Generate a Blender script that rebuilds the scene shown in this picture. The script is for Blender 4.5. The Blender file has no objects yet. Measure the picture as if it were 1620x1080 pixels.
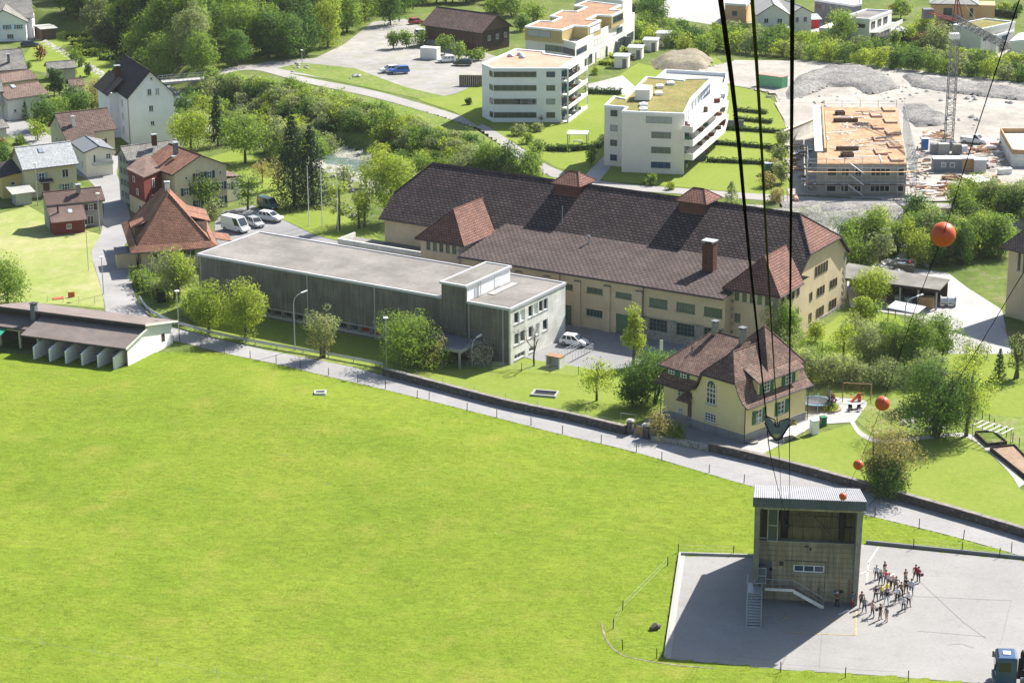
import bpy,bmesh,math,random
import numpy as np
from mathutils import Vector,Matrix
from mathutils.geometry import tessellate_polygon
# ---------------------------------------------------------------- camera,sky,sun,exposure
scene = bpy.context.scene
F_PX,CAM_H,HORIZON = 3500.0,95.0,-580.0
PITCH = math.atan((540-HORIZON)/F_PX)
ROLL = math.radians(.3)
cam_data = bpy.data.cameras.new('camera')
cam = bpy.data.objects.new('camera',cam_data)
scene.collection.objects.link(cam)
scene.camera = cam
cam_data.sensor_width = 36.0
cam_data.lens = 36.0*F_PX/1620.0
cam_data.clip_start = .5
cam_data.clip_end = 4000.0
_fw = Vector((0,math.cos(PITCH),-math.sin(PITCH)))
_u0 = Vector((0,math.sin(PITCH),math.cos(PITCH)))
_r0 = Vector((1,0,0))
_r = _r0*math.cos(ROLL)-_u0*math.sin(ROLL)
_u = _u0*math.cos(ROLL)+_r0*math.sin(ROLL)
cam.matrix_world = Matrix((( _r.x,_u.x,-_fw.x,0),(_r.y,_u.y,-_fw.y,0),(_r.z,_u.z,-_fw.z,CAM_H),(0,0,0,1)))
SUN_AZ = math.radians(46.0)      # clockwise from +Y
SUN_EL = math.radians(43.5)
to_sun = Vector((math.sin(SUN_AZ)*math.cos(SUN_EL),math.cos(SUN_AZ)*math.cos(SUN_EL),math.sin(SUN_EL)))
world = bpy.data.worlds.new('World')
scene.world = world
world.use_nodes = True
wn = world.node_tree.nodes
wl = world.node_tree.links
wn.clear()
w_out = wn.new('ShaderNodeOutputWorld')
w_bg = wn.new('ShaderNodeBackground')
w_sky = wn.new('ShaderNodeTexSky')
w_sky.sky_type = 'NISHITA'
w_sky.sun_disc = False
w_sky.sun_elevation = SUN_EL
w_sky.sun_rotation = SUN_AZ
w_sky.air_density = 1.2
w_sky.dust_density = 1.5
w_bg.inputs['Strength'].default_value = .072
wl.new(w_sky.outputs[0],w_bg.inputs[0])
wl.new(w_bg.outputs[0],w_out.inputs[0])
sun_data = bpy.data.lights.new('sun', 'SUN')
sun_data.energy = 5.0
sun_data.angle = math.radians(.53)
sun_data.color = (1.0,.95,.87)
sun = bpy.data.objects.new('sun',sun_data)
scene.collection.objects.link(sun)
sun.rotation_euler = to_sun.to_track_quat('Z', 'Y').to_euler()
scene.view_settings.view_transform = 'Standard'
scene.view_settings.look = 'None'
scene.view_settings.exposure = 1.18
scene.view_settings.gamma = 1.0
scene.view_settings.use_curve_mapping = False
scene.render.engine = 'CYCLES'
scene.cycles.max_bounces = 6
scene.cycles.transparent_max_bounces = 8
scene.cycles.use_denoising = True
rng = random.Random(7)
nrng = np.random.RandomState(5)
COL = scene.collection
def P(px,py,z=.0):
 """point at height z seen at this place of the 1620 x 1080 photograph"""
 d = _fw+_r*((px-810.0)/F_PX)-_u*((py-540.0)/F_PX)
 t = (z-CAM_H)/d.z
 return Vector((d.x*t,d.y*t,z))
def PD(px,py,depth):
 return Vector((0,0,CAM_H))+(_fw+_r*((px-810.0)/F_PX)-_u*((py-540.0)/F_PX))*depth
# ---------------------------------------------------------------- materials
MATS = {}
def nt(name,rough=.8,spec=.3,metal=.0):
 m = bpy.data.materials.new(name)
 m.use_nodes = True
 n = m.node_tree.nodes
 b = n['Principled BSDF']
 b.inputs['Roughness'].default_value = rough
 b.inputs['Specular IOR Level'].default_value = spec
 b.inputs['Metallic'].default_value = metal
 return m,n,m.node_tree.links,b
def rgba(c,k=1.0):
 return (max(0,min(1,c[0]*k)),max(0,min(1,c[1]*k)),max(0,min(1,c[2]*k)),1)
def noise(n,l,scale,detail=4,rough=.6,src=None,stretch=None,w=None):
 t = n.new('ShaderNodeTexNoise')
 t.inputs['Scale'].default_value = scale
 t.inputs['Detail'].default_value = detail
 t.inputs['Roughness'].default_value = rough
 if src is None:
  c = n.new('ShaderNodeTexCoord')
  src = c.outputs['Object']
 if stretch:
  mp = n.new('ShaderNodeMapping')
  mp.inputs['Scale'].default_value = stretch
  l.new(src,mp.inputs[0])
  src = mp.outputs[0]
 l.new(src,t.inputs['Vector'])
 return t
def ramp(n,l,fac,stops):
 r = n.new('ShaderNodeValToRGB')
 e = r.color_ramp.elements
 e[0].position,e[0].color = stops[0]
 e[1].position,e[1].color = stops[-1]
 for p,c in stops[1:-1]:
  x = e.new(p)
  x.color = c
 l.new(fac,r.inputs[0])
 return r
def mixc(n,l,fac,a,b,mode='MIX'):
 m = n.new('ShaderNodeMix')
 m.data_type = 'RGBA'
 m.blend_type = mode
 for s,v in ((m.inputs[0],fac),(m.inputs[6],a),(m.inputs[7],b)):
  if hasattr(v, 'is_output'):
   l.new(v,s)
  else:
   s.default_value = v
 return m.outputs[2]
def bump(n,l,b,h,strength=.5,dist=.05):
 x = n.new('ShaderNodeBump')
 x.inputs['Strength'].default_value = strength
 x.inputs['Distance'].default_value = dist
 l.new(h,x.inputs['Height'])
 l.new(x.outputs[0],b.inputs['Normal'])
def plain(name,c,rough=.8,var=.12,scale=1.5,metal=.0,spec=.3,bmp=.0,stretch=None,fine=.0):
 """one colour with soft wear"""
 if name in MATS:
  return MATS[name]
 m,n,l,b = nt(name,rough,spec,metal)
 if var:
  t = noise(n,l,scale,5,.65,stretch=stretch)
  r = ramp(n,l,t.outputs[0],[(.3,rgba(c,1-var)),(.7,rgba(c,1+var))])
  o = r.outputs[0]
  if fine:
   t2 = noise(n,l,scale*9,3,.6)
   r2 = ramp(n,l,t2.outputs[0],[(.3,(1-fine,)*3+(1,)),(.7,(1+fine,)*3+(1,))])
   o = mixc(n,l,1.0,o,r2.outputs[0], 'MULTIPLY')
  l.new(o,b.inputs['Base Color'])
  if bmp:
   bump(n,l,b,t.outputs[0],bmp,.05)
 else:
  b.inputs['Base Color'].default_value = rgba(c)
 MATS[name] = m
 return m
def tiles(name,c1,c2,w=.35,h=.32,gap=.035,blotch=.35,lichen=None,bm=.6,cgap=None):
 """roof tiles laid in courses (UV is metric: v runs up the slope)"""
 if name in MATS:
  return MATS[name]
 m,n,l,b = nt(name,.85,.2)
 uv = n.new('ShaderNodeUVMap')
 br = n.new('ShaderNodeTexBrick')
 br.inputs['Scale'].default_value = 1.0
 br.inputs['Brick Width'].default_value = w
 br.inputs['Row Height'].default_value = h
 br.inputs['Mortar Size'].default_value = gap
 br.inputs['Mortar Smooth'].default_value = .3
 br.inputs['Bias'].default_value = .0
 br.inputs['Color1'].default_value = rgba(c1)
 br.inputs['Color2'].default_value = rgba(c2)
 cm = tuple(.25*v for v in c1) if cgap is None else cgap
 br.inputs['Mortar'].default_value = rgba(cm)
 l.new(uv.outputs[0],br.inputs['Vector'])
 t = noise(n,l,.35,5,.7)
 r = ramp(n,l,t.outputs[0],[(.3,(1-blotch,)*3+(1,)),(.72,(1+blotch,)*3+(1,))])
 o = mixc(n,l,1.0,br.outputs[0],r.outputs[0], 'MULTIPLY')
 t3 = noise(n,l,2.6,3,.7)
 r3 = ramp(n,l,t3.outputs[0],[(.32,(.72,)*3+(1,)),(.68,(1.25,)*3+(1,))])
 o = mixc(n,l,.8,o,r3.outputs[0], 'MULTIPLY')
 if lichen:
  t2 = noise(n,l,1.1,6,.75)
  r2 = ramp(n,l,t2.outputs[0],[(.55,(0,0,0,1)),(.72,(1,1,1,1))])
  o = mixc(n,l,r2.outputs[0],o,rgba(lichen))
 l.new(o,b.inputs['Base Color'])
 inv = n.new('ShaderNodeMath')
 inv.operation = 'SUBTRACT'
 inv.inputs[0].default_value = 1.0
 l.new(br.outputs['Fac'],inv.inputs[1])
 bump(n,l,b,inv.outputs[0],bm,.06)
 MATS[name] = m
 return m
def stained(name,c,streak=.35,dark=None,boards=None,rough=.9,blotch=.25):
 """plaster or concrete with run-down streaks; boards = pitch of formwork joints"""
 if name in MATS:
  return MATS[name]
 m,n,l,b = nt(name,rough,.2)
 t = noise(n,l,1.0,6,.7,stretch=(3.2,3.2,.22))
 r = ramp(n,l,t.outputs[0],[(.3,rgba(dark) if dark else rgba(c,1-streak)),(.62,rgba(c)),(.8,rgba(c,1+streak*.4))])
 t2 = noise(n,l,.35,5,.6)
 r2 = ramp(n,l,t2.outputs[0],[(.3,(1-blotch,)*3+(1,)),(.7,(1+blotch*.6,)*3+(1,))])
 o = mixc(n,l,1.0,r.outputs[0],r2.outputs[0], 'MULTIPLY')
 if boards:
  uv = n.new('ShaderNodeUVMap')
  br = n.new('ShaderNodeTexBrick')
  br.offset = .0
  br.inputs['Scale'].default_value = 1.0
  br.inputs['Brick Width'].default_value = boards[0]
  br.inputs['Row Height'].default_value = boards[1]
  br.inputs['Mortar Size'].default_value = .045 if boards[0] > 20 else .014
  br.inputs['Color1'].default_value = (.93,.93,.93,1)
  br.inputs['Color2'].default_value = (1.05,1.05,1.05,1)
  br.inputs['Mortar'].default_value = (.72,.72,.72,1) if boards[0] > 20 else (.86,.86,.86,1)
  l.new(uv.outputs[0],br.inputs['Vector'])
  o = mixc(n,l,1.0,o,br.outputs[0], 'MULTIPLY')
 l.new(o,b.inputs['Base Color'])
 bump(n,l,b,t.outputs[0],.25,.03)
 MATS[name] = m
 return m
def stones(name,cs,scale=2.2,mortar=(.35,.33,.3),bm=1.0):
 """rubble masonry or loose stones"""
 if name in MATS:
  return MATS[name]
 m,n,l,b = nt(name,.95,.1)
 c = n.new('ShaderNodeTexCoord')
 v = n.new('ShaderNodeTexVoronoi')
 v.inputs['Scale'].default_value = scale
 l.new(c.outputs['Object'],v.inputs['Vector'])
 r = ramp(n,l,v.outputs['Color'],[(.0,rgba(cs[0])),(.5,rgba(cs[1])),(1.0,rgba(cs[2]))])
 sp = n.new('ShaderNodeSeparateColor')
 l.new(v.outputs['Color'],sp.inputs[0])
 l.new(sp.outputs[0],r.inputs[0])
 v2 = n.new('ShaderNodeTexVoronoi')
 v2.feature = 'DISTANCE_TO_EDGE'
 v2.inputs['Scale'].default_value = scale
 l.new(c.outputs['Object'],v2.inputs['Vector'])
 r2 = ramp(n,l,v2.outputs['Distance'],[(.02,(0,0,0,1)),(.09,(1,1,1,1))])
 o = mixc(n,l,r2.outputs[0],rgba(mortar),r.outputs[0])
 l.new(o,b.inputs['Base Color'])
 bump(n,l,b,r2.outputs[0],bm,.08)
 MATS[name] = m
 return m
def ground_mat(name,c,c2,c3=None,s1=.12,s2=1.6,s3=7.0,amt=.5,flowers=None,bmp=.6,stretch=None,bd=.12):
 """grass, soil or gravel: large patches, clumps and fine grain"""
 if name in MATS:
  return MATS[name]
 m,n,l,b = nt(name,1.0,.05)
 t1 = noise(n,l,s1,5,.65)
 r1 = ramp(n,l,t1.outputs[0],[(.35,rgba(c)),(.65,rgba(c2))])
 t2 = noise(n,l,s2,6,.75,stretch=stretch)
 r2 = ramp(n,l,t2.outputs[0],[(.28,(1-amt,)*3+(1,)),(.72,(1+amt,)*3+(1,))])
 o = mixc(n,l,1.0,r1.outputs[0],r2.outputs[0], 'MULTIPLY')
 if c3:
  t3 = noise(n,l,s1*3.3,6,.7)
  r3 = ramp(n,l,t3.outputs[0],[(.52,(0,0,0,1)),(.72,(1,1,1,1))])
  o = mixc(n,l,r3.outputs[0],o,rgba(c3))
 t4 = noise(n,l,s3,3,.7)
 r4 = ramp(n,l,t4.outputs[0],[(.3,(1-amt*.9,)*3+(1,)),(.7,(1+amt*.9,)*3+(1,))])
 o = mixc(n,l,1.0,o,r4.outputs[0], 'MULTIPLY')
 if flowers:
  t5 = noise(n,l,.9,5,.7,stretch=(.7,1.3,1))
  r5 = ramp(n,l,t5.outputs[0],[(.66,(0,0,0,1)),(.7,(1,1,1,1))])
  o = mixc(n,l,r5.outputs[0],o,rgba(flowers))
 l.new(o,b.inputs['Base Color'])
 bump(n,l,b,t2.outputs[0],bmp,bd)
 MATS[name] = m
 return m
def asphalt(name,c,seams=True,blot=.16):
 if name in MATS:
  return MATS[name]
 m,n,l,b = nt(name,.9,.15)
 t1 = noise(n,l,.09,6,.7)
 r1 = ramp(n,l,t1.outputs[0],[(.3,rgba(c,1-blot)),(.7,rgba(c,1+blot))])
 t2 = noise(n,l,3.0,4,.7)
 r2 = ramp(n,l,t2.outputs[0],[(.3,(.9,)*3+(1,)),(.7,(1.08,)*3+(1,))])
 o = mixc(n,l,1.0,r1.outputs[0],r2.outputs[0], 'MULTIPLY')
 t9 = noise(n,l,.55,6,.75)
 r9 = ramp(n,l,t9.outputs[0],[(.56,(1,)*3+(1,)),(.70,(.86,)*3+(1,))])
 o = mixc(n,l,1.0,o,r9.outputs[0], 'MULTIPLY')
 if seams:
  c_ = n.new('ShaderNodeTexCoord')
  v = n.new('ShaderNodeTexVoronoi')
  v.feature = 'DISTANCE_TO_EDGE'
  v.inputs['Scale'].default_value = .085
  l.new(c_.outputs['Object'],v.inputs['Vector'])
  r3 = ramp(n,l,v.outputs['Distance'],[(.004,(.72,)*3+(1,)),(.009,(1,)*3+(1,))])
  o = mixc(n,l,1.0,o,r3.outputs[0], 'MULTIPLY')
 l.new(o,b.inputs['Base Color'])
 MATS[name] = m
 return m
def leafmat(name,c,c2,trans=.35,dark=.55):
 if name in MATS:
  return MATS[name]
 m,n,l,b = nt(name,.75,.15)
 oi = n.new('ShaderNodeObjectInfo')
 t = noise(n,l,.55,3,.6)
 ad = n.new('ShaderNodeMath')
 ad.operation = 'MULTIPLY_ADD'
 l.new(oi.outputs['Random'],ad.inputs[0])
 ad.inputs[1].default_value = .3
 l.new(t.outputs[0],ad.inputs[2])
 r = ramp(n,l,ad.outputs[0],[(.4,rgba(c)),(.9,rgba(c2))])
 t2 = noise(n,l,3.5,2,.6)
 r2 = ramp(n,l,t2.outputs[0],[(.3,(dark,)*3+(1,)),(.7,(1.35,)*3+(1,))])
 o = mixc(n,l,1.0,r.outputs[0],r2.outputs[0], 'MULTIPLY')
 l.new(o,b.inputs['Base Color'])
 tr = n.new('ShaderNodeBsdfTranslucent')
 tc = mixc(n,l,1.0,o,(1.15,1.2,.6,1), 'MULTIPLY')
 l.new(tc,tr.inputs[0])
 mx = n.new('ShaderNodeMixShader')
 mx.inputs[0].default_value = trans
 l.new(b.outputs[0],mx.inputs[1])
 l.new(tr.outputs[0],mx.inputs[2])
 l.new(mx.outputs[0],n['Material Output'].inputs[0])
 MATS[name] = m
 return m
def glassy(name,c,rough=.08,spec=.6):
 """window seen from outside in daylight: dark room behind a reflecting pane"""
 if name in MATS:
  return MATS[name]
 m,n,l,b = nt(name,rough,spec)
 oi = n.new('ShaderNodeObjectInfo')
 r = ramp(n,l,oi.outputs['Random'],[(.0,rgba(c,.6)),(1.0,rgba(c,1.6))])
 l.new(r.outputs[0],b.inputs['Base Color'])
 MATS[name] = m
 return m
# ---------------------------------------------------------------- mesh helpers
class MB:
 def __init__(self):
  self.v,self.f,self.m = [],[],[]
 def poly(self,pts,mi=0):
  b = len(self.v)
  self.v += [tuple(p) for p in pts]
  self.f.append(tuple(range(b,b+len(pts))))
  self.m.append(mi)
 def box(self,x0,y0,z0,x1,y1,z1,mi=0):
  b = len(self.v)
  self.v += [(x0,y0,z0),(x1,y0,z0),(x1,y1,z0),(x0,y1,z0),(x0,y0,z1),(x1,y0,z1),(x1,y1,z1),(x0,y1,z1)]
  for q in ((0,3,2,1),(4,5,6,7),(0,1,5,4),(1,2,6,5),(2,3,7,6),(3,0,4,7)):
   self.f.append(tuple(b+i for i in q))
   self.m.append(mi)
  return self
 def prism(self,pts,z0,z1,mi=0):
  """vertical prism over a 2-D outline; counter-clockwise outline gives outward faces"""
  a = sum(pts[i][0]*pts[(i+1) % len(pts)][1]-pts[(i+1) % len(pts)][0]*pts[i][1] for i in range(len(pts)))
  if a < 0:
   pts = pts[::-1]
  b = len(self.v)
  n = len(pts)
  self.v += [(p[0],p[1],z0) for p in pts]+[(p[0],p[1],z1) for p in pts]
  self.f.append(tuple(b+i for i in reversed(range(n))))
  self.f.append(tuple(b+n+i for i in range(n)))
  self.m += [mi,mi]
  for i in range(n):
   j = (i+1) % n
   self.f.append((b+i,b+j,b+n+j,b+n+i))
   self.m.append(mi)
  return self
 def slab(self,pts,t,mi=0):
  """polygon with thickness t upwards (roof plane)"""
  q = []
  for p in pts:
   if not q or (Vector(p)-Vector(q[-1])).length > 1e-4:
    q.append(p)
  if (Vector(q[0])-Vector(q[-1])).length < 1e-4:
   q.pop()
  pts = q
  n = len(pts)
  if n < 3:
   return self
  nz = sum(pts[i][0]*pts[(i+1) % n][1]-pts[(i+1) % n][0]*pts[i][1] for i in range(n))
  if nz < 0:
   pts = pts[::-1]
  b = len(self.v)
  self.v += [tuple(p) for p in pts]+[(p[0],p[1],p[2]+t) for p in pts]
  self.f.append(tuple(b+i for i in reversed(range(n))))
  self.f.append(tuple(b+n+i for i in range(n)))
  self.m += [mi,mi]
  for i in range(n):
   j = (i+1) % n
   self.f.append((b+i,b+j,b+n+j,b+n+i))
   self.m.append(mi)
  return self
 def tube(self,pts,r,n=6,mi=0,caps=True):
  """r: a number or one radius per point"""
  pts = [Vector(p) for p in pts]
  rs = [r]*len(pts) if not hasattr(r, '__len__') else r
  rings = []
  for i,p in enumerate(pts):
   d = (pts[min(i+1,len(pts)-1)]-pts[max(i-1,0)]).normalized()
   a = d.orthogonal().normalized() if i == 0 else (prev-d*prev.dot(d)).normalized()
   prev = a
   c = d.cross(a)
   b = len(self.v)
   for k in range(n):
    t = 2*math.pi*k/n
    self.v.append(tuple(p+(a*math.cos(t)+c*math.sin(t))*rs[i]))
   rings.append(b)
  for i in range(len(rings)-1):
   for k in range(n):
    k2 = (k+1) % n
    self.f.append((rings[i]+k,rings[i]+k2,rings[i+1]+k2,rings[i+1]+k))
    self.m.append(mi)
  if caps:
   self.f.append(tuple(rings[0]+k for k in reversed(range(n))))
   self.f.append(tuple(rings[-1]+k for k in range(n)))
   self.m += [mi,mi]
  return self
 def bar(self,a,b_,w=.05,mi=0):
  return self.tube([a,b_],w*.7,4,mi)
 def sphere(self,c,r,nu=16,nv=10,sz=1.0,mi=0):
  b = len(self.v)
  for i in range(nv+1):
   ph = math.pi*i/nv
   for j in range(nu):
    th = 2*math.pi*j/nu
    self.v.append((c[0]+r*math.sin(ph)*math.cos(th),c[1]+r*math.sin(ph)*math.sin(th),c[2]+r*sz*math.cos(ph)))
  for i in range(nv):
   for j in range(nu):
    j2 = (j+1) % nu
    self.f.append((b+i*nu+j,b+(i+1)*nu+j,b+(i+1)*nu+j2,b+i*nu+j2))
    self.m.append(mi)
  return self
 def mesh(self,name,mats,smooth=False):
  me = bpy.data.meshes.new(name)
  me.from_pydata(self.v,[],self.f)
  if not isinstance(mats,(list,tuple)):
   mats = [mats]
  for x in mats:
   me.materials.append(x)
  if any(self.m):
   me.polygons.foreach_set('material_index',self.m)
  metric_uv(me)
  if smooth:
   me.polygons.foreach_set('use_smooth',[True]*len(self.f))
  me.update()
  return me
 def build(self,name,mats,parent=None,smooth=False,loc=None,rz=.0):
  o = bpy.data.objects.new(name,self.mesh(name,mats,smooth))
  COL.objects.link(o)
  if parent:
   o.parent = parent
  if loc is not None:
   o.location = loc
  o.rotation_euler.z = rz
  return o
def metric_uv(me):
 uvl = me.uv_layers.new(name='UVMap')
 co = np.empty(len(me.vertices)*3)
 me.vertices.foreach_get('co',co)
 co = co.reshape(-1,3)
 li = np.empty(len(me.loops),dtype=np.int32)
 me.loops.foreach_get('vertex_index',li)
 nrm = np.empty(len(me.polygons)*3)
 me.polygons.foreach_get('normal',nrm)
 nrm = nrm.reshape(-1,3)
 tot = np.empty(len(me.polygons),dtype=np.int32)
 me.polygons.foreach_get('loop_total',tot)
 ln = np.repeat(nrm,tot,axis=0)
 u = np.stack([-ln[:,1],ln[:,0],np.zeros(len(ln))],1)
 L = np.linalg.norm(u,axis=1)
 flat = L < .02
 u[flat] = (1,0,0)
 L[flat] = 1
 u /= L[:,None]
 v = np.cross(ln,u)
 p = co[li]
 uv = np.stack([(p*u).sum(1),(p*v).sum(1)],1)
 uvl.data.foreach_set('uv',uv.astype(np.float32).ravel())
def tag(o,label=None,cat=None,group=None,kind=None):
 if label:
  o['label'] = label
 if cat:
  o['category'] = cat
 if group:
  o['group'] = group
 if kind:
  o['kind'] = kind
 return o
def thing(name,label,cat,loc=(0,0,0),az=.0,group=None):
 o = bpy.data.objects.new(name,None)
 COL.objects.link(o)
 o.location = loc
 o.rotation_euler.z = az
 o.empty_display_size = .5
 return tag(o,label,cat,group)
def inst(name,me,parent=None,loc=(0,0,0),rz=.0,sc=None):
 o = bpy.data.objects.new(name,me)
 COL.objects.link(o)
 if parent:
  o.parent = parent
 o.location = loc
 o.rotation_euler.z = rz
 if sc:
  o.scale = sc
 return o
def dup(root,loc,rz=None,label=None,group=None):
 r = root.copy()
 COL.objects.link(r)
 r.location = loc
 if rz is not None:
  r.rotation_euler.z = rz
 if label:
  r['label'] = label
 if group:
  r['group'] = group
 for ch in list(root.children):
  c = ch.copy()
  COL.objects.link(c)
  c.parent = r
  for g in list(ch.children):
   d = g.copy()
   COL.objects.link(d)
   d.parent = c
 return r
# ---------------------------------------------------------------- terrain height
RIVER = [P(-60,20,-3),P(120,75,-3),P(235,135,-3),P(300,178,-3),P(430,226,-3),P(560,262,-3),P(700,318,-3),P(860,352,-3),P(1100,374,-3),P(1300,384,-3),P(1480,392,-3),P(1720,402,-3)]
RIVER_HALF = [8,8,9,9,10,11,10,9,9,10,10,10]
def river_dist(x,y):
 """signed: metres outside the river bed's flat bottom, negative within"""
 x = np.asarray(x,float)
 y = np.asarray(y,float)
 best = np.full(x.shape,1e9)
 for i in range(len(RIVER)-1):
  a,b = RIVER[i],RIVER[i+1]
  dx,dy = b.x-a.x,b.y-a.y
  t = np.clip(((x-a.x)*dx+(y-a.y)*dy)/(dx*dx+dy*dy),0,1)
  w = RIVER_HALF[i]*(1-t)+RIVER_HALF[i+1]*t
  d = np.hypot(x-a.x-t*dx,y-a.y-t*dy)-w*.55
  best = np.minimum(best,d)
 return best
def hz(x,y):
 d = river_dist(x,y)
 t = np.clip(d/6.0,0,1)
 t = t*t*(3-2*t)
 return -3.2*(1-t)
def hz1(x,y):
 return float(hz(np.array([x]),np.array([y]))[0])
# ---------------------------------------------------------------- thin valley haze
def add_haze():
 mb = bpy.data.meshes.new('haze')
 v = [(x,y,z) for z in (-8,97) for x,y in ((-420,-10),(420,-10),(420,1050),(-420,1050))]
 mb.from_pydata(v,[],[(0,3,2,1),(4,5,6,7),(0,1,5,4),(1,2,6,5),(2,3,7,6),(3,0,4,7)])
 m = bpy.data.materials.new('haze')
 m.use_nodes = True
 m.node_tree.nodes.clear()
 o = m.node_tree.nodes.new('ShaderNodeOutputMaterial')
 pv = m.node_tree.nodes.new('ShaderNodeVolumePrincipled')
 pv.inputs['Color'].default_value = (.9,.94,1.0,1)
 pv.inputs['Density'].default_value = .00004
 pv.inputs['Anisotropy'].default_value = .2
 m.node_tree.links.new(pv.outputs[0],o.inputs['Volume'])
 mb.materials.append(m)
 ob = bpy.data.objects.new('haze',mb)
 COL.objects.link(ob)
 ob['kind'] = 'stuff'
add_haze()
# ---------------------------------------------------------------- building helpers
def facade(mb,p0,ux,nrm,W,H,ops,rec,mi=0):
 """wall face with real openings; ops = (x, z, w, h)"""
 p0,ux,nrm = Vector(p0),Vector(ux),Vector(nrm)
 up = Vector((0,0,1))
 xs = sorted({.0,W} | {o[0] for o in ops} | {o[0]+o[2] for o in ops})
 zs = sorted({.0,H} | {o[1] for o in ops} | {o[1]+o[3] for o in ops})
 pt = lambda x,z,d=0: p0+ux*x+up*z-nrm*d
 flip = ux.cross(up).dot(nrm) < 0
 def quad(a,b,c,d):
  mb.poly([a,b,c,d] if not flip else [d,c,b,a],mi)
 for i in range(len(xs)-1):
  for k in range(len(zs)-1):
   cx,cz = (xs[i]+xs[i+1])/2,(zs[k]+zs[k+1])/2
   if any(o[0] < cx < o[0]+o[2] and o[1] < cz < o[1]+o[3] for o in ops):
    continue
   quad(pt(xs[i],zs[k]),pt(xs[i+1],zs[k]),pt(xs[i+1],zs[k+1]),pt(xs[i],zs[k+1]))
 for o in ops:
  x0,z0,x1,z1 = o[0],o[1],o[0]+o[2],o[1]+o[3]
  for (a,b) in (((x0,z0),(x0,z1)),((x0,z1),(x1,z1)),((x1,z1),(x1,z0)),((x1,z0),(x0,z0))):
   quad(pt(*a),pt(*b),pt(*b,rec),pt(*a,rec))
_WC = {}
def win_meshes(w,h,nx,nz,fm,pm,fw):
 k = (round(w,2),round(h,2),nx,nz,fm.name,pm.name,fw)
 if k in _WC:
  return _WC[k]
 f = MB()
 f.box(0,-.04,0,fw,.04,h)
 f.box(w-fw,-.04,0,w,.04,h)
 f.box(fw,-.04,0,w-fw,.04,fw)
 f.box(fw,-.04,h-fw,w-fw,.04,h)
 for i in range(1,nx):
  x = w*i/nx
  f.box(x-fw*.4,-.035,fw,x+fw*.4,.035,h-fw)
 for i in range(1,nz):
  z = h*i/nz
  f.box(fw,-.03,z-fw*.35,w-fw,.03,z+fw*.35)
 p = MB()
 p.box(.01,.005,.01,w-.01,.02,h-.01)
 _WC[k] = (f.mesh('window_frame',fm),p.mesh('window_pane',pm))
 return _WC[k]
_BC = {}
def boxmesh(name,w,d,h,m):
 k = (name,round(w,2),round(d,2),round(h,2),m.name)
 if k not in _BC:
  _BC[k] = MB().box(0,0,0,w,d,h).mesh(name,m)
 return _BC[k]
def shutter_mesh(w,h,m):
 k = ('shutter',round(w,2),round(h,2),m.name)
 if k not in _BC:
  b = MB()
  b.box(0,-.05,0,w,.0,h)
  n = max(3,int(h/.16))
  for i in range(n):
   b.box(.05,-.075,h*(i+.2)/n,w-.05,-.05,h*(i+.75)/n)
  _BC[k] = b.mesh('shutter',m)
 return _BC[k]
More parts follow.
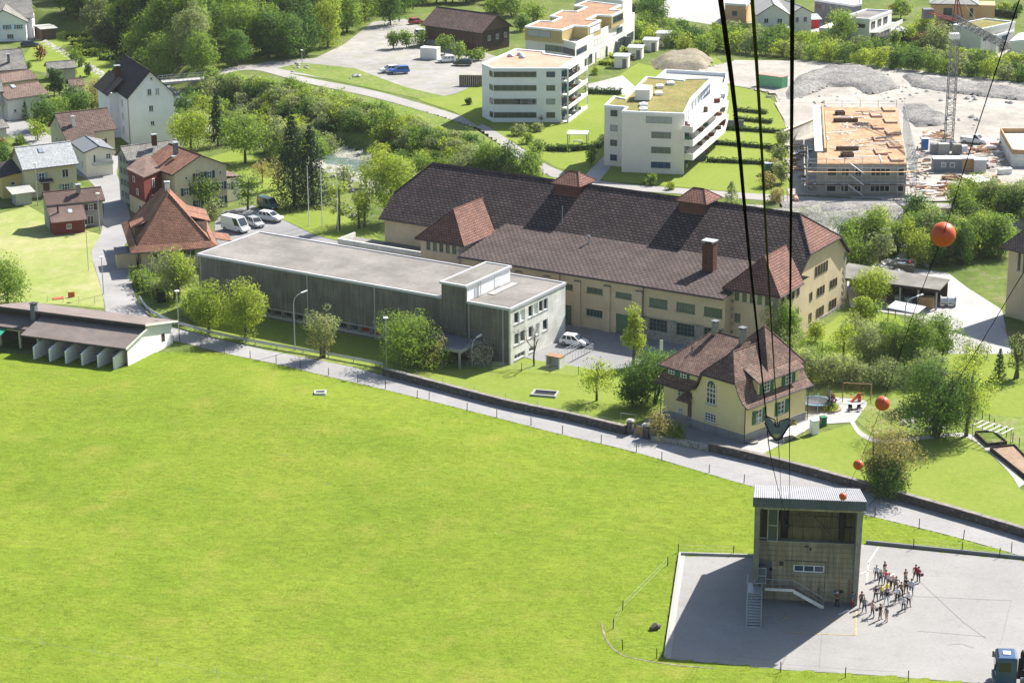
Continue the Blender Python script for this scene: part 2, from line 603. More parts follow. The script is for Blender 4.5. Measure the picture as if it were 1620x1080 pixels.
class Bld:
 """a building in its own frame: x along the front to the right, y away from the camera, z up"""
 def __init__(self,name,label,cat,O,az,wallm,group=None):
  self.root = thing(name,label,cat,O,az,group)
  self.O = Vector(O)
  self.az = az
  self.wm = wallm
  self.ridges = MB()
 def L(self,px,py,z):
  """local coordinates of a photograph point at height z"""
  v = P(px,py,z+self.O.z)-self.O
  c,s = math.cos(self.az),math.sin(self.az)
  return (v.x*c+v.y*s,-v.x*s+v.y*c,z)
 def on_front(self,px,py,y=.0):
  """(x, z) where the sight line meets the local plane y = const"""
  c,s = math.cos(self.az),math.sin(self.az)
  d = _fw+_r*((px-810.0)/F_PX)-_u*((py-540.0)/F_PX)
  o = Vector((0,0,CAM_H))-self.O
  oy,dy = -o.x*s+o.y*c,-d.x*s+d.y*c
  t = (y-oy)/dy
  q = o+d*t
  return (q.x*c+q.y*s,q.z)
 def on_side(self,px,py,x):
  c,s = math.cos(self.az),math.sin(self.az)
  d = _fw+_r*((px-810.0)/F_PX)-_u*((py-540.0)/F_PX)
  o = Vector((0,0,CAM_H))-self.O
  ox,dx = o.x*c+o.y*s,d.x*c+d.y*s
  t = (x-ox)/dx
  q = o+d*t
  return (-q.x*s+q.y*c,q.z)
 def part(self,name,mb,m,parent=None,smooth=False,label=None):
  o = mb.build(name,m,parent or self.root,smooth)
  if label:
   o['label'] = label
  return o
 SIDES = {'front': lambda x,y,W,D: ((x,y),(1,0),(0,-1),W,0),
    'right': lambda x,y,W,D: ((x+W,y),(0,1),(1,0),D,math.pi/2),
    'back': lambda x,y,W,D: ((x+W,y+D),(-1,0),(0,1),W,math.pi),
    'left': lambda x,y,W,D: ((x,y+D),(0,-1),(-1,0),D,-math.pi/2)}
 def walls(self,x,y,W,D,z0,H,ops=None,rec=.18,wm=None,name='wall',shape=None,sills=True,mb=None,keep=False):
  """box with openings. ops: {'front': [(x, z, w, h, style...)]} ; style keys dict"""
  ops = ops or {}
  mb = mb or MB()
  for s,fn in self.SIDES.items():
   p0,ux,nr,L_,rz = fn(x,y,W,D)
   lst = [o for o in ops.get(s,[]) if o[0] > .02 and o[0]+o[2] < L_-.02 and o[1] > -.01 and o[1]+o[3] < H-.01]
   facade(mb,(p0[0],p0[1],z0),(ux[0],ux[1],0),(nr[0],nr[1],0),L_,H,lst,rec)
   for o in lst:
    st = o[4] if len(o) > 4 else {}
    self.window(Vector((p0[0]+ux[0]*o[0],p0[1]+ux[1]*o[0],z0+o[1])),Vector((ux[0],ux[1],0)),Vector((nr[0],nr[1],0)),rz,o[2],o[3],st,rec,sills)
  if keep:
   return mb
  return self.part(name,mb,wm or self.wm)
 def window(self,p,ux,nr,rz,w,h,st,rec=.18,sills=True):
  fm = st.get('frame',M['white_frame'])
  pm = st.get('pane',M['glass'])
  fr,pn = win_meshes(w,h,st.get('nx',2),st.get('nz',1),fm,pm,st.get('fw',.08))
  if st.get('door'):
   o = inst('door',boxmesh('door',w,.08,h,st['door']),self.root,p-nr*(rec-.02),rz)
   if w > 1.6:
    g = MB()
    for i in range(int(w/.35)):
     g.box(.1+i*.35,-.03,.1,.14+i*.35,.0,h-.1)
   else:
    g = MB().box(.12,-.02,.15,w-.12,.0,h*.45).box(.12,-.02,h*.52,w-.12,.0,h-.15)
   q = g.build('door_panel',st['door'],o)
   return o
  o = inst('window',fr,self.root,p-nr*(rec-.05),rz)
  inst('pane',pn,o)
  if sills and not st.get('nosill'):
   inst('sill',boxmesh('sill',w+.2,rec+.06,.08,st.get('sillm',M['sill'])),o,(-.1,-(rec+.02),-.09))
  if st.get('shut'):
   sw = st.get('sw',w*.5)
   sm = shutter_mesh(sw,h,st['shut'])
   inst('shutter',sm,o,(-sw-.03,-(rec-.03),0))
   inst('shutter',sm,o,(w+.03,-(rec-.03),0))
  return o
 def wgrid(self,xs,zs,w,h,st=None):
  return [(x,z,w,h,st or {}) for x in xs for z in zs]
 def gable(self,x0,y0,W,D,z,rise,m,ov=.6,ovx=.5,axis='x',t=.18,hl=.0,hr=.0,wm=None,ends=True,name='roof',caps=None,gutter=True,il=None,ir=None):
  """pitched roof on a W x D box; hl / hr = how far the left / right end is hipped (0 gable, 1 full hip)"""
  if axis == 'y':
   S = lambda p: (x0+(D_-p[1]),y0+p[0],p[2])
   L_,D_ = D,W
  else:
   S = lambda p: (x0+p[0],y0+p[1],p[2])
   L_,D_ = W,D
  half = D_/2
  sl = rise/half
  ze = z-ov*sl
  zr = z+rise
  def end(side,f,inset):
   xe = -ovx if side < 0 else L_+ovx
   sg = 1 if side < 0 else -1
   if f <= 0:
    return xe,[(xe,half,zr)],(xe,half,zr)
   zh = zr-f*(zr-ze)
   yf = half-(half+ov)*f
   ins = inset if inset is not None else (half+ov)*f
   R = (xe+sg*ins,half,zr)
   return xe,[(xe,yf,zh),(xe,D_-yf,zh)],R
  xl,HL,RL = end(-1,hl,il)
  xr,HR,RR = end(1,hr,ir)
  mb = MB()
  front = [(xl,-ov,ze),(xr,-ov,ze)]
  back = [(xr,D_+ov,ze),(xl,D_+ov,ze)]
  if hr > 0:
   front.append(HR[0])
  front.append(RR)
  if (Vector(RL)-Vector(RR)).length > .01:
   front.append(RL)
  if hl > 0:
   front.append(HL[0])
  mb.slab([S(p) for p in front],t)
  b2 = list(back)
  if hl > 0:
   b2.append(HL[1])
  b2.append(RL)
  if (Vector(RL)-Vector(RR)).length > .01:
   b2.append(RR)
  if hr > 0:
   b2.append(HR[1])
  mb.slab([S(p) for p in b2],t)
  if hl > 0:
   mb.slab([S(HL[1]),S(HL[0]),S(RL)],t)
  if hr > 0:
   mb.slab([S(HR[0]),S(HR[1]),S(RR)],t)
  roof = self.part(name,mb,m)
  rd = MB()
  lift = lambda p: (p[0],p[1],p[2]+t)
  if (Vector(RL)-Vector(RR)).length > .01:
   rd.tube([lift(S(RL)),lift(S(RR))],.13,6)
  for hp,R,f in ((HL,RL,hl),(HR,RR,hr)):
   if f > 0:
    for q in hp:
     rd.tube([lift(S(q)),lift(S(R))],.12,6)
  rd.build('ridge_tiles',caps or m,roof)
  if gutter:
   gm = M['dark_metal']
   g = MB()
   for yy in (-ov-.06,D_+ov+.06):
    g.tube([S((xl,yy,ze+.03)),S((xr,yy,ze+.03))],.08,6)
   g.build('gutter',gm,roof)
   bb = MB()
   for xx,f,H_ in ((xl,hl,HL),(xr,hr,HR)):
    if f < .99:
     sg = -.03 if xx < 0 else .03
     pa = (xx+sg,-ov,ze)
     pb = (xx+sg,half,zr) if f <= 0 else (xx+sg,H_[0][1],H_[0][2])
     pc = (xx+sg,half,zr) if f <= 0 else (xx+sg,H_[1][1],H_[1][2])
     pd = (xx+sg,D_+ov,ze)
     for a_,b_ in ((pa,pb),(pc,pd)):
      bb.slab([S((a_[0]-.02,a_[1],a_[2])),S((a_[0]+.02,a_[1],a_[2])),S((b_[0]+.02,b_[1],b_[2])),S((b_[0]-.02,b_[1],b_[2]))],t+.02)
   if bb.f:
    bb.build('bargeboard',gm,roof)
  if ends:
   for xx,f,H_ in ((0,hl,HL),(L_,hr,HR)):
    if f >= .99:
     continue
    zt = lambda y: z+sl*min(y,D_-y)-.02
    if f <= 0:
     pts = [(xx,0,z),(xx,D_,z),(xx,half,zr-.02)]
    else:
     yf = max(.0,H_[0][1])
     pts = [(xx,0,z),(xx,D_,z),(xx,D_-yf,zt(yf)),(xx,yf,zt(yf))]
    e = MB()
    q = [Vector(S(p)) for p in pts]
    cen = Vector(S((L_/2,half,z)))
    n_ = (q[1]-q[0]).cross(q[2]-q[0])
    if n_.dot(q[0]-cen) < 0:
     q = q[::-1]
    e.poly(q)
    self.part('gable_wall',e,wm or self.wm)
  return roof
 def chimney(self,x,y,z0,z1,w=.7,d=.7,m=None,cap=None):
  c = self.part('chimney',MB().box(x-w/2,y-d/2,z0,x+w/2,y+d/2,z1),m or M['chimney'])
  MB().box(x-w/2-.12,y-d/2-.12,z1+.16,x+w/2+.12,y+d/2+.12,z1+.24).box(x-w/2+.05,y-d/2+.05,z1,x-w/2+.15,y+d/2-.05,z1+.16).box(x+w/2-.15,y-d/2+.05,z1,x+w/2-.05,y+d/2-.05,z1+.16).build('chimney_cap',cap or M['zinc'],c)
  return c
 def pipe(self,x,y,z0,z1,m=None):
  return self.part('downpipe',MB().tube([(x,y,z0),(x,y,z1)],.07,6),m or M['dark_metal'])
 def skylight(self,x,y,z,sl,w=.8,l=1.1,sgn=1):
  """roof window lying on a plane that rises along +y with slope sl"""
  nl = math.hypot(1,sl)
  o = self.part('roof_window',MB().slab([(x,y,z),(x+w,y,z),(x+w,y+l/nl,z+sgn*sl*l/nl),(x,y+l/nl,z+sgn*sl*l/nl)],.14),M['zinc'])
  e = .1
  MB().slab([(x+e,y+e,z+sgn*sl*e+.14),(x+w-e,y+e,z+sgn*sl*e+.14),(x+w-e,y+l/nl-e,z+sgn*sl*(l/nl-e)+.14),(x+e,y+l/nl-e,z+sgn*sl*(l/nl-e)+.14)],.02).build('pane',M['sky_glass'],o)
  return o
 def flat(self,pts,z,m,edge,ph=.25,pw=.3,t=.1,name='roof'):
  """flat roof: surface inside a raised rim"""
  r = self.part(name,MB().prism(pts,z-t,z),m)
  rim = MB()
  a = sum(pts[i][0]*pts[(i+1) % len(pts)][1]-pts[(i+1) % len(pts)][0]*pts[i][1] for i in range(len(pts)))
  if a < 0:
   pts = pts[::-1]
  n = len(pts)
  inn = []
  for i in range(n):
   p0,p1,p2 = Vector(pts[i-1]),Vector(pts[i]),Vector(pts[(i+1) % n])
   d1,d2 = (p1-p0).normalized(),(p2-p1).normalized()
   n1,n2 = Vector((-d1.y,d1.x)),Vector((-d2.y,d2.x))
   bi = (n1+n2)
   bi = bi/max(.3,bi.dot(n1))
   inn.append((p1+bi*pw,p1-bi*.06))
  for i in range(n):
   j = (i+1) % n
   A,B,Ci,Di = inn[i][1],inn[j][1],inn[j][0],inn[i][0]
   rim.slab([(A.x,A.y,z-t-.12),(B.x,B.y,z-t-.12),(Ci.x,Ci.y,z-t-.12),(Di.x,Di.y,z-t-.12)],t+.12+ph)
  rim.build('roof_edge',edge,r)
  return r
def smooth_line(pts,n=6):
 """Catmull-Rom through 2-D/3-D points"""
 pts = [Vector(p) for p in pts]
 out = []
 for i in range(len(pts)-1):
  p0,p1,p2,p3 = pts[max(i-1,0)],pts[i],pts[i+1],pts[min(i+2,len(pts)-1)]
  for k in range(n):
   t = k/n
   out.append(.5*((2*p1)+(p2-p0)*t+(2*p0-5*p1+4*p2-p3)*t*t+(3*p1-p0-3*p2+p3)*t ** 3))
 out.append(pts[-1])
 return out
# ---------------------------------------------------------------- materials in use
M = {}
M['white_frame'] = plain('white_window_frame',(.75,.75,.73),.5,.03)
M['green_frame'] = plain('green_window_frame',(.10,.16,.09),.6,.1)
M['green_door'] = plain('green_gate_paint',(.10,.19,.10),.6,.15)
M['grey_frame'] = plain('grey_window_frame',(.2,.21,.22),.5,.05)
M['glass'] = glassy('window_glass',(.035,.045,.06))
M['glass_pale'] = glassy('window_glass_with_blinds',(.22,.25,.25),.2)
M['glass_green'] = glassy('old_green_glass',(.07,.10,.075),.25)
M['sky_glass'] = glassy('roof_glass',(.35,.42,.5),.1,.8)
M['blind'] = plain('grey_blind',(.34,.36,.36),.6,.05)
M['white_blind'] = plain('white_blind',(.72,.74,.75),.6,.04)
M['sill'] = plain('stone_sill',(.34,.34,.32),.8,.1)
M['dark_metal'] = plain('dark_sheet_metal',(.045,.04,.045),.55,.15)
M['zinc'] = plain('zinc_sheet',(.42,.44,.46),.4,.08,metal=.3)
M['steel'] = plain('galvanised_steel',(.38,.41,.42),.45,.1,metal=.4)
M['rust'] = plain('rusty_steel',(.22,.10,.05),.8,.3)
M['rust_faint'] = plain('rust_run',(.30,.2,.12),.9,.3)
M['chimney'] = plain('chimney_render',(.24,.23,.2),.9,.2)
M['brick_chimney'] = tiles('brick_chimney',(.17,.075,.055),(.12,.06,.045),.3,.16,.02,.15)
M['green_shutter'] = plain('green_shutter',(.035,.13,.07),.6,.15)
M['dkgreen_shutter'] = plain('dark_teal_shutter',(.02,.075,.07),.6,.15)
M['blue_shutter'] = plain('blue_shutter',(.12,.3,.45),.6,.1)
M['grey_shutter'] = plain('grey_blue_shutter',(.28,.35,.38),.6,.1)
M['brown_shutter'] = plain('brown_shutter',(.09,.045,.035),.6,.15)
M['white'] = plain('white_render',(.74,.73,.69),.9,.05,.5)
M['white_warm'] = stained('warm_white_render',(.72,.69,.63),.025,blotch=.06)
M['white_cold'] = stained('cool_white_render',(.84,.83,.85),.03,blotch=.07)
M['grey_edge'] = plain('pale_metal_edge',(.5,.5,.53),.5,.05)
M['white_edge'] = plain('white_roof_edge',(.74,.75,.78),.4,.03)
M['cream'] = stained('cream_plaster',(.58,.475,.32),.10,blotch=.12)
M['villa_yellow'] = stained('pale_yellow_plaster',(.68,.57,.31),.07,blotch=.06)
M['yellow'] = stained('soft_yellow_plaster',(.58,.52,.36),.07,blotch=.07)
M['bright_yellow'] = stained('warm_yellow_plaster',(.62,.5,.2),.07,blotch=.07)
M['olive'] = stained('ochre_render',(.42,.34,.15),.04,blotch=.04)
M['orange'] = stained('apricot_render',(.6,.37,.2),.05,blotch=.05)
M['grey_house'] = stained('weathered_grey_render',(.36,.36,.33),.25)
M['plinth'] = stained('grey_plinth',(.27,.27,.26),.15)
M['slate_render'] = stained('dark_grey_render',(.17,.18,.2),.06,blotch=.05)
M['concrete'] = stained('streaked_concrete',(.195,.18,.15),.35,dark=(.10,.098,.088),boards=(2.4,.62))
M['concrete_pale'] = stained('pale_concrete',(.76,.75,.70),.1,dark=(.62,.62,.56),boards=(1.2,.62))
M['concrete_mid'] = stained('plain_concrete',(.36,.36,.34),.2,blotch=.15)
M['concrete_station'] = stained('station_concrete',(.37,.34,.245),.3,dark=(.17,.155,.11),boards=(40.0,.55))
M['tile_dark'] = tiles('dark_brown_tiles',(.115,.082,.077),(.066,.052,.052),.8,.5,.085,.3,cgap=(.012,.010,.012),bm=.9)
M['tile_mid'] = tiles('aisle_brown_tiles',(.118,.086,.08),(.085,.066,.064),.8,.5,.085,.3,cgap=(.02,.014,.014),bm=.9)
M['tile_red'] = tiles('red_tiles',(.25,.125,.095),(.17,.088,.07),.45,.40,.05,.25,cgap=(.04,.018,.015))
M['tile_villa'] = tiles('red_brown_plain_tiles',(.225,.14,.112),(.13,.088,.075),.32,.3,.035,.35,cgap=(.04,.02,.015),lichen=(.26,.2,.15))
M['tile_orange'] = tiles('orange_red_tiles',(.36,.18,.12),(.26,.135,.095),.3,.28,.035,.3,cgap=(.07,.03,.02))
M['tile_pink'] = tiles('faded_pink_tiles',(.26,.18,.15),(.19,.135,.115),.4,.36,.045,.25,cgap=(.05,.03,.025))
M['tile_brown'] = tiles('old_brown_tiles',(.22,.145,.12),(.14,.095,.085),.4,.36,.05,.25,cgap=(.04,.03,.028))
M['tile_grey'] = tiles('grey_slates',(.25,.24,.22),(.19,.185,.175),.5,.4,.03,.3,lichen=(.3,.28,.23))
M['tile_silver'] = tiles('pale_slates',(.44,.46,.47),(.38,.40,.41),.6,.4,.03,.12,cgap=(.25,.27,.28))
M['slate_dark'] = tiles('charcoal_slates',(.06,.052,.052),(.045,.04,.042),.4,.35,.02,.2)
M['roof_gravel'] = ground_mat('flat_roof_gravel',(.165,.155,.145),(.255,.24,.225),None,.16,1.4,8,.14,bmp=.2)
M['roof_gravel_dark'] = ground_mat('weathered_flat_roof',(.15,.145,.13),(.24,.23,.21),None,.25,1.2,8,.12,bmp=.2)
M['roof_red'] = ground_mat('red_roof_chippings',(.46,.26,.19),(.52,.33,.26),None,.2,1.5,7,.14,bmp=.1)
M['roof_brown'] = ground_mat('brown_sedum',(.26,.165,.11),(.33,.21,.14),(.42,.3,.22),.2,1.2,5,.3,bmp=.2)
M['roof_sedum'] = ground_mat('green_sedum',(.17,.165,.06),(.23,.21,.08),(.27,.17,.09),.15,1.0,4,.35,bmp=.3)
M['wood'] = plain('weathered_timber',(.13,.085,.055),.9,.35,2.0,stretch=(4,4,.4))
M['wood_dark'] = plain('dark_timber',(.055,.042,.035),.9,.3,2.0,stretch=(4,4,.4))
M['wood_light'] = plain('fresh_timber',(.42,.27,.14),.8,.25,1.5)
M['formply'] = ground_mat('orange_formwork_ply',(.32,.2,.12),(.42,.28,.17),(.46,.40,.33),.25,1.0,4,.2,bmp=.1)
M['redwood'] = plain('red_painted_boards',(.16,.035,.03),.8,.25,2.0,stretch=(5,5,.3))
M['rubble'] = stones('rubble_masonry',[(.3,.28,.25),(.2,.19,.175),(.38,.35,.31)],2.4,(.42,.4,.36),.8)
M['wallstone'] = stones('old_wall_stones',[(.12,.105,.095),(.08,.07,.065),(.17,.15,.14)],2.6,(.10,.09,.08),.9)
M['coping'] = plain('coping_stone',(.22,.2,.18),.95,.25,1.2,bmp=.3)
M['rock'] = plain('river_rock',(.36,.35,.33),.95,.25,.9,bmp=.5)
M['red'] = plain('signal_orange',(.50,.085,.025),.45,.12,1.5,spec=.4)
M['cable'] = plain('steel_cable',(.009,.009,.009),.9,.2,6,spec=.0)
M['cable_green'] = plain('greased_cable',(.035,.038,.012),.9,.2,6,spec=.0)
M['bark'] = plain('bark',(.10,.085,.07),.95,.3,2.0,stretch=(3,3,.6))
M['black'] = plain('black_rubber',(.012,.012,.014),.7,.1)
M['station_side'] = stained('dark_station_concrete',(.24,.24,.22),.3)
M['alu'] = plain('corrugated_sheet',(.31,.31,.34),.5,.14,.6)
M['alu_dark'] = plain('dark_corrugated_sheet',(.09,.115,.14),.55,.15,.6)
M['alu_olive'] = stained('olive_corrugated_cladding',(.21,.19,.12),.35,dark=(.10,.085,.05))
M['blue_glass'] = glassy('dark_blue_glass',(.02,.05,.10),.1)
M['meadow'] = ground_mat('meadow_grass',(.13,.19,.02),(.168,.218,.027),(.205,.225,.04),.05,1.0,4.0,.24,flowers=(.10,.17,.06),bmp=.55,stretch=(.8,1.5,1),bd=.35)
M['lawn'] = ground_mat('mown_lawn',(.16,.215,.035),(.19,.232,.048),None,.1,1.2,6,.15,bmp=.2)
M['hay'] = ground_mat('dry_mown_grass',(.22,.27,.075),(.31,.31,.14),(.35,.32,.18),.05,.5,4,.13,bmp=.25,stretch=(1.2,.5,1))
M['rough'] = ground_mat('rough_grass',(.08,.12,.025),(.135,.17,.045),(.2,.18,.11),.08,.7,4,.32,bmp=.6)
M['slope'] = ground_mat('embankment_grass',(.12,.18,.035),(.17,.21,.055),(.24,.21,.13),.1,.8,4,.28,bmp=.6)
M['asphalt'] = asphalt('light_grey_asphalt',(.275,.27,.27),False)  # light grey of old asphalt
M['yard'] = asphalt('old_yard_asphalt',(.262,.256,.25),False,.12)
M['court'] = asphalt('courtyard_asphalt',(.22,.22,.225),False)
M['pave'] = asphalt('pale_paving',(.36,.35,.34),False)
M['gravel_path'] = ground_mat('gravel_track',(.27,.26,.25),(.33,.315,.3),None,.1,.9,5,.12,bmp=.3)
M['parking'] = ground_mat('gravel_parking',(.24,.235,.225),(.33,.315,.295),(.24,.25,.16),.05,.4,4,.13,bmp=.3)
M['site'] = ground_mat('site_gravel',(.28,.26,.235),(.39,.365,.33),(.25,.235,.215),.06,.45,4,.2,bmp=.4)
M['scree'] = ground_mat('grey_scree',(.2,.195,.19),(.3,.29,.275),None,.2,1.3,3,.45,bmp=1.0,bd=.5)
M['mound'] = ground_mat('mound_earth',(.2,.17,.13),(.28,.25,.2),(.14,.19,.05),.2,1.2,4,.3,bmp=.8)
M['path_soil'] = M['mound']
M['soil'] = ground_mat('garden_soil',(.25,.18,.13),(.3,.22,.16),None,.3,1.5,6,.2,bmp=.4)
M['riverbed'] = ground_mat('river_gravel',(.26,.26,.22),(.36,.36,.32),(.14,.17,.06),.12,1.3,3,.4,bmp=.9,bd=.4)
L_ = {}
L_['lime'] = leafmat('lime_leaves',(.26,.34,.045),(.38,.44,.085),.55)
L_['mid'] = leafmat('green_leaves',(.14,.225,.045),(.27,.37,.075),.52)
L_['dark'] = leafmat('deep_green_leaves',(.06,.13,.03),(.14,.235,.05),.45)
L_['grey'] = leafmat('willow_leaves',(.22,.27,.13),(.32,.36,.18),.5)
L_['fir'] = leafmat('fir_needles',(.014,.036,.018),(.035,.07,.026),.1)
L_['yew'] = leafmat('hedge_leaves',(.05,.10,.026),(.085,.15,.036),.25)
L_['bronze'] = leafmat('bronze_young_leaves',(.31,.26,.11),(.4,.36,.16),.42)
L_['purple'] = leafmat('purple_leaves',(.14,.04,.045),(.2,.06,.06),.3)
L_['red'] = leafmat('red_leaves',(.4,.06,.04),(.45,.12,.07),.3)
L_['blossom'] = leafmat('white_blossom',(.38,.36,.28),(.5,.48,.4),.3)
L_['twigs'] = leafmat('bare_twigs',(.14,.12,.09),(.2,.17,.12),.1)
# ---------------------------------------------------------------- terrain
def px2(pts,z=.0):
 return [P(a,b,z) for a,b in pts]
def inside(x,y,poly):
 c = np.zeros(x.shape,bool)
 n = len(poly)
 for i in range(n):
  x1,y1 = poly[i][0],poly[i][1]
  x2,y2 = poly[(i+1) % n][0],poly[(i+1) % n][1]
  if y1 == y2:
   continue
  k = ((y1 > y) != (y2 > y)) & (x < (x2-x1)*(y-y1)/(y2-y1)+x1)
  c ^= k
 return c
def grid_mesh(name,x0,x1,y0,y1,step,zf,m,keep=None,smooth=True):
 xs = np.arange(x0,x1+step,step)
 ys = np.arange(y0,y1+step,step)
 X,Y = np.meshgrid(xs,ys)
 Z = zf(X,Y)
 nx,ny = len(xs),len(ys)
 v = np.stack([X.ravel(),Y.ravel(),Z.ravel()],1)
 i = np.arange((nx-1)*(ny-1))
 r,c = i // (nx-1),i % (nx-1)
 a = r*nx+c
 q = np.stack([a,a+1,a+nx+1,a+nx],1)
 if keep is not None:
  cx = v[q].mean(1)
  q = q[keep(cx[:,0],cx[:,1])]
  used = np.unique(q)
  mp = np.full(len(v),-1)
  mp[used] = np.arange(len(used))
  v,q = v[used],mp[q]
 me = bpy.data.meshes.new(name)
 me.vertices.add(len(v))
 me.vertices.foreach_set('co',v.astype(np.float32).ravel())
 me.loops.add(len(q)*4)
 me.loops.foreach_set('vertex_index',q.astype(np.int32).ravel())
 me.polygons.add(len(q))
 me.polygons.foreach_set('loop_start',np.arange(len(q),dtype=np.int32)*4)
 me.materials.append(m)
 me.update(calc_edges=True)
 if smooth:
  me.polygons.foreach_set('use_smooth',np.ones(len(q),bool))
 o = bpy.data.objects.new(name,me)
 COL.objects.link(o)
 return o
def vnoise(X,Y,s,seed=0):
 """cheap smooth value noise"""
 r = np.random.RandomState(seed).rand(64,64)
 x,y = X/s+1000.3,Y/s+1000.7
 i,j = np.floor(x).astype(int),np.floor(y).astype(int)
 fx,fy = x-i,y-j
 fx,fy = fx*fx*(3-2*fx),fy*fy*(3-2*fy)
 g = lambda a,b: r[a % 64,b % 64]
 return (g(i,j)*(1-fx)+g(i+1,j)*fx)*(1-fy)+(g(i,j+1)*(1-fx)+g(i+1,j+1)*fx)*fy
ground = grid_mesh('ground',-340,340,120,1000,2.5,lambda X,Y: hz(X,Y),M['rough'])
tag(ground,kind='structure')
far = MB()
for a,b,c,d in ((-4000,-1000,4000,120),(-4000,1000,4000,4200),(-4000,120,-340,1000),(340,120,4000,1000)):
 far.poly([(a,b,0),(c,b,0),(c,d,0),(a,d,0)])
tag(far.build('land',M['rough']),kind='structure')
def sheet(name,pts,m,z=.02,px=True,smooth=0):
 q = [P(a[0],a[1],0) for a in pts] if px else [Vector((a[0],a[1],0)) for a in pts]
 a = sum(q[i].x*q[(i+1) % len(q)].y-q[(i+1) % len(q)].x*q[i].y for i in range(len(q)))
 if a < 0:
  q = q[::-1]
 mb = MB()
 mb.poly([(p.x,p.y,z) for p in q])
 return tag(mb.build(name,m),kind='structure')
def drape(name,pts,m,step=1.0,dz=.05,extra=None,smooth=False,kind='structure',px=True):
 q = [P(a[0],a[1],0) for a in pts] if px else pts
 x0,x1 = min(p[0] for p in q),max(p[0] for p in q)
 y0,y1 = min(p[1] for p in q),max(p[1] for p in q)
 zf = lambda X,Y: hz(X,Y)+dz+(extra(X,Y) if extra else 0)
 o = grid_mesh(name,x0,x1,y0,y1,step,zf,m,keep=lambda x,y: inside(x,y,q),smooth=smooth)
 return tag(o,kind=kind)
def road(name,up,low,m,z):
 """strip between two photograph lines"""
 U = smooth_line([P(*p) for p in up],5)
 D = smooth_line([P(*p) for p in low],5)
 q = U+D[::-1]
 return sheet(name,[(p.x,p.y) for p in q],m,z,px=False)
MEADOW = [(-500,556),(0,556),(60,560),(180,566),(235,556),(283,541),(360,560),(437,576),(520,596),(610,617),(679,634),(786,661),(890,688),(1007,716),(1195,771),(1384,818),(1524,853),(1700,905),(2000,990),(2000,1500),(-500,1500)]
YARD = [(1074,878),(1193,881.5),(1216,862),(1370,861),(1550,879),(1720,896),(1900,912),(1900,1112),(1620,1086),(1400,1069),(1240,1059),(1120,1048),(1050,1041)]
_mq = px2(MEADOW)
_yq = px2(YARD)
def edge_dist(X,Y,poly):
 best = np.full(X.shape,1e9)
 for i in range(len(poly)):
  a,b = poly[i],poly[(i+1) % len(poly)]
  dx,dy = b[0]-a[0],b[1]-a[1]
  t = np.clip(((X-a[0])*dx+(Y-a[1])*dy)/(dx*dx+dy*dy+1e-9),0,1)
  best = np.minimum(best,np.hypot(X-a[0]-t*dx,Y-a[1]-t*dy))
 return best
def meadow_z(X,Y):
 d = np.minimum(edge_dist(X,Y,_mq),edge_dist(X,Y,_yq))
 k = np.clip((d-1.0)/12.0,0,1)
 tuft = (vnoise(X,Y,1.3,3)-.5)*.10+(vnoise(X,Y,3.7,5)-.5)*.12
 return .012+k*((vnoise(X,Y,21,1))*1.1+vnoise(X,Y,9,2)*.35)+tuft*np.clip(d-.3,0,1)+.10*np.clip(d,0,1)
mx0,mx1,my0,my1 = -135,135,128,292
md = grid_mesh('meadow',mx0,mx1,my0,my1,.6,meadow_z,M['meadow'],
    keep=lambda x,y: inside(x,y,_mq) & ~inside(x,y,_yq))
tag(md,kind='structure')
sheet('station_yard',YARD,M['yard'],.03)
sheet('yard_edge_strip',[(1074,878),(1084,878.4),(1060.5,1041.5),(1050,1041)],M['pave'],.045)
road('lane',[(214,470),(232,497),(262,514),(300,524),(360,540),(420,553),(520,572),(606,594),(700,619),(800,645),(900,666),(992,689),(1100,708),(1250,744),(1400,786),(1550,829),(1750,890),(1900,940)],
  [(165,490),(200,525),(240,536),(283,541),(360,560),(437,576),(520,596),(610,617),(679,634),(786,661),(890,688),(1007,716),(1195,771),(1384,818),(1524,853),(1700,905),(1900,970)],M['asphalt'],.05)
road('village_street',[(176,250),(190,290),(204,335),(207,370),(194,397),(205,430),(214,470),(238,498)],
  [(100,255),(140,285),(163,318),(160,368),(145,398),(151,425),(160,456),(168,494)],M['asphalt'],.035)
road('upper_lane',[(-20,165),(35,190),(80,215),(110,230),(190,240)],[(-20,190),(15,215),(55,232),(90,262),(180,300)],M['asphalt'],.02)
sheet('pavement',[(225,470),(246,474),(290,500),(330,525),(420,545),(520,566),(600,580),(600,590),(520,573),(420,554),(300,525),(262,515),(240,497)],M['slope'],.06)
sheet('hay_meadow',[(-80,335),(0,338),(45,326),(90,352),(162,372),(144,400),(150,425),(160,456),(166,488),(100,482),(0,478),(-80,478)],M['hay'],.03)
sheet('forecourt',[(340,352),(352,335),(400,325),(448,348),(500,372),(575,392),(620,410),(890,500),(1160,560),(1230,590),(1060,600),(1020,576),(930,592),(886,584),(700,520),(340,400)],M['court'],.03)
sheet('school_lawn',[(330,470),(620,520),(780,560),(900,578),(940,585),(1020,590),(1058,600),(1056,650),(1000,680),(992,687),(800,643),(606,592),(420,553),(300,523),(250,490),(255,465),(300,455)],M['lawn'],.045)
sheet('house_drive',[(992,689),(1010,672),(1052,646),(1062,655),(1200,700),(1215,722),(1160,716),(1100,708),(1030,695)],M['court'],.06)
sheet('garden_lawn',[(1200,718),(1280,690),(1352,670),(1372,686),(1395,700),(1465,688),(1525,690),(1602,750),(1615,775),(1680,800),(1680,862),(1550,826),(1400,784),(1250,742)],M['lawn'],.045)
sheet('garden_slope',[(1285,628),(1380,622),(1530,655),(1620,660),(1700,680),(1700,790),(1610,755),(1520,688),(1400,698),(1376,684),(1352,662)],M['slope'],.03)
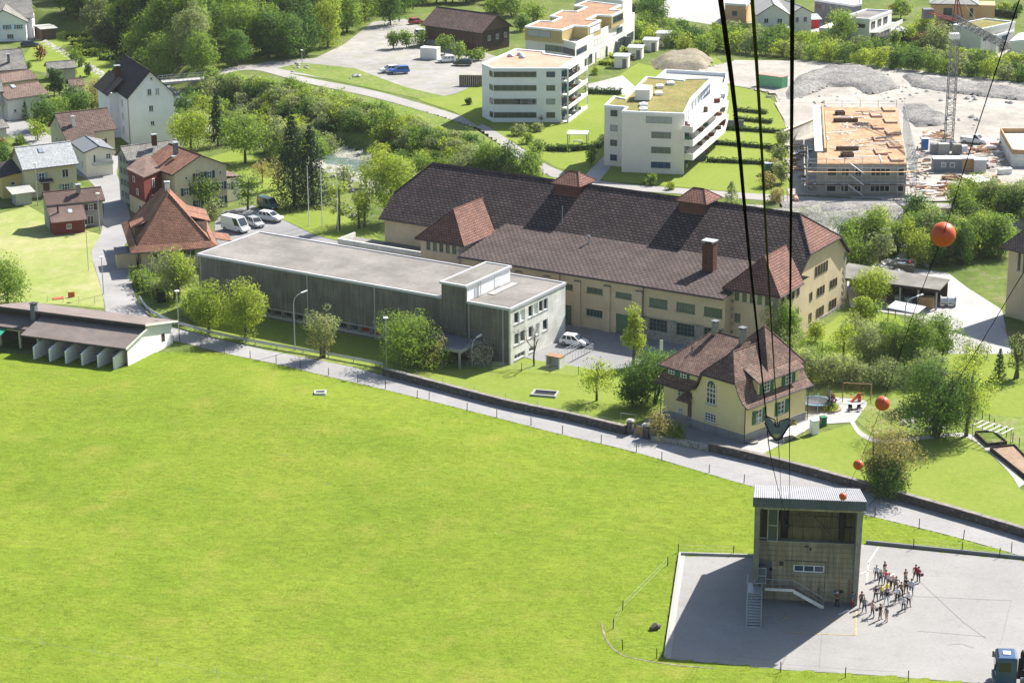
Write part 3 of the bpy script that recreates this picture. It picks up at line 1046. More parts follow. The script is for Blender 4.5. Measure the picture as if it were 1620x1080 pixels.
sheet('garden_terrace',[(1255,640),(1290,626),(1370,634),(1372,640),(1352,668),(1290,672),(1250,696),(1200,722),(1170,712),(1185,700),(1262,660)],M['pave'],.072)
road('garden_path',[(1350,665),(1362,682),(1385,694),(1410,696),(1465,690),(1530,686),(1570,710),(1605,745),(1622,765)],
  [(1345,669),(1358,688),(1383,700),(1410,702),(1465,695),(1525,692),(1562,714),(1598,750),(1612,772)],M['pave'],.07)
sheet('hall_lawn',[(1262,545),(1345,488),(1420,500),(1500,560),(1700,560),(1700,680),(1500,645),(1290,620),(1250,590)],M['lawn'],.02)
sheet('service_yard',[(1335,425),(1400,418),(1500,432),(1530,455),(1585,490),(1600,560),(1500,560),(1440,500),(1345,486)],M['pave'],.035)
sheet('village_green',[(60,60),(100,50),(180,95),(190,110),(170,125),(100,120),(38,110),(38,90)],M['lawn'],.02)
sheet('riverside_lawn',[(330,250),(380,235),(430,262),(455,300),(540,340),(600,372),(570,384),(500,372),(448,345),(400,300),(335,265)],M['lawn'],.06)
sheet('flag_lawn',[(405,325),(440,320),(520,335),(610,385),(570,390),(500,373),(446,347)],M['lawn'],.08)
drape('dyke_slope',[(370,118),(440,128),(600,158),(700,185),(760,205),(815,248),(870,280),(900,290),(860,300),(740,262),(600,222),(420,178),(350,140)],M['slope'],.8,.06)
road('dyke_track',[(345,112),(400,103),(480,122),(600,146),(720,181),(770,200),(830,238),(880,268),(960,288),(1100,300),(1250,310),(1420,318),(1620,330)],
  [(345,120),(400,111),(480,131),(600,157),(712,190),(755,207),(810,244),(865,277),(940,296),(1100,309),(1250,320),(1420,326),(1620,338)],M['gravel_path'],.06)
sheet('gravel_parking',[(345,116),(420,98),(500,92),(545,70),(590,35),(640,30),(700,60),(800,95),(762,130),(722,148),(690,155),(640,145),(600,138),(500,122),(400,108)],M['parking'],.03)
sheet('parking_verge',[(438,108),(480,100),(560,108),(640,138),(700,152),(700,165),(600,143),(500,121)],M['slope'],.05)
sheet('orchard_lawn',[(660,158),(720,150),(765,128),(790,190),(755,200),(720,178)],M['lawn'],.065)
sheet('apartment_lawn',[(760,190),(890,190),(930,150),(1010,100),(1100,120),(1130,90),(1250,180),(1248,312),(1100,298),(960,286),(880,265),(830,236),(790,212)],M['lawn'],.03)
sheet('apartment_path',[(905,300),(935,268),(958,245),(966,240),(968,262),(950,285),(935,297)],M['pave'],.075)
sheet('playground',[(925,135),(985,120),(1005,138),(990,152),(930,140)],M['pave'],.05)
sheet('site_ground',[(1105,112),(1160,98),(1260,96),(1380,104),(1500,118),(1640,136),(1760,150),(1760,330),(1420,317),(1250,308),(1246,210),(1225,150),(1130,128)],M['site'],.09)
drape('building_site',[(1105,112),(1160,98),(1260,96),(1380,104),(1500,118),(1640,136),(1760,150),(1760,330),(1420,317),(1250,308),(1246,210),(1225,150),(1130,128)],M['site'],1.3,.05,
  extra=lambda X,Y: np.clip(vnoise(X,Y,6,9)-.3,0,1)*.35+vnoise(X,Y,1.9,4)*.08,smooth=True)
sheet('houses_street',[(1030,0),(1080,-15),(1180,10),(1185,40),(1140,42),(1040,25)],M['pave'],.03)
def pile(name,label,pts,h,seed,m,cat='gravel heap',rough_=.5):
 q = px2(pts)
 w = [p for p in q]
 def ex(X,Y):
  d = edge_dist(X,Y,w)
  ins = inside(X,Y,w)
  k = np.where(ins,np.clip(d/(h*1.6),0,1),-.05)
  return k*h*(.7+.5*vnoise(X,Y,5,seed))+vnoise(X,Y,1.2,seed+1)*rough_*np.clip(k,0,1)
 o = drape(name,pts,m,.9,.10,ex,smooth=False,kind='thing')
 return tag(o,label,cat,kind='thing')
pile('gravel_heap', 'long grey heap of crushed rock curving behind the building site',[(1240,150),(1262,122),(1310,108),(1370,110),(1410,125),(1425,142),(1375,152),(1350,140),(1310,138),(1280,152),(1245,160)],.8,11,M['scree'])
pile('gravel_heap', 'grey gravel bank beside the crane along the dirt road',[(1425,120),(1480,125),(1620,145),(1700,152),(1700,166),(1600,160),(1480,146),(1440,138)],.6,15,M['scree'])
pile('gravel_heap', 'grey rubble heap between the concrete frame and the crane',[(1428,168),(1470,172),(1500,185),(1495,200),(1450,202),(1430,190)],.8,17,M['scree'])
pile('earth_mound', 'brown earth mound with green tufts above the sedum roofed block',[(1030,96),(1060,88),(1110,84),(1130,96),(1120,112),(1060,112),(1036,110)],1.7,19,M['mound'], 'earth mound')
drape('river_bed',[(-60,-8),(120,48),(240,108),(330,150),(450,190),(620,235),(800,300),(900,310),(1250,322),(1500,330),(1750,345),(1750,440),(1340,412),(1000,400),(800,372),(620,345),(520,320),(430,270),(330,215),(220,160),(100,105),(-60,50)],M['riverbed'],1.6,.04,
  extra=lambda X,Y: np.where(river_dist(X,Y) < 5.0,vnoise(X,Y,2.2,21)*.5+np.clip(river_dist(X,Y)+4.0,0,3)*.22,-.1))
drape('gravel_bank',[(1236,321),(1300,323),(1425,328),(1430,345),(1370,352),(1340,372),(1270,362),(1225,350)],M['scree'],1.2,.25,extra=lambda X,Y: vnoise(X,Y,1.5,31)*.3)
wm_,wn_,wl_,wb_ = nt('river_water',.08,.5)
wt = noise(wn_,wl_,.9,4,.6,stretch=(.6,1.2,1))
wr = ramp(wn_,wl_,wt.outputs[0],[(.35,(.09,.14,.13,1)),(.6,(.14,.19,.18,1)),(.78,(.38,.42,.42,1))])
wl_.new(wr.outputs[0],wb_.inputs['Base Color'])
bump(wn_,wl_,wb_,wt.outputs[0],.5,.2)
wq = MB()
for i in range(len(RIVER)-1):
 a,b = RIVER[i],RIVER[i+1]
 pa,pb = RIVER[max(i-1,0)],RIVER[min(i+2,len(RIVER)-1)]
 na = Vector((-(b.y-pa.y),b.x-pa.x,0)).normalized()*RIVER_HALF[i]*.42
 nb = Vector((-(pb.y-a.y),pb.x-a.x,0)).normalized()*RIVER_HALF[i+1]*.42
 zz = Vector((0,0,.25))
 wq.poly([a-na+zz,b-nb+zz,b+nb+zz,a+na+zz])
tag(wq.build('water',wm_),kind='structure')
sheet('far_street',[(1040,-12),(1200,-18),(1420,-22),(1720,-16),(1720,-6),(1440,-10),(1260,-4),(1190,4),(1060,6)],M['pave'],.04)
sheet('house_terrace',[(1180,44),(1330,56),(1440,62),(1450,52),(1420,40),(1300,36),(1190,26)],M['pave'],.05)
sheet('house_terrace',[(1556,96),(1640,84),(1640,64),(1600,62),(1560,80)],M['pave'],.05)
# ---------------------------------------------------------------- buildings
def rot2(v,a):
 return Vector((v[0]*math.cos(a)-v[1]*math.sin(a),v[0]*math.sin(a)+v[1]*math.cos(a),0))
def ray(px,py):
 return _fw+_r*((px-810.0)/F_PX)-_u*((py-540.0)/F_PX)
def from_roof(A,B,R,ze,pitch,ov=.5,ovx=.4,zb=.0):
 """house with its ridge parallel to the front: front eave corners A, B and one ridge end R"""
 a,b = P(*A,ze+zb),P(*B,ze+zb)
 az = math.atan2(b.y-a.y,b.x-a.x)
 W = (b-a).length-2*ovx
 d = ray(*R)
 c,s = math.cos(az),math.sin(az)
 ly = lambda v: -v.x*s+v.y*c
 o = Vector((0,0,CAM_H))-a
 t = (o.z-pitch*ly(o))/(pitch*ly(d)-d.z)
 hs = ly(o+d*t)
 D = max(2.0,2*(hs-ov))
 O = Vector((a.x,a.y,zb))+rot2((ovx,ov),az)
 return O,az,W,D,ze+ov*pitch,pitch*D/2
def from_gable(A,B,T,Rb,ze,ov=.5,ovy=.4):
 """house with its gable to the front: eave corners A, B, gable top T, far ridge end Rb"""
 a,b = P(*A,ze),P(*B,ze)
 az = math.atan2(b.y-a.y,b.x-a.x)
 Wf = (b-a).length
 W = Wf-2*ov
 c,s = math.cos(az),math.sin(az)
 ly = lambda v: -v.x*s+v.y*c
 o = Vector((0,0,CAM_H))-a
 d = ray(*T)
 t = -ly(o)/ly(d)
 zr = (o+d*t).z+ze
 pitch = (zr-ze)/(Wf/2)
 q = P(*Rb,zr)-Vector((a.x,a.y,0))
 D = max(3.0,ly(q)-2*ovy)
 O = Vector((a.x,a.y,0))+rot2((ov,ovy),az)
 return O,az,W,D,ze+ov*pitch,pitch*W/2
WH = {}
WS = {'shut': M['green_shutter'], 'nx': 2, 'nz': 1}
ST = lambda **k: k
# ---- 1. the long hall with the dark tiled roof
AX = math.radians(-31.6)
hall = Bld('factory_hall', 'long cream hall with a huge dark brown tiled roof and two ridge turrets', 'factory',P(886,511),AX,M['cream'])
gf = ST(frame=M['green_frame'],pane=M['glass_green'],nx=6,nz=1,fw=.1,sillm=M['green_frame'])
gl = ST(frame=M['green_frame'],pane=M['glass'],nx=5,nz=3,fw=.1)
gd = ST(door=M['green_door'],nosill=True)
front = [(17.0,5.25,2.0,.85,gf),(21.3,5.3,2.6,.85,gf),(26.0,5.3,2.6,.85,gf),
   (21.2,1.8,2.7,1.1,gl),(16.0,.03,2.8,2.9,gd),(26.1,.03,2.5,2.9,gd),(11.6,5.25,2.6,.85,gf),(6.6,5.25,2.6,.85,gf),(11.6,1.8,2.6,1.1,gl),(6.6,1.8,2.6,1.1,gl),(1.8,5.25,2.6,.85,gf),
   (31.4,4.75,2.9,1.35,gf),(35.7,4.75,2.9,1.35,gf),(40.0,4.75,2.8,1.35,gf),
   (31.4,1.25,2.9,1.9,gl),(35.7,1.25,2.9,1.9,gl),(40.0,1.25,2.8,1.9,gl)]
hall.walls(-16.9,.0,43.2,11.2,.0,7.75,{'front': front},rec=.25)
hall.walls(-38.3,11.2,70.0,17.8,.0,8.35,{},rec=.2)
sb = MB()
ops_ = [(31.4-30.1,1.25-.12,2.9,1.9+.3),(35.7-30.1,1.25-.12,2.9,1.9+.3),(40.0-30.1,1.25-.12,2.8,1.9+.3)]
facade(sb,(13.2,-.07,0),(1,0,0),(0,-1,0),13.1,3.1,ops_,.07)
sb.box(13.2,-.07,3.1,26.3,0,3.14)
hall.part('stone_base',sb,M['rubble'])
for x in (-12.3,-7.4,-2.6,2.5,7.35,12.5):
 p = hall.part('pilaster',MB().box(x,-.28,0,x+.95,0,6.7),M['cream'])
 MB().box(x-.06,-.36,6.7,x+1.01,.0,6.85).build('capping',M['coping'],p)
for x,zb in ((.2,7.6),(13.75,7.6)):
 hall.pipe(x,-.4,.0,zb)
t = .22
zr,yr = 15.2,20.3
mr = MB()
mr.slab([(-38.9,10.5,8.0),(-16.8,10.5,8.0),(-16.8,12.4,9.42),(26.4,12.4,9.42),(26.4,10.5,8.0),(32.2,10.5,8.0),(32.2,14.8,11.1),(28.0,yr,zr),(-35.2,yr,zr),(-38.9,14.8,11.1)],t)
mr.slab([(-38.9,29.5,8.0),(32.2,29.5,8.0),(32.2,25.8,11.1),(28.0,yr,zr),(-35.2,yr,zr),(-38.9,25.8,11.1)],t)
roof = hall.part('roof',mr,M['tile_dark'])
MB().slab([(-16.9,-.75,7.62),(26.4,-.75,7.62),(26.4,12.55,9.52),(-16.9,12.55,9.52)],t).build('aisle_roof',M['tile_mid'],roof)
hp = MB()
hp.slab([(32.2,14.75,11.1),(32.2,25.85,11.1),(27.9,yr,zr+.02)],t+.02)
hp.build('half_hip',M['tile_red'],roof)
MB().slab([(-38.9,25.8,11.1),(-38.9,14.8,11.1),(-35.2,yr,zr)],t).build('half_hip',M['tile_dark'],roof)
rc = MB()
rc.tube([(-35.2,yr,zr+t),(28.0,yr,zr+t)],.16,6)
for q in ((32.2,14.8,11.1+t),(32.2,25.8,11.1+t)):
 rc.tube([q,(28.0,yr,zr+t)],.14,6)
for q in ((-38.9,14.8,11.1+t),(-38.9,25.8,11.1+t)):
 rc.tube([q,(-35.2,yr,zr+t)],.14,6)
rc.build('ridge_tiles',M['tile_dark'],roof)
g = MB()
g.tube([(-16.9,-.83,7.7),(26.4,-.83,7.7)],.1,6)
g.tube([(-38.9,10.42,8.1),(-16.9,10.42,8.1)],.1,6)
for (a_,b_) in (((32.24,10.5,8.0),(32.24,14.8,11.1)),((32.24,14.8,11.1),(32.24,25.8,11.1)),((32.24,29.5,8.0),(32.24,25.8,11.1))):
 g.tube([(a_[0],a_[1],a_[2]+.1),(b_[0],b_[1],b_[2]+.1)],.12,4)
g.build('gutter',M['dark_metal'],roof)
for xx in (-38.3,31.7):
 e = MB()
 q = [(xx,11.2,8.35),(xx,29.0,8.35),(xx,25.8,11.25),(xx,14.8,11.25)]
 e.poly(q if xx > 0 else q[::-1])
 hall.part('gable_wall',e,M['cream'])
br = ST(frame=M['brown_shutter'],pane=M['glass'],nx=1,nz=1,fw=.07)
for y0 in (14.7,19.0,23.5):
 for k in range(3):
  for z0,hh in ((.7,1.35),(3.9,1.25)):
   hall.window(Vector((31.7,y0+k*.95,z0)),Vector((0,1,0)),Vector((1,0,0)),math.pi/2,.55,hh,br,.0)
for k in range(5):
 hall.window(Vector((31.7,18.0+k*.95,7.1)),Vector((0,1,0)),Vector((1,0,0)),math.pi/2,.5,1.5,br,.0)
q = MB()
for k in range(16):
 w = .55 if k % 2 else .95
 q.box(31.6,11.2-.05,k*.52,31.76,11.2+w,k*.52+.47)
 q.box(31.6,29.0-w,k*.52,31.76,29.05,k*.52+.47)
hall.part('quoins',q,M['rubble'])['kind'] = 'stuff'
hall.part('stone_base',MB().box(31.65,11.3,-.1,31.82,28.9,.45),M['rubble'])
def tower(x0,x1,y0,y1,ze,zr_,hip_back,win=True):
 w = hall.walls(x0+.6,y0+.6,x1-x0-1.2,y1-y0-.6,0,ze,{'front': [((x1-x0-1.2)*.14+k*1.15,ze-1.75,.72,1.4,ST(frame=M['green_frame'],pane=M['glass_green'],nx=1,nz=2,fw=.07)) for k in range(5)]+([(1.1,3.9,.95,1.3,ST(frame=M['green_frame'],pane=M['glass_green'],nx=1,nz=1))] if x0 > 0 else [])},.16)
 xm = (x0+x1)/2
 hw = (x1-x0)/2
 tr = MB()
 a_,b_,c_,d_ = (x0,y0,ze-.25),(x1,y0,ze-.25),(x1,y1,ze-.25),(x0,y1,ze-.25)
 r1,r2 = (xm,y0+hw*.92,zr_),(xm,y1,zr_)
 tr.slab([a_,b_,r1],.18)
 tr.slab([b_,(x1,y1-3.2,ze-.25),r2,r1],.18)
 tr.slab([a_,r1,r2,(x0,y1-3.2,ze-.25)],.18)
 r = hall.part('tower_roof',tr,M['tile_red'])
 c = MB()
 up = lambda p: (p[0],p[1],p[2]+.18)
 for p_ in (a_,b_,r2):
  c.tube([up(p_),up(r1)],.11,6)
 c.build('ridge_tiles',M['tile_red'],r)
 MB().tube([(x0,y0-.05,ze-.2),(x1,y0-.05,ze-.2)],.08,6).tube([(x1+.05,y0,ze-.2),(x1+.05,y1-3.2,ze-.2)],.08,6).build('gutter',M['dark_metal'],r)
 qq = MB()
 for k in range(int(ze/.55)):
  ww = .6 if k % 2 else 1.0
  qq.box(x1-.6-ww,y0+.54,k*.55,x1-.55,y0+.72,k*.55+.5)
  if x0 > 0:
   qq.box(x0+.55,y0+.54,k*.55,x0+.6+ww,y0+.72,k*.55+.5)
 hall.part('quoins',qq,M['rubble'])['kind'] = 'stuff'
tower(25.1,33.9,1.4,12.5,8.75,12.6,True)
for k in range(4):
 for z0,h_ in ((7.0,1.3),(3.9,1.3)):
  hall.window(Vector((33.3,3.2+k*1.7,z0)),Vector((0,1,0)),Vector((1,0,0)),math.pi/2,.7,h_,br,.0)
tower(-25.6,-16.95,.8,12.8,9.1,12.95,False)
M['turret_wood'] = plain('turret_boards',(.13,.055,.042),.8,.2,2.0)
def turret(x0,x1,y0,y1,ze):
 w = hall.part('turret',MB().box(x0+.5,y0+.5,13.0,x1-.5,y1-.5,ze+.1),M['turret_wood'])
 lv = MB()
 for k in range(6):
  lv.box(x0+.7,y0+.42,13.2+k*.42,x1-.7,y0+.5,13.2+k*.42+.3)
 lv.build('louvres',M['turret_wood'],w)
 tr = MB()
 ym = (y0+y1)/2
 zt = ze+1.6
 r1,r2 = (x0+1.7,ym,zt),(x1-1.7,ym,zt)
 a_,b_,c_,d_ = (x0,y0,ze),(x1,y0,ze),(x1,y1,ze),(x0,y1,ze)
 for s_ in ([a_,b_,r2,r1],[b_,c_,r2],[c_,d_,r1,r2],[d_,a_,r1]):
  tr.slab(s_,.14)
 tr.build('turret_roof',M['tile_red'],w)
 c = MB()
 for p_,q_ in ((a_,r1),(b_,r2),(c_,r2),(d_,r1),(r1,r2)):
  c.tube([(p_[0],p_[1],p_[2]+.14),(q_[0],q_[1],q_[2]+.14)],.1,6)
 c.build('turret_hips',M['tile_red'],w)
turret(-12.0,-7.0,17.7,22.9,15.45)
turret(9.2,14.3,17.7,22.9,15.45)
ch = hall.part('chimney',MB().box(19.2,6.9,8.2,20.9,8.2,13.0),M['brick_chimney'])
MB().box(19.05,6.75,13.3,21.05,8.35,13.42).box(19.3,7.0,13.0,19.5,8.1,13.35).box(20.6,7.0,13.0,20.8,8.1,13.35).build('chimney_cap',M['zinc'],ch)
vp = hall.part('vent_pipe',MB().tube([(-1.0,10.2,8.9),(-1.0,10.2,10.4)],.16,8).tube([(-1.0,10.2,10.4),(-1.0,9.6,10.75)],.18,8),M['steel'])
hall.part('vent_pipe',MB().tube([(-7.7,13.8,10.2),(-7.7,13.8,13.4)],.04,5),M['steel'])
hall.walls(-44.0,6.6,18.9,4.6,0,4.3,{},.1)
hall.part('terrace',MB().box(-44.0,6.6,4.3,-25.2,11.2,4.36),M['roof_gravel_dark'])
hall.part('parapet',MB().box(-44.1,6.5,4.36,-25.1,6.8,5.1).box(-44.1,6.8,4.36,-43.8,11.0,5.1),M['concrete_pale'])
# ---- 2. flat roofed concrete block
SX = math.radians(-31.9)
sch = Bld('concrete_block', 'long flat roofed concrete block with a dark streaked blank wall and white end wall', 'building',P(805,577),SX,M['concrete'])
wp = ST(frame=M['white_frame'],pane=M['glass'],nx=1,nz=1,fw=.1)
wpn = lambda pane: ST(frame=M['white_frame'],pane=pane,nx=1,nz=1,fw=.1)
redp = plain('red_curtain',(.3,.03,.03),.7,.1)
lowops = []
for k in range(20):
 x = 8.0+k*1.95
 if x+1.3 > 42:
  break
 lowops.append((x,.75,1.25,.75,ST(frame=M['concrete_mid'],pane=redp if k in (8,11,12) else M['glass'],nx=1,nz=1,fw=.06)))
sch.walls(-54.0,.0,54.0,14.7,-.4,8.3,{'front': [(a,b+.4,c,d,e) for a,b,c,d,e in lowops]},.35)
end = sch.walls(-.02,.02,.3,14.66,-.4,8.28,{'right': [(1.0,5.9,1.3,1.6,wp),(2.5,5.9,1.3,1.6,wpn(M['white_blind'])),(4.7,5.9,1.2,1.6,wpn(M['glass'])),(6.0,5.9,1.2,1.6,wpn(M['white_blind'])),(7.5,5.9,1.2,1.6,wp),(8.8,5.9,1.1,1.6,wp),
                (1.0,2.9,1.3,1.6,wp),(2.5,2.9,1.3,1.6,wp),(4.7,2.9,1.2,1.6,wp),(6.6,2.9,1.0,1.6,wpn(M['white_blind'])),(8.5,2.9,1.4,1.6,wp),
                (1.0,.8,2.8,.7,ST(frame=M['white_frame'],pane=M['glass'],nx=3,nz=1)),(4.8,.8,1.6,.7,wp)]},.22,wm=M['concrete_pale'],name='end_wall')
sch.flat([(-54.05,-.05),(.33,-.05),(.33,14.73),(-54.05,14.73)],7.95,M['roof_gravel'],M['grey_edge'],.14,.2)
st_ = sch.part('stair_tower',MB().box(-10.7,-.25,3.6,-6.7,11.2,10.1),M['concrete'])
MB().box(-6.72,.0,8.0,-6.66,11.15,10.08).build('tower_side',M['white_cold'],st_)
MB().prism([(-10.8,-.35),(-6.6,-.35),(-6.6,11.3),(-10.8,11.3)],10.1,10.22).build('tower_roof',M['roof_gravel_dark'],st_)
rm = MB()
rm.box(-10.9,-.45,10.02,-6.5,-.15,10.34).box(-10.9,11.1,10.02,-6.5,11.4,10.34).box(-10.9,-.15,10.02,-10.6,11.1,10.34).box(-6.8,-.15,10.02,-6.5,11.1,10.34)
rm.build('roof_edge',M['grey_edge'],st_)
MB().box(-6.66,7.0,8.15,-6.62,8.6,9.9).build('door',M['white_blind'],st_)
MB().tube([(-6.5,2.6,8.1),(-6.5,2.6,10.2)],.05,5).tube([(-6.5,3.2,8.1),(-6.5,3.2,10.2)],.05,5).build('roof_ladder',M['steel'],st_)
MB().box(-6.2,4.5,8.0,-5.2,11.0,8.06).build('walkway',M['pave'],st_)
for x in (-53.6,-34.0,-22.2,-6.4,-.9):
 sch.part('joint_strip',MB().box(x-.09,-.06,-.4,x+.09,.0,7.8),M['sill'])
sch.part('string_course',MB().box(-46.5,-.10,.35,-12.2,0,.60).box(-46.5,-.08,1.6,-12.2,0,1.75),M['concrete_mid'])
cn = sch.part('entrance_canopy',MB().box(-12.0,-5.2,2.35,-4.4,.0,2.75),M['concrete_mid'])
MB().box(-11.8,-5.0,2.75,-4.6,-.05,2.79).build('canopy_top',M['slate_render'],cn)
cm = MB()
for x in (-11.6,-5.0):
 cm.box(x,-4.9,0,x+.25,-4.65,2.35)
cm.build('canopy_post',M['concrete_mid'],cn)
# ---- 3. yellow villa
vil = Bld('villa', 'pale yellow villa with green shutters and a swept red tiled roof', 'house',P(1177,702),math.radians(-45.2),M['villa_yellow'])
vb,vt = .0,4.75
bw = ST(frame=M['white_frame'],pane=M['glass'],nx=2,nz=3,fw=.07)
sw_ = ST(frame=M['white_frame'],pane=M['glass'],nx=2,nz=3,fw=.09,shut=M['green_shutter'],sw=.75)
vil.walls(-8.9,.0,8.9,12.8,1.15,3.9,{'front': [(2.2,.35,1.9,1.15,ST(frame=M['white_frame'],pane=M['glass'],nx=4,nz=3,fw=.09))],
          'right': [(2.3,.9,1.35,1.75,sw_),(7.0,.9,1.35,1.75,sw_)]},.14)
vil.walls(-14.2,.45,5.3,11.6,1.15,3.7,{'front': [(2.4,2.0,1.1,1.2,bw),(2.6,.2,.7,.6,bw)]},.14)
pl_ = MB()
pl_.box(-9.0,-.08,0,.08,12.9,1.15)
pl_.box(-14.3,.37,0,-9.0,12.1,1.15)
vil.part('plinth',pl_,M['plinth'])
gp = [(-8.3,.0,5.05),(-.55,0,5.05),(-.95,0,6.0),(-1.45,0,7.4),(-7.15,0,7.4),(-7.75,0,6.0)]
g_ = MB()
g_.poly(gp)
vil.part('gable_wall',g_,M['villa_yellow'])
aw = MB()
aw.box(-6.35,-.05,3.95,-4.85,.0,6.25)
pts_ = [(-5.6+.75*math.cos(a),0,6.25+.75*math.sin(a)) for a in [math.pi*i/10 for i in range(11)]]
aw.poly([(p[0],-.05,p[2]) for p in pts_])
ao = vil.part('arched_window',aw,M['glass'])
fr = MB()
for x in (-6.38,-5.88,-5.36,-4.9):
 fr.box(x,-.10,3.9,x+.08,-.05,6.5 if x in (-5.88,-5.36) else 6.3)
for z in (3.9,4.7,5.35,5.9):
 fr.box(-6.38,-.10,z,-4.82,-.055,z+.09)
for i in range(10):
 a,b = pts_[i],pts_[i+1]
 fr.tube([(a[0],-.07,a[2]),(b[0],-.07,b[2])],.06,4)
fr.build('window_frame',M['white_frame'],ao)
MB().box(-6.5,-.18,3.75,-4.7,.0,3.9).build('sill',M['sill'],ao)
dr = vil.part('door',MB().box(-9.9,.36,1.2,-8.95,.44,3.2),M['wood'])
MB().box(-10.3,-.5,.0,-8.95,.36,.45).box(-10.2,-.1,.45,-8.95,.36,.8).build('step',M['plinth'],dr)
vil.part('porch_roof',MB().slab([(-10.9,-.9,3.35),(-8.8,-.9,3.35),(-8.8,.5,4.3),(-10.3,.5,4.3)],.12),M['tile_villa'])
prof = [(-9.35,4.75),(-8.5,5.25),(-7.75,6.2),(-7.2,7.5),(-4.3,10.3),(-1.4,7.5),(-.8,6.2),(-.1,5.3),(.75,4.7)]
ya,yb = -.45,13.3
vr = MB()
for i in range(8):
 (x0,z0),(x1,z1) = prof[i],prof[i+1]
 if i in (3,4):
  ins0 = .0 if i == 3 else 3.1
  ins1 = 3.1 if i == 3 else .0
  vr.slab([(x0,ya+ins0,z0),(x1,ya+ins1,z1),(x1,yb-ins1,z1),(x0,yb-ins0,z0)],.15)
 else:
  y1_ = yb
  vr.slab([(x0,ya,z0),(x1,ya,z1),(x1,y1_,z1),(x0,y1_,z0)],.15)
vr.slab([(-7.2,ya,7.5),(-1.4,ya,7.5),(-4.3,ya+3.1,10.3)],.15)
vr.slab([(-7.2,yb,7.5),(-4.3,yb-3.1,10.3),(-1.4,yb,7.5)],.15)
apx = (-4.6,9.4,12.2)
for a,b in (((-9.4,5.4,7.4),(-.6,5.4,7.4)),((-.6,5.4,7.4),(-.6,13.3,7.4)),((-.6,13.3,7.4),(-9.4,13.3,7.4)),((-9.4,13.3,7.4),(-9.4,5.4,7.4))):
 vr.slab([a,b,apx],.15)
vr.slab([(-14.7,-.1,6.95),(-7.4,-.1,6.95),(-5.0,7.6,10.35),(-11.8,7.6,10.35)],.15)
vr.slab([(-14.7,13.2,6.95),(-11.8,7.6,10.35),(-5.0,7.6,10.35),(-5.0,13.2,6.95)],.15)
vr.slab([(-14.7,-.1,6.95),(-11.8,7.6,10.35),(-14.7,13.2,6.95)],.15)
vr.slab([(-15.3,-.55,4.7),(-8.9,-.55,4.7),(-8.9,.05,5.25),(-14.75,.05,5.25)],.12)
vr.slab([(-14.75,.05,5.25),(-8.6,.05,5.25),(-8.6,.45,6.0),(-14.3,.45,6.0)],.12)
vr.slab([(-15.3,-.55,4.7),(-14.75,.05,5.25),(-14.75,12.6,5.25),(-15.3,13.0,4.7)],.12)
vr.slab([(-14.75,.05,5.25),(-14.3,.45,6.2),(-14.3,12.2,6.2),(-14.75,12.6,5.25)],.12)
vroof = vil.part('roof',vr,M['tile_villa'])
vc = MB()
for a,b in (((-7.2,ya,7.65),(-4.3,ya+3.1,10.45)),((-1.4,ya,7.65),(-4.3,ya+3.1,10.45)),((-4.3,ya+3.1,10.45),(-4.3,8,10.45)),((-.6,5.4,7.55),(-4.6,9.4,12.35)),((-.6,13.3,7.55),(-4.6,9.4,12.35)),((-14.7,-.1,7.1),(-11.8,7.6,10.5)),((-11.8,7.6,10.5),(-5.5,7.6,10.5))):
 vc.tube([a,b],.1,6)
vc.build('ridge_tiles',M['tile_villa'],vroof)
vg = MB()
vg.tube([(.82,ya,4.72),(.82,yb,4.72)],.08,6)
vg.tube([(-15.3,-.6,4.72),(-9.2,-.6,4.72)],.07,6)
for i in range(8):
 if i in (3,4):
  continue
 (x0,z0),(x1,z1) = prof[i],prof[i+1]
 vg.slab([(x0,ya-.06,z0-.04),(x1,ya-.06,z1-.04),(x1,ya,z1-.04),(x0,ya,z0-.04)],.22)
vg.slab([(-7.25,ya-.07,7.42),(-1.35,ya-.07,7.42),(-1.35,ya,7.42),(-7.25,ya,7.42)],.22)
vg.tube([(-14.8,-.18,6.98),(-7.6,-.18,6.98)],.07,5)
vg.build('gutter',M['dark_metal'],vroof)
vil.part('wall',MB().box(-14.0,.5,4.8,-8.0,12.0,7.1),M['villa_yellow'])
for x in (-13.4,-11.3):
 vil.window(Vector((x,.5,6.0)),Vector((1,0,0)),Vector((0,-1,0)),0,1.0,.85,ST(frame=M['white_frame'],pane=M['glass'],nx=2,nz=2,fw=.09,shut=M['green_shutter'],sw=.5),.0)
dm = MB()
dm.box(-2.2,2.9,5.2,-.25,11.6,7.35)
dmo = vil.part('dormer',dm,M['villa_yellow'])
MB().slab([(.25,2.5,7.2),(.25,12.0,7.2),(-2.4,12.0,8.55),(-2.4,2.5,8.55)],.14).build('dormer_roof',M['tile_villa'],dmo)
MB().slab([(.25,2.46,7.2),(-2.4,2.46,8.5),(-2.4,2.5,8.5),(.25,2.5,7.2)],.18).tube([(.3,2.5,7.22),(.3,12.0,7.22)],.06,5).build('dormer_gutter',M['dark_metal'],dmo)
for y in (4.0,8.6):
 vil.window(Vector((-.25,y,5.65)),Vector((0,1,0)),Vector((1,0,0)),math.pi/2,1.3,1.45,sw_,.0)
vil.chimney(-11.2,7.3,9.8,11.8,.7,.7,cap=M['slate_render'])
vil.chimney(-6.3,7.0,9.4,12.0,.7,.7,cap=M['slate_render'])
vil.pipe(.25,-.25,0,4.7)
vil.pipe(.25,13.0,0,4.7)
vil.root.scale = (.955,.94,1.0)
vil.part('vent_pipe',MB().tube([(-11.9,3.4,8.4),(-11.9,3.4,9.3)],.08,6),M['dark_metal'])
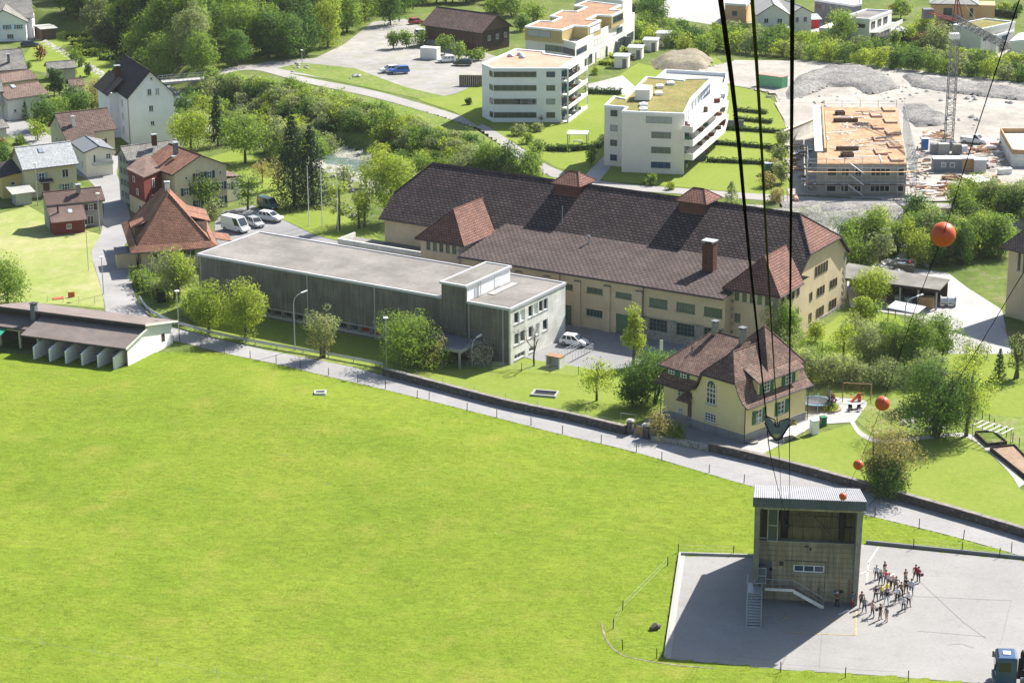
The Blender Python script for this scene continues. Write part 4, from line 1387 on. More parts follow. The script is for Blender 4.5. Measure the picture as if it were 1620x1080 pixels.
# ---- 4. cable car valley station
sta = Bld('cable_station', 'concrete cable car valley station with a corrugated roof over the dark open front', 'cable station',Vector((24.65,208.9,0)),math.radians(-7.0),M['concrete_station'])
fl,frr = sta.L(1197,787,13.2),sta.L(1372.5,793,13.2)
bl,brr = sta.L(1201,767,7.9),sta.L(1363.5,772.7,7.9)
SW = 10.6
yf_,yb_ = fl[1],bl[1]
zf_,zb_ = 13.2,7.9
cor = MB()
n = 52
for i in range(n):
 for k in range(2):
  u0,u1 = (i+k*.5)/n,(i+(k+1)*.5)/n
  h0,h1 = (.0,.09) if k == 0 else (.09,.0)
  xa,xb = -.25+(SW+.6)*u0,-.25+(SW+.6)*u1
  cor.poly([(xa,yf_,zf_+h0),(xb,yf_,zf_+h1),(xb,yb_,zb_+h1),(xa,yb_,zb_+h0)])
  cor.poly([(xa,yf_-.02-h0,zf_-.95),(xb,yf_-.02-h1,zf_-.95),(xb,yf_-.02-h1,zf_+h1),(xa,yf_-.02-h0,zf_+h0)],1)
cor.slab([(-.2,yf_+.03,zf_-.2),(SW+.3,yf_+.03,zf_-.2),(SW+.3,yb_,zb_-.2),(-.2,yb_,zb_-.2)],.14,2)
sta.part('roof',cor,[M['alu'],M['alu_dark'],M['slate_render']])
sta.part('lintel',MB().box(.0,yf_+.3,zf_-1.3,SW,yf_+.7,zf_-.95),M['concrete_station'])
for x0 in (-.05,SW-.5):
 sd = MB()
 pr = [(.0,.0),(yf_+.1,zf_-.25),(yb_-.2,zb_-.3),(yb_-.2,.0)]
 b0 = [(x0,y,z) for y,z in pr]
 b1 = [(x0+.55,y,z) for y,z in pr]
 sd.poly(b0[::1])
 sd.poly(b1[::-1])
 for i in range(4):
  j = (i+1) % 4
  sd.poly([b0[i],b1[i],b1[j],b0[j]])
 sta.part('side_wall',sd,M['station_side'])
fo = ST(frame=M['white_frame'],pane=M['blue_glass'],nx=3,nz=1,fw=.14)
sta.walls(.5,.5,SW-1.0,12.0,.0,6.5,{'front': [(3.55,3.15,3.15,.85,fo),(.05,2.1,1.3,2.2,ST(door=M['slate_render'],nosill=True)),(7.6,.9,.9,.55,ST(frame=M['sill'],pane=M['slate_render'],nx=1,nosill=True))]},.25)
cl = MB()
for i in range(60):
 for k in range(2):
  u0,u1 = (i+k*.5)/60,(i+(k+1)*.5)/60
  h0,h1 = (.0,.07) if k == 0 else (.07,.0)
  xa,xb = .5+(SW-1.0)*u0,.5+(SW-1.0)*u1
  if 2.55 < (xa+xb)/2 < 3.35:
   continue
  cl.poly([(xa,1.1-h0,6.5),(xb,1.1-h1,6.5),(xb,1.1-h1,11.1),(xa,1.1-h0,11.1)])
sta.part('cladding',cl,M['alu_olive'])
sta.part('ledge',MB().box(.5,.45,6.5,SW-.5,1.3,6.58),M['concrete_mid'])
gi = MB()
for z in (7.9,9.1,10.3):
 gi.box(3.4,.92,z,SW-.6,1.0,z+.1)
gi.tube([(4.2,.85,11.2),(8.1,.85,6.7)],.07,4)
gi.tube([(4.2,.85,9.4),(5.5,.85,9.4)],.05,4)
gi.tube([(5.4,.85,9.4),(6.2,.85,10.3)],.05,4)
gi.tube([(SW-1.9,.3,10.4),(SW-.6,-1.3,11.3)],.09,4)
sta.part('steel_girts',gi,M['alu_olive'])
sta.part('opening_shade',MB().box(2.4,1.3,6.5,3.5,3.0,10.4),M['black'])  # black box paints the shade inside the cable opening
cab = sta.part('control_cabin',MB().box(1.25,.3,6.6,2.35,1.2,10.9),M['alu_dark'])
MB().box(1.35,.24,6.9,2.25,.3,10.7).build('pane',M['blue_glass'],cab)
MB().box(1.25,.2,6.6,1.35,.3,11.0).box(2.25,.2,6.6,2.35,.3,11.0).box(1.25,.2,8.3,2.35,.3,8.4).box(1.25,.2,6.55,2.35,.3,6.7).box(.5,.2,6.9,1.3,.3,7.0).build('window_frame',M['steel'],cab)
sta.part('sheave_block',MB().box(2.6,.2,8.6,3.3,1.4,10.4).sphere((3.05,-.2,8.6),.45,10,8),M['black'])
sta.part('counterweight_guide',MB().box(8.5,.1,6.9,8.95,1.1,10.4).box(8.95,.3,8.4,9.9,.4,8.5).box(8.95,.3,8.4,9.05,.4,10.3),M['black'])
lc = sta.part('lift_cage',MB().box(.15,-.9,2.4,1.25,.1,4.1),M['alu_dark'])
MB().box(.1,-.95,2.35,1.3,-.9,2.45).box(.1,-.95,4.05,1.3,-.9,4.15).box(.1,-.95,2.4,.18,-.9,4.1).box(1.22,-.95,2.4,1.3,-.9,4.1).box(.1,-.95,3.2,1.3,-.9,3.28).build('cage_frame',M['steel'],lc)
du = MB()
du.box(5.1,.42,6.0,5.5,.5,6.15).box(5.6,.38,5.7,5.8,.5,5.95).box(2.6,.38,3.9,3.0,.5,4.3).box(1.6,.38,3.3,1.9,.5,3.5).box(6.6,.4,1.3,6.72,.5,1.5).box(8.8,.3,1.2,9.2,.5,1.4)
du.box(3.1,.44,4.45,7.3,.5,4.49).box(7.26,.44,.8,7.3,.5,4.45)
sta.part('conduit',du,M['dark_metal'])
rs = MB()
for x,z0,z1,w in ((2.9,4.3,6.5,.10),(2.3,3.6,6.4,.14),(9.0,2.4,6.5,.12),(8.6,1.0,3.0,.25),(9.6,.6,2.6,.3)):
 rs.box(x,.485,z0,x+w,.5,z1)
sta.part('rust_stain',rs,M['rust_faint'])['kind'] = 'stuff'
stp = thing('staircase', 'steel staircase running straight down from the station door towards the camera', 'stairs',sta.O+rot2((-.55,-1.0),sta.az),sta.az)
s0 = MB()
nst = 12
for k in range(nst):
 s0.box(.05,-5.5+k*.33,.17*k,1.45,-5.5+k*.33+.31,.17*k+.05)
s0.build('tread',M['zinc'],stp)
MB().box(.05,-1.6,1.98,1.45,.9,2.06).build('landing',M['steel'],stp)
for x in (.0,1.46):
 MB().slab([(x,-5.55,-.02),(x+.06,-5.55,-.02),(x+.06,-1.5,2.05),(x,-1.5,2.05)],.2).build('stringer',M['zinc'],stp)
 h = MB().tube([(x,-5.5,1.0),(x,-1.5,3.05),(x,.6,3.05)],.035,5)
 for k in range(6):
  yy = -5.5+k*.8
  zz = (yy+5.5)*.515
  h.tube([(x,yy,zz),(x,yy,zz+1.0)],.025,4)
 h.build('handrail',M['steel'],stp)
st2 = thing('staircase', 'pale concrete side stairs with railing descending to the right along the station front', 'stairs',sta.O+rot2((1.2,-.1),sta.az),sta.az)
s0 = MB()
s0.box(0,-1.0,1.75,2.9,.1,1.95)
for k in range(10):
 s0.box(2.9+k*.31,-1.0,1.75-.19*(k+1)+.02,2.9+k*.31+.31,.1,1.75-.19*k)
s0.build('steps',M['concrete_station'],st2)
MB().slab([(2.9,-1.04,1.55),(2.9,-1.0,1.55),(6.05,-1.0,-.15),(6.05,-1.04,-.15)],.42).box(0,-1.04,1.72,2.9,-1.0,2.0).build('stringer',M['concrete_pale'],st2)
h = MB()
h.tube([(0,-1.0,2.95),(2.9,-1.0,2.95),(6.0,-1.0,1.1)],.035,5).tube([(0,-1.0,2.45),(2.9,-1.0,2.45),(6.0,-1.0,.6)],.02,4)
for k in range(9):
 xx = .05+k*.74
 zz = 1.95 if xx < 2.9 else 1.95-(xx-2.9)*.6
 h.tube([(xx,-1.0,zz),(xx,-1.0,zz+1.0)],.025,4)
h.build('handrail',M['steel'],st2)
# ---- 5. stable with open bays
stb = Bld('stable', 'low farm shed with brown corrugated roofs and six white partition walls in front', 'shed',P(203,582),math.radians(-22.5),M['white_cold'])
shed_roof = stained('brown_fibre_cement',(.185,.155,.145),.12,boards=(1.1,30.0),blotch=.2)
def corr(x0,y0,z0,x1,y1,z1,n,hgt=.05,xt0=None,xt1=None):
 c = MB()
 xt0 = x0 if xt0 is None else xt0
 xt1 = x1 if xt1 is None else xt1
 for i in range(n):
  for k in range(2):
   u0,u1 = (i+k*.5)/n,(i+(k+1)*.5)/n
   h0,h1 = (.0,hgt) if k == 0 else (hgt,.0)
   c.poly([(x0+(x1-x0)*u0,y0,z0+h0+.1),(x0+(x1-x0)*u1,y0,z0+h1+.1),(xt0+(xt1-xt0)*u1,y1,z1+h1+.1),(xt0+(xt1-xt0)*u0,y1,z1+h0+.1)])
 c.slab([(x0,y0,z0),(x1,y0,z0),(xt1,y1,z1),(xt0,y1,z1)],.09)
 return c
stb.walls(-24.0,5.2,24.0,6.6,0,3.35,{'right': [(3.6,.9,1.0,1.3,ST(door=M['brown_shutter']))]},.15)
e = MB()
for pts in ([(.0,.0,0),(0,5.2,0),(0,5.2,4.35),(0,.0,3.2)],[(0,5.2,3.35),(0,11.8,3.35),(0,5.2,4.85)]):
 q = pts
 e.poly(q)
 e.poly([(p[0]-.2,p[1],p[2]) for p in q[::-1]])
e.poly([(-.2,.0,0),(0,.0,0),(0,.0,3.2),(-.2,.0,3.2)])
stb.part('gable_wall',e,M['white_cold'])
stb.part('rear_wall',MB().box(-16.0,3.6,0,-.2,3.8,3.9),M['wood_dark'])
lr = stb.part('roof',corr(-16.6,-.9,2.95,.35,4.6,4.2,60),shed_roof)
ur = stb.part('roof',corr(-24.6,4.0,4.95,.5,12.5,3.1,90),shed_roof)
stb.part('roof',corr(-26.0,1.6,2.9,-16.4,4.6,3.75,34),shed_roof)
stb.part('fascia',MB().box(-24.6,3.9,4.7,.5,4.02,4.98).box(-16.6,-.97,2.85,.35,-.9,3.0).box(-26.0,1.5,2.8,-16.4,1.6,2.95),M['dark_metal'])
stb.part('bargeboard',MB().slab([(.35,-.9,2.85),(.42,-.9,2.85),(.42,4.6,4.1),(.35,4.6,4.1)],.28).slab([(.5,4.0,4.85),(.57,4.0,4.85),(.57,12.5,3.0),(.5,12.5,3.0)],.25),M['concrete_pale'])
stb.part('clerestory',MB().box(-24.0,4.65,3.7,-.1,4.8,4.8),M['wood_dark'])
for x in (-13.9,-11.35,-8.75,-6.15,-3.6,-1.1):
 b = MB()
 pr = [(-2.0,0),(3.6,0),(3.6,2.6),(.4,2.45),(-2.0,1.95)]
 b0 = [(x,y,z) for y,z in pr]
 b1 = [(x+.26,y,z) for y,z in pr]
 b.poly(b0[::-1])
 b.poly(b1)
 for i in range(5):
  j = (i+1) % 5
  b.poly([b0[i],b0[j],b1[j],b1[i]])
 stb.part('partition_wall',b,M['white'])
bb = MB()
for k in range(5):
 bb.box(-14.0,-1.7+.0,.5+k*.0,-1.1,-1.65,.55)
stb.part('rail',MB().tube([(-13.9,.6,.9),(-1.0,.6,.9)],.04,5).tube([(-13.9,.6,1.4),(-1.0,.6,1.4)],.04,5),M['steel'])
stb.part('floor_slab',MB().box(-14.2,-1.9,.03,-.2,3.6,.1),M['concrete_mid'])
for x in (-15.9,-18.9,-22.2):
 stb.part('post',MB().box(x,1.9,0,x+.3,2.2,2.9),M['yellow'])
stb.part('wall',MB().box(-25.0,4.4,0,-16.0,4.6,3.6),M['wood_dark'])
stb.part('beam',MB().box(-26,1.85,2.5,-16.2,2.2,2.8),M['yellow'])
stb.chimney(-17.6,4.2,3.2,5.9,.75,.75,M['slate_render'],M['dark_metal'])
stb.pipe(.1,-.3,0,3.1)
aw_ = MB()
aw_.slab([(-24.5,-.6,2.0),(-20.6,-.6,2.0),(-20.6,1.8,2.7),(-24.5,1.8,2.7)],.05)
tag(aw_.build('awning',plain('green_awning',(.03,.32,.2),.6,.08),stb.root),None)
# ---- 6. hipped red roof house by the street
O_ = P(217,433)
hip = Bld('tiled_house', 'cream house under a big orange red hipped tile roof beside the street', 'house',P(221,431),math.radians(14.0),M['cream'])
gsw = ST(frame=M['white_frame'],pane=M['glass'],nx=2,nz=2,fw=.08,shut=M['green_shutter'],sw=.6)
hip.walls(.3,.0,10.6,15.5,0,4.6,{'front': [(2.6,2.2,1.2,1.7,gsw),(6.6,2.2,1.2,1.7,gsw)], 'left': [(3,2.2,1,1.5,gsw),(8,2.2,1,1.5,gsw)]},.15)
hip.gable(.3,.0,10.6,15.5,4.6,6.3,M['tile_orange'],ov=.9,ovx=.9,axis='y',hl=1,hr=1,il=6.4,ir=5.0,ends=False)
sk = MB()
sk.slab([(-1.3,-1.5,3.5),(12.4,-1.5,3.5),(11.4,-.4,4.3),(-.3,-.4,4.3)],.15)
sk.slab([(12.4,-1.5,3.5),(12.4,17.0,3.5),(11.4,16.0,4.3),(11.4,-.4,4.3)],.15)
sk.slab([(-1.3,-1.5,3.5),(-.3,-.4,4.3),(-.3,16.0,4.3),(-1.3,17.0,3.5)],.15)
skp = hip.part('skirt_roof',sk,M['tile_orange'])
MB().tube([(-1.3,-1.56,3.52),(12.4,-1.56,3.52)],.08,6).tube([(12.46,-1.5,3.52),(12.46,17,3.52)],.08,6).build('gutter',M['dark_metal'],skp)
for y0,zt in ((4.5,7.2),(8.5,8.4)):
 d_ = MB()
 d_.box(8.6,y0,4.6,11.3,y0+3.2,6.4)
 dd = hip.part('dormer',d_,M['cream'])
 MB().slab([(11.9,y0-.3,6.3),(11.9,y0+3.5,6.3),(7.4,y0+3.5,7.7),(7.4,y0-.3,7.7)],.15).build('dormer_roof',M['tile_orange'],dd)
for y0 in (5.0,):
 d_ = MB()
 d_.box(.0,y0,4.6,2.4,y0+3.0,6.0)
 dd = hip.part('dormer',d_,M['wood'])
 MB().slab([(-.6,y0-.3,5.9),(-.6,y0+3.3,5.9),(3.6,y0+3.3,7.4),(3.6,y0-.3,7.4)],.15).build('dormer_roof',M['tile_orange'],dd)
hip.chimney(5.7,8.2,10.2,12.1,.7,.7,M['white'])
hip.skylight(6.0,1.2,5.75,.98,.6,.7)
hip.part('porch',MB().box(-3.2,3.0,0,-.2,6.5,2.4),M['cream'])
hip.part('porch_roof',MB().box(-3.4,2.8,2.4,.3,6.7,2.6),M['slate_render'])
hip.pipe(.2,-.15,0,3.6)
hip.part('side_porch_roof',MB().slab([(12.0,5,3.3),(15.2,5,2.6),(15.2,9.5,2.6),(12.0,9.5,3.3)],.15),M['tile_orange'])
# ---- houses read off the photograph
def house(name,label,A,B,R,ze,pitch,wm,rm,ops=None,ov=.5,ovx=.4,hl=0,hr=0,group=None,cat='house',t=.18):
 O,az,W,D,z,rise = from_roof(A,B,R,ze,pitch,ov,ovx)
 b = Bld(name,label,cat,O,az,wm,group)
 b.W,b.D,b.z,b.rise,b.pitch = W,D,z,rise,pitch
 o = ops(b) if callable(ops) else (ops or {})
 b.walls(0,0,W,D,-.5,z+.5,{k: [(q[0],q[1]+.5)+tuple(q[2:]) for q in v] for k,v in o.items()},.13)
 b.roof = b.gable(0,0,W,D,z,rise,rm,ov=ov,ovx=ovx,hl=hl,hr=hr,t=t)
 return b
def ghouse(name,label,A,B,T,Rb,ze,wm,rm,ops=None,ov=.5,cat='house',group=None,t=.18):
 O,az,W,D,z,rise = from_gable(A,B,T,Rb,ze,ov)
 b = Bld(name,label,cat,O,az,wm,group)
 b.W,b.D,b.z,b.rise,b.pitch = W,D,z,rise,2*rise/W
 o = ops(b) if callable(ops) else (ops or {})
 b.walls(0,0,W,D,-.5,z+.5,{k: [(q[0],q[1]+.5)+tuple(q[2:]) for q in v] for k,v in o.items()},.13)
 b.roof = b.gable(0,0,W,D,z,rise,rm,ov=ov,ovx=.4,axis='y',t=t)
 return b
def stuck(b,side,u,z,w,h,st=None,off=.0):
 """window set on a wall without an opening (gable triangles, round walls)"""
 fn = Bld.SIDES[side](0,0,b.W,b.D)
 p0,ux,nr,L0,rz = fn
 return b.window(Vector((p0[0]+ux[0]*u,p0[1]+ux[1]*u,z)),Vector((ux[0],ux[1],0)),Vector((nr[0],nr[1],0)),rz,w,h,st or {},off)
wsh = lambda c,**k: dict(dict(frame=M['white_frame'],pane=M['glass'],nx=2,nz=2,fw=.09,shut=c,sw=.5),**k)
h7 = house('cottage', 'small grey cottage with a mottled brown tile roof standing in the mown field',(73.5,327),(166,318),(66,306),4.3,.62,M['grey_house'],M['tile_brown'],
   lambda b: {'front': [(b.W-2.4,2.9,.9,1.0,wsh(M['brown_shutter'])),(b.W-3.2,.4,1.6,1.5,ST(nx=3))]},ov=.4)
ex = MB()
ex.slab([(-.4,-3.7,2.15),(5.6,-3.7,2.15),(5.6,-.4,4.1),(-.4,-.4,4.1)],.17)
h7.part('lean_to_roof',ex,M['tile_pink'])
h7.walls(0,-3.3,5.2,3.3,-.4,2.7,{'front': [(2.2,1.3,.8,.8,ST(nx=2))]},.1,wm=M['redwood'],name='lean_to_wall')
h7.chimney(5.4,h7.D/2-1.0,h7.z+1.2,h7.z+h7.rise+1.0,.7,.6)
h7.part('vent_pipe',MB().tube([(1.2,-1.8,3.2),(1.2,-1.8,4.9)],.15,8),M['dark_metal'])
h7.skylight(2.9,-2.0,3.2,.59,.7,.8)
h8 = house('yellow_house', 'soft yellow house with a pale silvery slate roof and grey shutters',(35.8,270.5),(125,260),(23.3,235),5.2,.75,M['yellow'],M['tile_silver'],
   lambda b: {'front': [(b.W*.27,3.0,1.1,1.3,wsh(M['grey_shutter'])),(b.W*.72,3.0,1.2,1.5,ST(nx=2)),(b.W*.70,.6,1.5,1.3,wsh(M['grey_shutter'],nx=3)),(b.W*.34,.5,1.2,2.0,ST(door=M['wood']))]})
h8.skylight(3.6,2.2,h8.z+1.85,.75,1.0,1.1)
h8.part('porch_roof',MB().slab([(h8.W*.26,-1.6,2.7),(h8.W*.52,-1.6,2.7),(h8.W*.52,0,3.1),(h8.W*.26,0,3.1)],.1),M['slate_dark'])
h8.walls(-3.6,2.0,3.6,4.6,-.4,4.6,{'front': [(1.6,2.6,.8,.7,ST(nx=1))]},.1,wm=M['bright_yellow'],name='side_wing')
h8.part('side_wing_roof',MB().slab([(-4.2,1.4,3.9),(.0,1.4,4.5),(0,7.0,5.6),(-4.2,7.0,5.0)],.15),M['slate_dark'])
shd = h8.part('garden_shelter',MB().box(-3.0,-4.2,0,-.2,-1.6,2.2),M['zinc'])
MB().slab([(-3.8,-4.9,2.2),(.4,-4.9,2.2),(.4,-1.0,2.7),(-3.8,-1.0,2.7)],.1).build('shelter_roof',M['concrete_mid'],shd)
h10 = house('farmhouse', 'pale farmhouse with an old brown tile roof left of the tall white house',(101,215),(185,205),(89,181),5.0,.72,M['yellow'],M['tile_brown'],
   lambda b: {'front': [(b.W-3.2,2.2,1.1,1.2,wsh(M['brown_shutter']))]})
h10.part('lean_to_roof',MB().slab([(-.4,-2.6,3.45),(5.5,-2.6,3.45),(5.5,-.5,5.0),(-.4,-.5,5.0)],.17),M['tile_brown'])
h10.walls(0,-2.2,5.2,2.2,0,3.7,{},.1,name='lean_to_wall')
h10.chimney(2.2,1.2,h10.z+.4,h10.z+2.6,.6,.6,M['white_warm'])
for z in (2.8,5.6):
 stuck(h10, 'left',h10.D*.35,z,.8,1.0)
 stuck(h10, 'left',h10.D*.6,z,.8,1.0)
h11 = ghouse('white_cottage', 'narrow white cottage with a low grey gable between yellow house and grey house',(132.5,243),(182,238),(163,232),(138,216),4.6,M['white_warm'],M['slate_render'],
    lambda b: {'front': [(1.3,2.6,.5,1.5,ST(nx=1)),(3.7,3.1,.95,.95,ST(nx=2,nz=2)),(3.0,.2,1.9,1.6,ST(door=M['wood']))], 'left': [(1.0,1.2,1.5,1.2,ST(nx=2)),(5.0,1.2,1.0,1.2)]})
h11.part('balcony',MB().box(1.0,-.9,2.2,4.8,.0,2.3).box(1.0,-.9,2.3,4.8,-.85,2.9),M['zinc'])
h12 = house('grey_tenement', 'tall weathered grey house with a lichened slate roof at the bend of the street',(201.6,256),(291,243.5),(189,234),7.9,.72,M['grey_house'],M['tile_grey'])
h12.chimney(h12.W*.55,h12.D/2-1.3,h12.z+1.5,h12.z+h12.rise+1.7,.75,.7,M['brick_chimney'])
for u in (.2,.5,.78):
 for z in (.8,3.0,5.1,7.2):
  stuck(h12, 'left',h12.D*u,z,.8,1.15,ST(nx=2,nz=2,frame=M['grey_frame']))
h13 = Bld('red_house', 'red boarded house with a faded pink tile roof and a roof terrace', 'house',P(228,330),math.radians(32),M['redwood'])
c1,c2,c3,c4 = [h13.L(*p,7.4) for p in ((199,268),(227,282),(257,269),(233,252.5))]
xm0,xm1,ym0,ym1 = -.3,8.3,.2,8.0
c1,c2,c3,c4 = [P(*p,7.3) for p in ((199.5,268),(227,282),(257,269),(233,252.5))]
h13.root.location = (0,0,0)
h13.root.rotation_euler.z = 0
pr = MB()
pr.slab([tuple(c1),tuple(c2),tuple(c3),tuple(c4+Vector((0,0,1.2)))],.18)
inset = lambda p,c,k: (p.x+(c.x-p.x)*k,p.y+(c.y-p.y)*k)
ctr = (c1+c2+c3+c4)/4
body = [inset(p,ctr,.1) for p in (c1,c2,c3,c4)]
h13.root.location = (ctr.x,ctr.y,0)
pr.v = [(v[0]-ctr.x,v[1]-ctr.y,v[2]) for v in pr.v]
h13.part('roof',pr,M['tile_pink'])
bd = MB().prism([(p[0]-ctr.x,p[1]-ctr.y) for p in body],0,2.9,1).prism([(p[0]-ctr.x,p[1]-ctr.y) for p in body],2.9,7.35,0)
h13.part('wall',bd,[M['redwood'],M['cream']])
def bandwin(b,pa,pb,u0,u1,z,h,st,origin):
 """window on the wall from pa to pb (plan points in b's frame)"""
 a = Vector((pa[0],pa[1],0))
 d = Vector((pb[0]-pa[0],pb[1]-pa[1],0))
 L0 = d.length
 d.normalize()
 n = Vector((d.y,-d.x,0))
 if n.dot(a+d*L0/2-Vector((origin[0],origin[1],0))) < 0:
  n = -n
 return b.window(a+d*(u0*L0)+Vector((0,0,z)),d,n,math.atan2(d.y,d.x),(u1-u0)*L0,h,st,.0,st.get('sl',False))
bl_ = [(p[0]-ctr.x,p[1]-ctr.y) for p in body]
bandwin(h13,bl_[0],bl_[1],.3,.42,5.6,1.0,ST(nx=1),(0,0))
bandwin(h13,bl_[0],bl_[1],.5,.62,3.6,1.1,ST(nx=1),(0,0))
bandwin(h13,bl_[0],bl_[1],.6,.75,.8,1.2,ST(nx=1),(0,0))
bandwin(h13,bl_[1],bl_[2],.45,.58,4.9,1.5,ST(nx=1),(0,0))
tq = [P(*p,3.4) for p in ((222,301),(240,317),(272,298),(250,284))]
h13.part('terrace',MB().prism([(p.x-ctr.x,p.y-ctr.y) for p in tq],3.1,3.35),M['concrete_mid'])
h13.part('terrace_wall',MB().prism([(p.x-ctr.x+(.4 if i > 1 else .2),p.y-ctr.y+.3) for i,p in enumerate(tq)],0,3.1),M['redwood'])
rl = MB()
e0,e1,e2 = [Vector((p.x-ctr.x,p.y-ctr.y,0)) for p in (tq[0],tq[1],tq[2])]
for z in (3.6,3.9,4.2):
 rl.tube([e0+Vector((0,0,z)),e1+Vector((0,0,z)),e2+Vector((0,0,z))],.07,4)
h13.part('balustrade',rl,M['wood'])
h14 = ghouse('shuttered_house', 'cream four storey house with dark green shutters and a red striped roof',(272,278.5),(365,263.5),(316.5,247),(279,227),7.2,M['yellow'],M['tile_orange'],
    lambda b: {'front': [(b.W*.62,3.3,1.0,1.35,wsh(M['dkgreen_shutter'])),(b.W*.62,.8,1.0,1.35,wsh(M['dkgreen_shutter'])),(b.W*.84,3.3,1.0,1.35,wsh(M['dkgreen_shutter'])),(b.W*.84,.8,1.0,1.35,wsh(M['dkgreen_shutter'])),(b.W*.16,3.3,1.0,1.35,wsh(M['dkgreen_shutter'])),(b.W*.84,-.2,.9,.7,ST(nx=1)),
         (b.W*.38,3.3,1.0,1.35,wsh(M['dkgreen_shutter'])),(b.W*.38,.8,1.0,1.35,wsh(M['dkgreen_shutter'])),(b.W*.62,5.6,1.0,1.3,wsh(M['dkgreen_shutter'])),(b.W*.40,5.6,1.0,1.3,wsh(M['brown_shutter'])),(b.W*.2,6.0,.5,.6,ST(nx=1)),(b.W*.86,6.0,.5,.6,ST(nx=1))]},ov=.7)
h14.chimney(h14.W/2-1.5,h14.D*.55,h14.z+h14.rise-1.5,h14.z+h14.rise+1.3,.7,.7,M['slate_render'])
h14.skylight(2.0,4.0,h14.z+1.7,.0,.8,.9)
an = MB()
an.box(h14.W,3.0,0,h14.W+4.2,9.5,4.2)
h14.part('annex',an,M['white_warm'])
h14.part('annex_roof',MB().slab([(h14.W,2.6,4.9),(h14.W+4.6,2.6,4.2),(h14.W+4.6,9.9,4.2),(h14.W,9.9,4.9)],.15),M['tile_pink'])
stuck_w = h14.window(Vector((h14.W+1.6,3.0,2.2)),Vector((1,0,0)),Vector((0,-1,0)),0,.8,1.3,wsh(M['dkgreen_shutter']),.0)
h9 = ghouse('tall_white_house', 'tall plain white house with a steep charcoal roof and few small windows',(201.5,157.2),(277.5,150.5),(238,114),(201,88),9.3,M['white_cold'],M['slate_dark'],
   lambda b: {'front': [(b.W*.44,6.4,.9,1.2,ST(nx=2)),(b.W*.46,3.6,.8,.9,ST(nx=2)),(b.W*.48,1.0,.9,1.5,ST(nx=2,pane=M['white_blind']))]},ov=.35)
stuck(h9, 'front',h9.W*.42,9.6,.85,1.3,ST(nx=2))
stuck(h9, 'front',h9.W*.60,9.6,.85,1.3,ST(nx=2,pane=M['blind']))
stuck(h9, 'front',h9.W*.5,12.6,.5,.5,ST(nx=1))
for u in (.2,.45,.7):
 for z in (1.5,4.2,6.9):
  stuck(h9, 'left',h9.D*u,z,.9,1.4,ST(nx=2))
h9.part('side_wing',MB().box(-1.8,h9.D*.45,0,.0,h9.D*.95,9.0),M['white_cold'])
h9.part('side_wing_roof',MB().slab([(-2.4,h9.D*.4,8.6),(-2.4,h9.D,8.6),(1.0,h9.D,11.6),(1.0,h9.D*.4,11.6)],.15),M['slate_dark'])
h9.chimney(.9,h9.D*.62,10.6,13.6,1.0,.8,M['brick_chimney'])
h9.part('downpipe',MB().tube([(-.15,.2,0),(-.15,.2,9.3)],.07,5),M['slate_render'])
h1 = ghouse('white_house', 'white house with light blue shutters in the top left corner',(-32,38),(43.5,36),(6.5,17),(20,-3),4.6,M['white_cold'],M['tile_grey'],
   lambda b: {'front': [(b.W*.52,3.0,1.0,1.1,wsh(M['blue_shutter'])),(b.W*.78,3.0,1.0,1.1,wsh(M['blue_shutter'])),(b.W*.55,.6,1.6,1.2,ST(nx=3))]})
h1.part('main_roof',MB().slab([(h1.W*.3,3.0,5.0),(h1.W+1.9,3.0,5.0),(h1.W+.9,11.0,8.6),(h1.W*.3,11.0,8.6)],.18),M['tile_grey'])
h1.part('main_wall',MB().box(h1.W*.4,3.5,0,h1.W+1.3,11,5.1),M['white_cold'])
h2 = house('slate_house', 'house under a broad grey lichened roof at the left edge',(-60,118),(43.5,110),(35,78),4.2,.6,M['white_warm'],M['tile_grey'])
h2.chimney(h2.W-3.2,1.6,5,7.4,.5,.5,M['slate_render'])
h2.chimney(h2.W-6.0,1.6,5,7.4,.6,.6,M['slate_render'])
h3 = house('pink_roofed_shed', 'low building with a faded pink tile roof between slate house and red roofed house',(-60,142),(59,125),(52,110.5),3.0,.4,M['cream'],M['tile_pink'],
   lambda b: {'front': [(b.W-6.5,.8,3.6,1.2,ST(nx=6,pane=M['glass_green'])),(b.W-2.0,.8,.8,1.2)]})
h4 = house('red_roofed_house', 'white house with a smooth red brown roof on the left edge lane',(10.5,159),(77,149.5),(76,128),4.4,.45,M['white_warm'],M['tile_pink'],
   lambda b: {'front': [(b.W*.14,1.6,.7,.6,ST(nx=1))]})
h4.skylight(2.6,2.6,h4.z+1.4,.45,.9,1.1)
b5 = Bld('balcony_house', 'white house corner with a balcony cut by the left edge', 'house',P(-12,190),math.radians(20),M['white_warm'])
b5.walls(-6,0,8.2,8,0,6.0,{'right': [(1,3.5,.8,1.2),(3.2,3.5,.8,1.2),(1.5,1.0,.8,1.2)]},.12)
b5.gable(-6,0,8.2,8,6.0,2.2,M['tile_grey'])
b5.part('balcony',MB().box(-2.0,-1.2,3.0,2.4,0,3.15).box(-2.0,-1.2,3.15,2.4,-1.12,4.0),M['sill'])
b6 = house('garage', 'small garage with a grey roof at the left edge below the lane',(-30,209),(14.5,202.5),(5,189),3.0,.5,M['white_warm'],M['tile_grey'])
h15 = house('garden_hut', 'long grey roofed garden hut with a dark chimney among the gardens',(76,111.5),(122,108),(71,100),2.6,.5,M['grey_house'],M['tile_grey'])
h16 = house('garden_hut', 'small brown roofed hut behind the clipped thujas',(111,138),(134,136),(106,127),2.6,.6,M['white_warm'],M['tile_pink'])
b17 = house('timber_carport', 'flat roofed timber carport beside the white house in the corner',(64,48),(92,45.5),(64,43),2.6,.05,M['wood'],M['concrete_mid'],cat='carport')
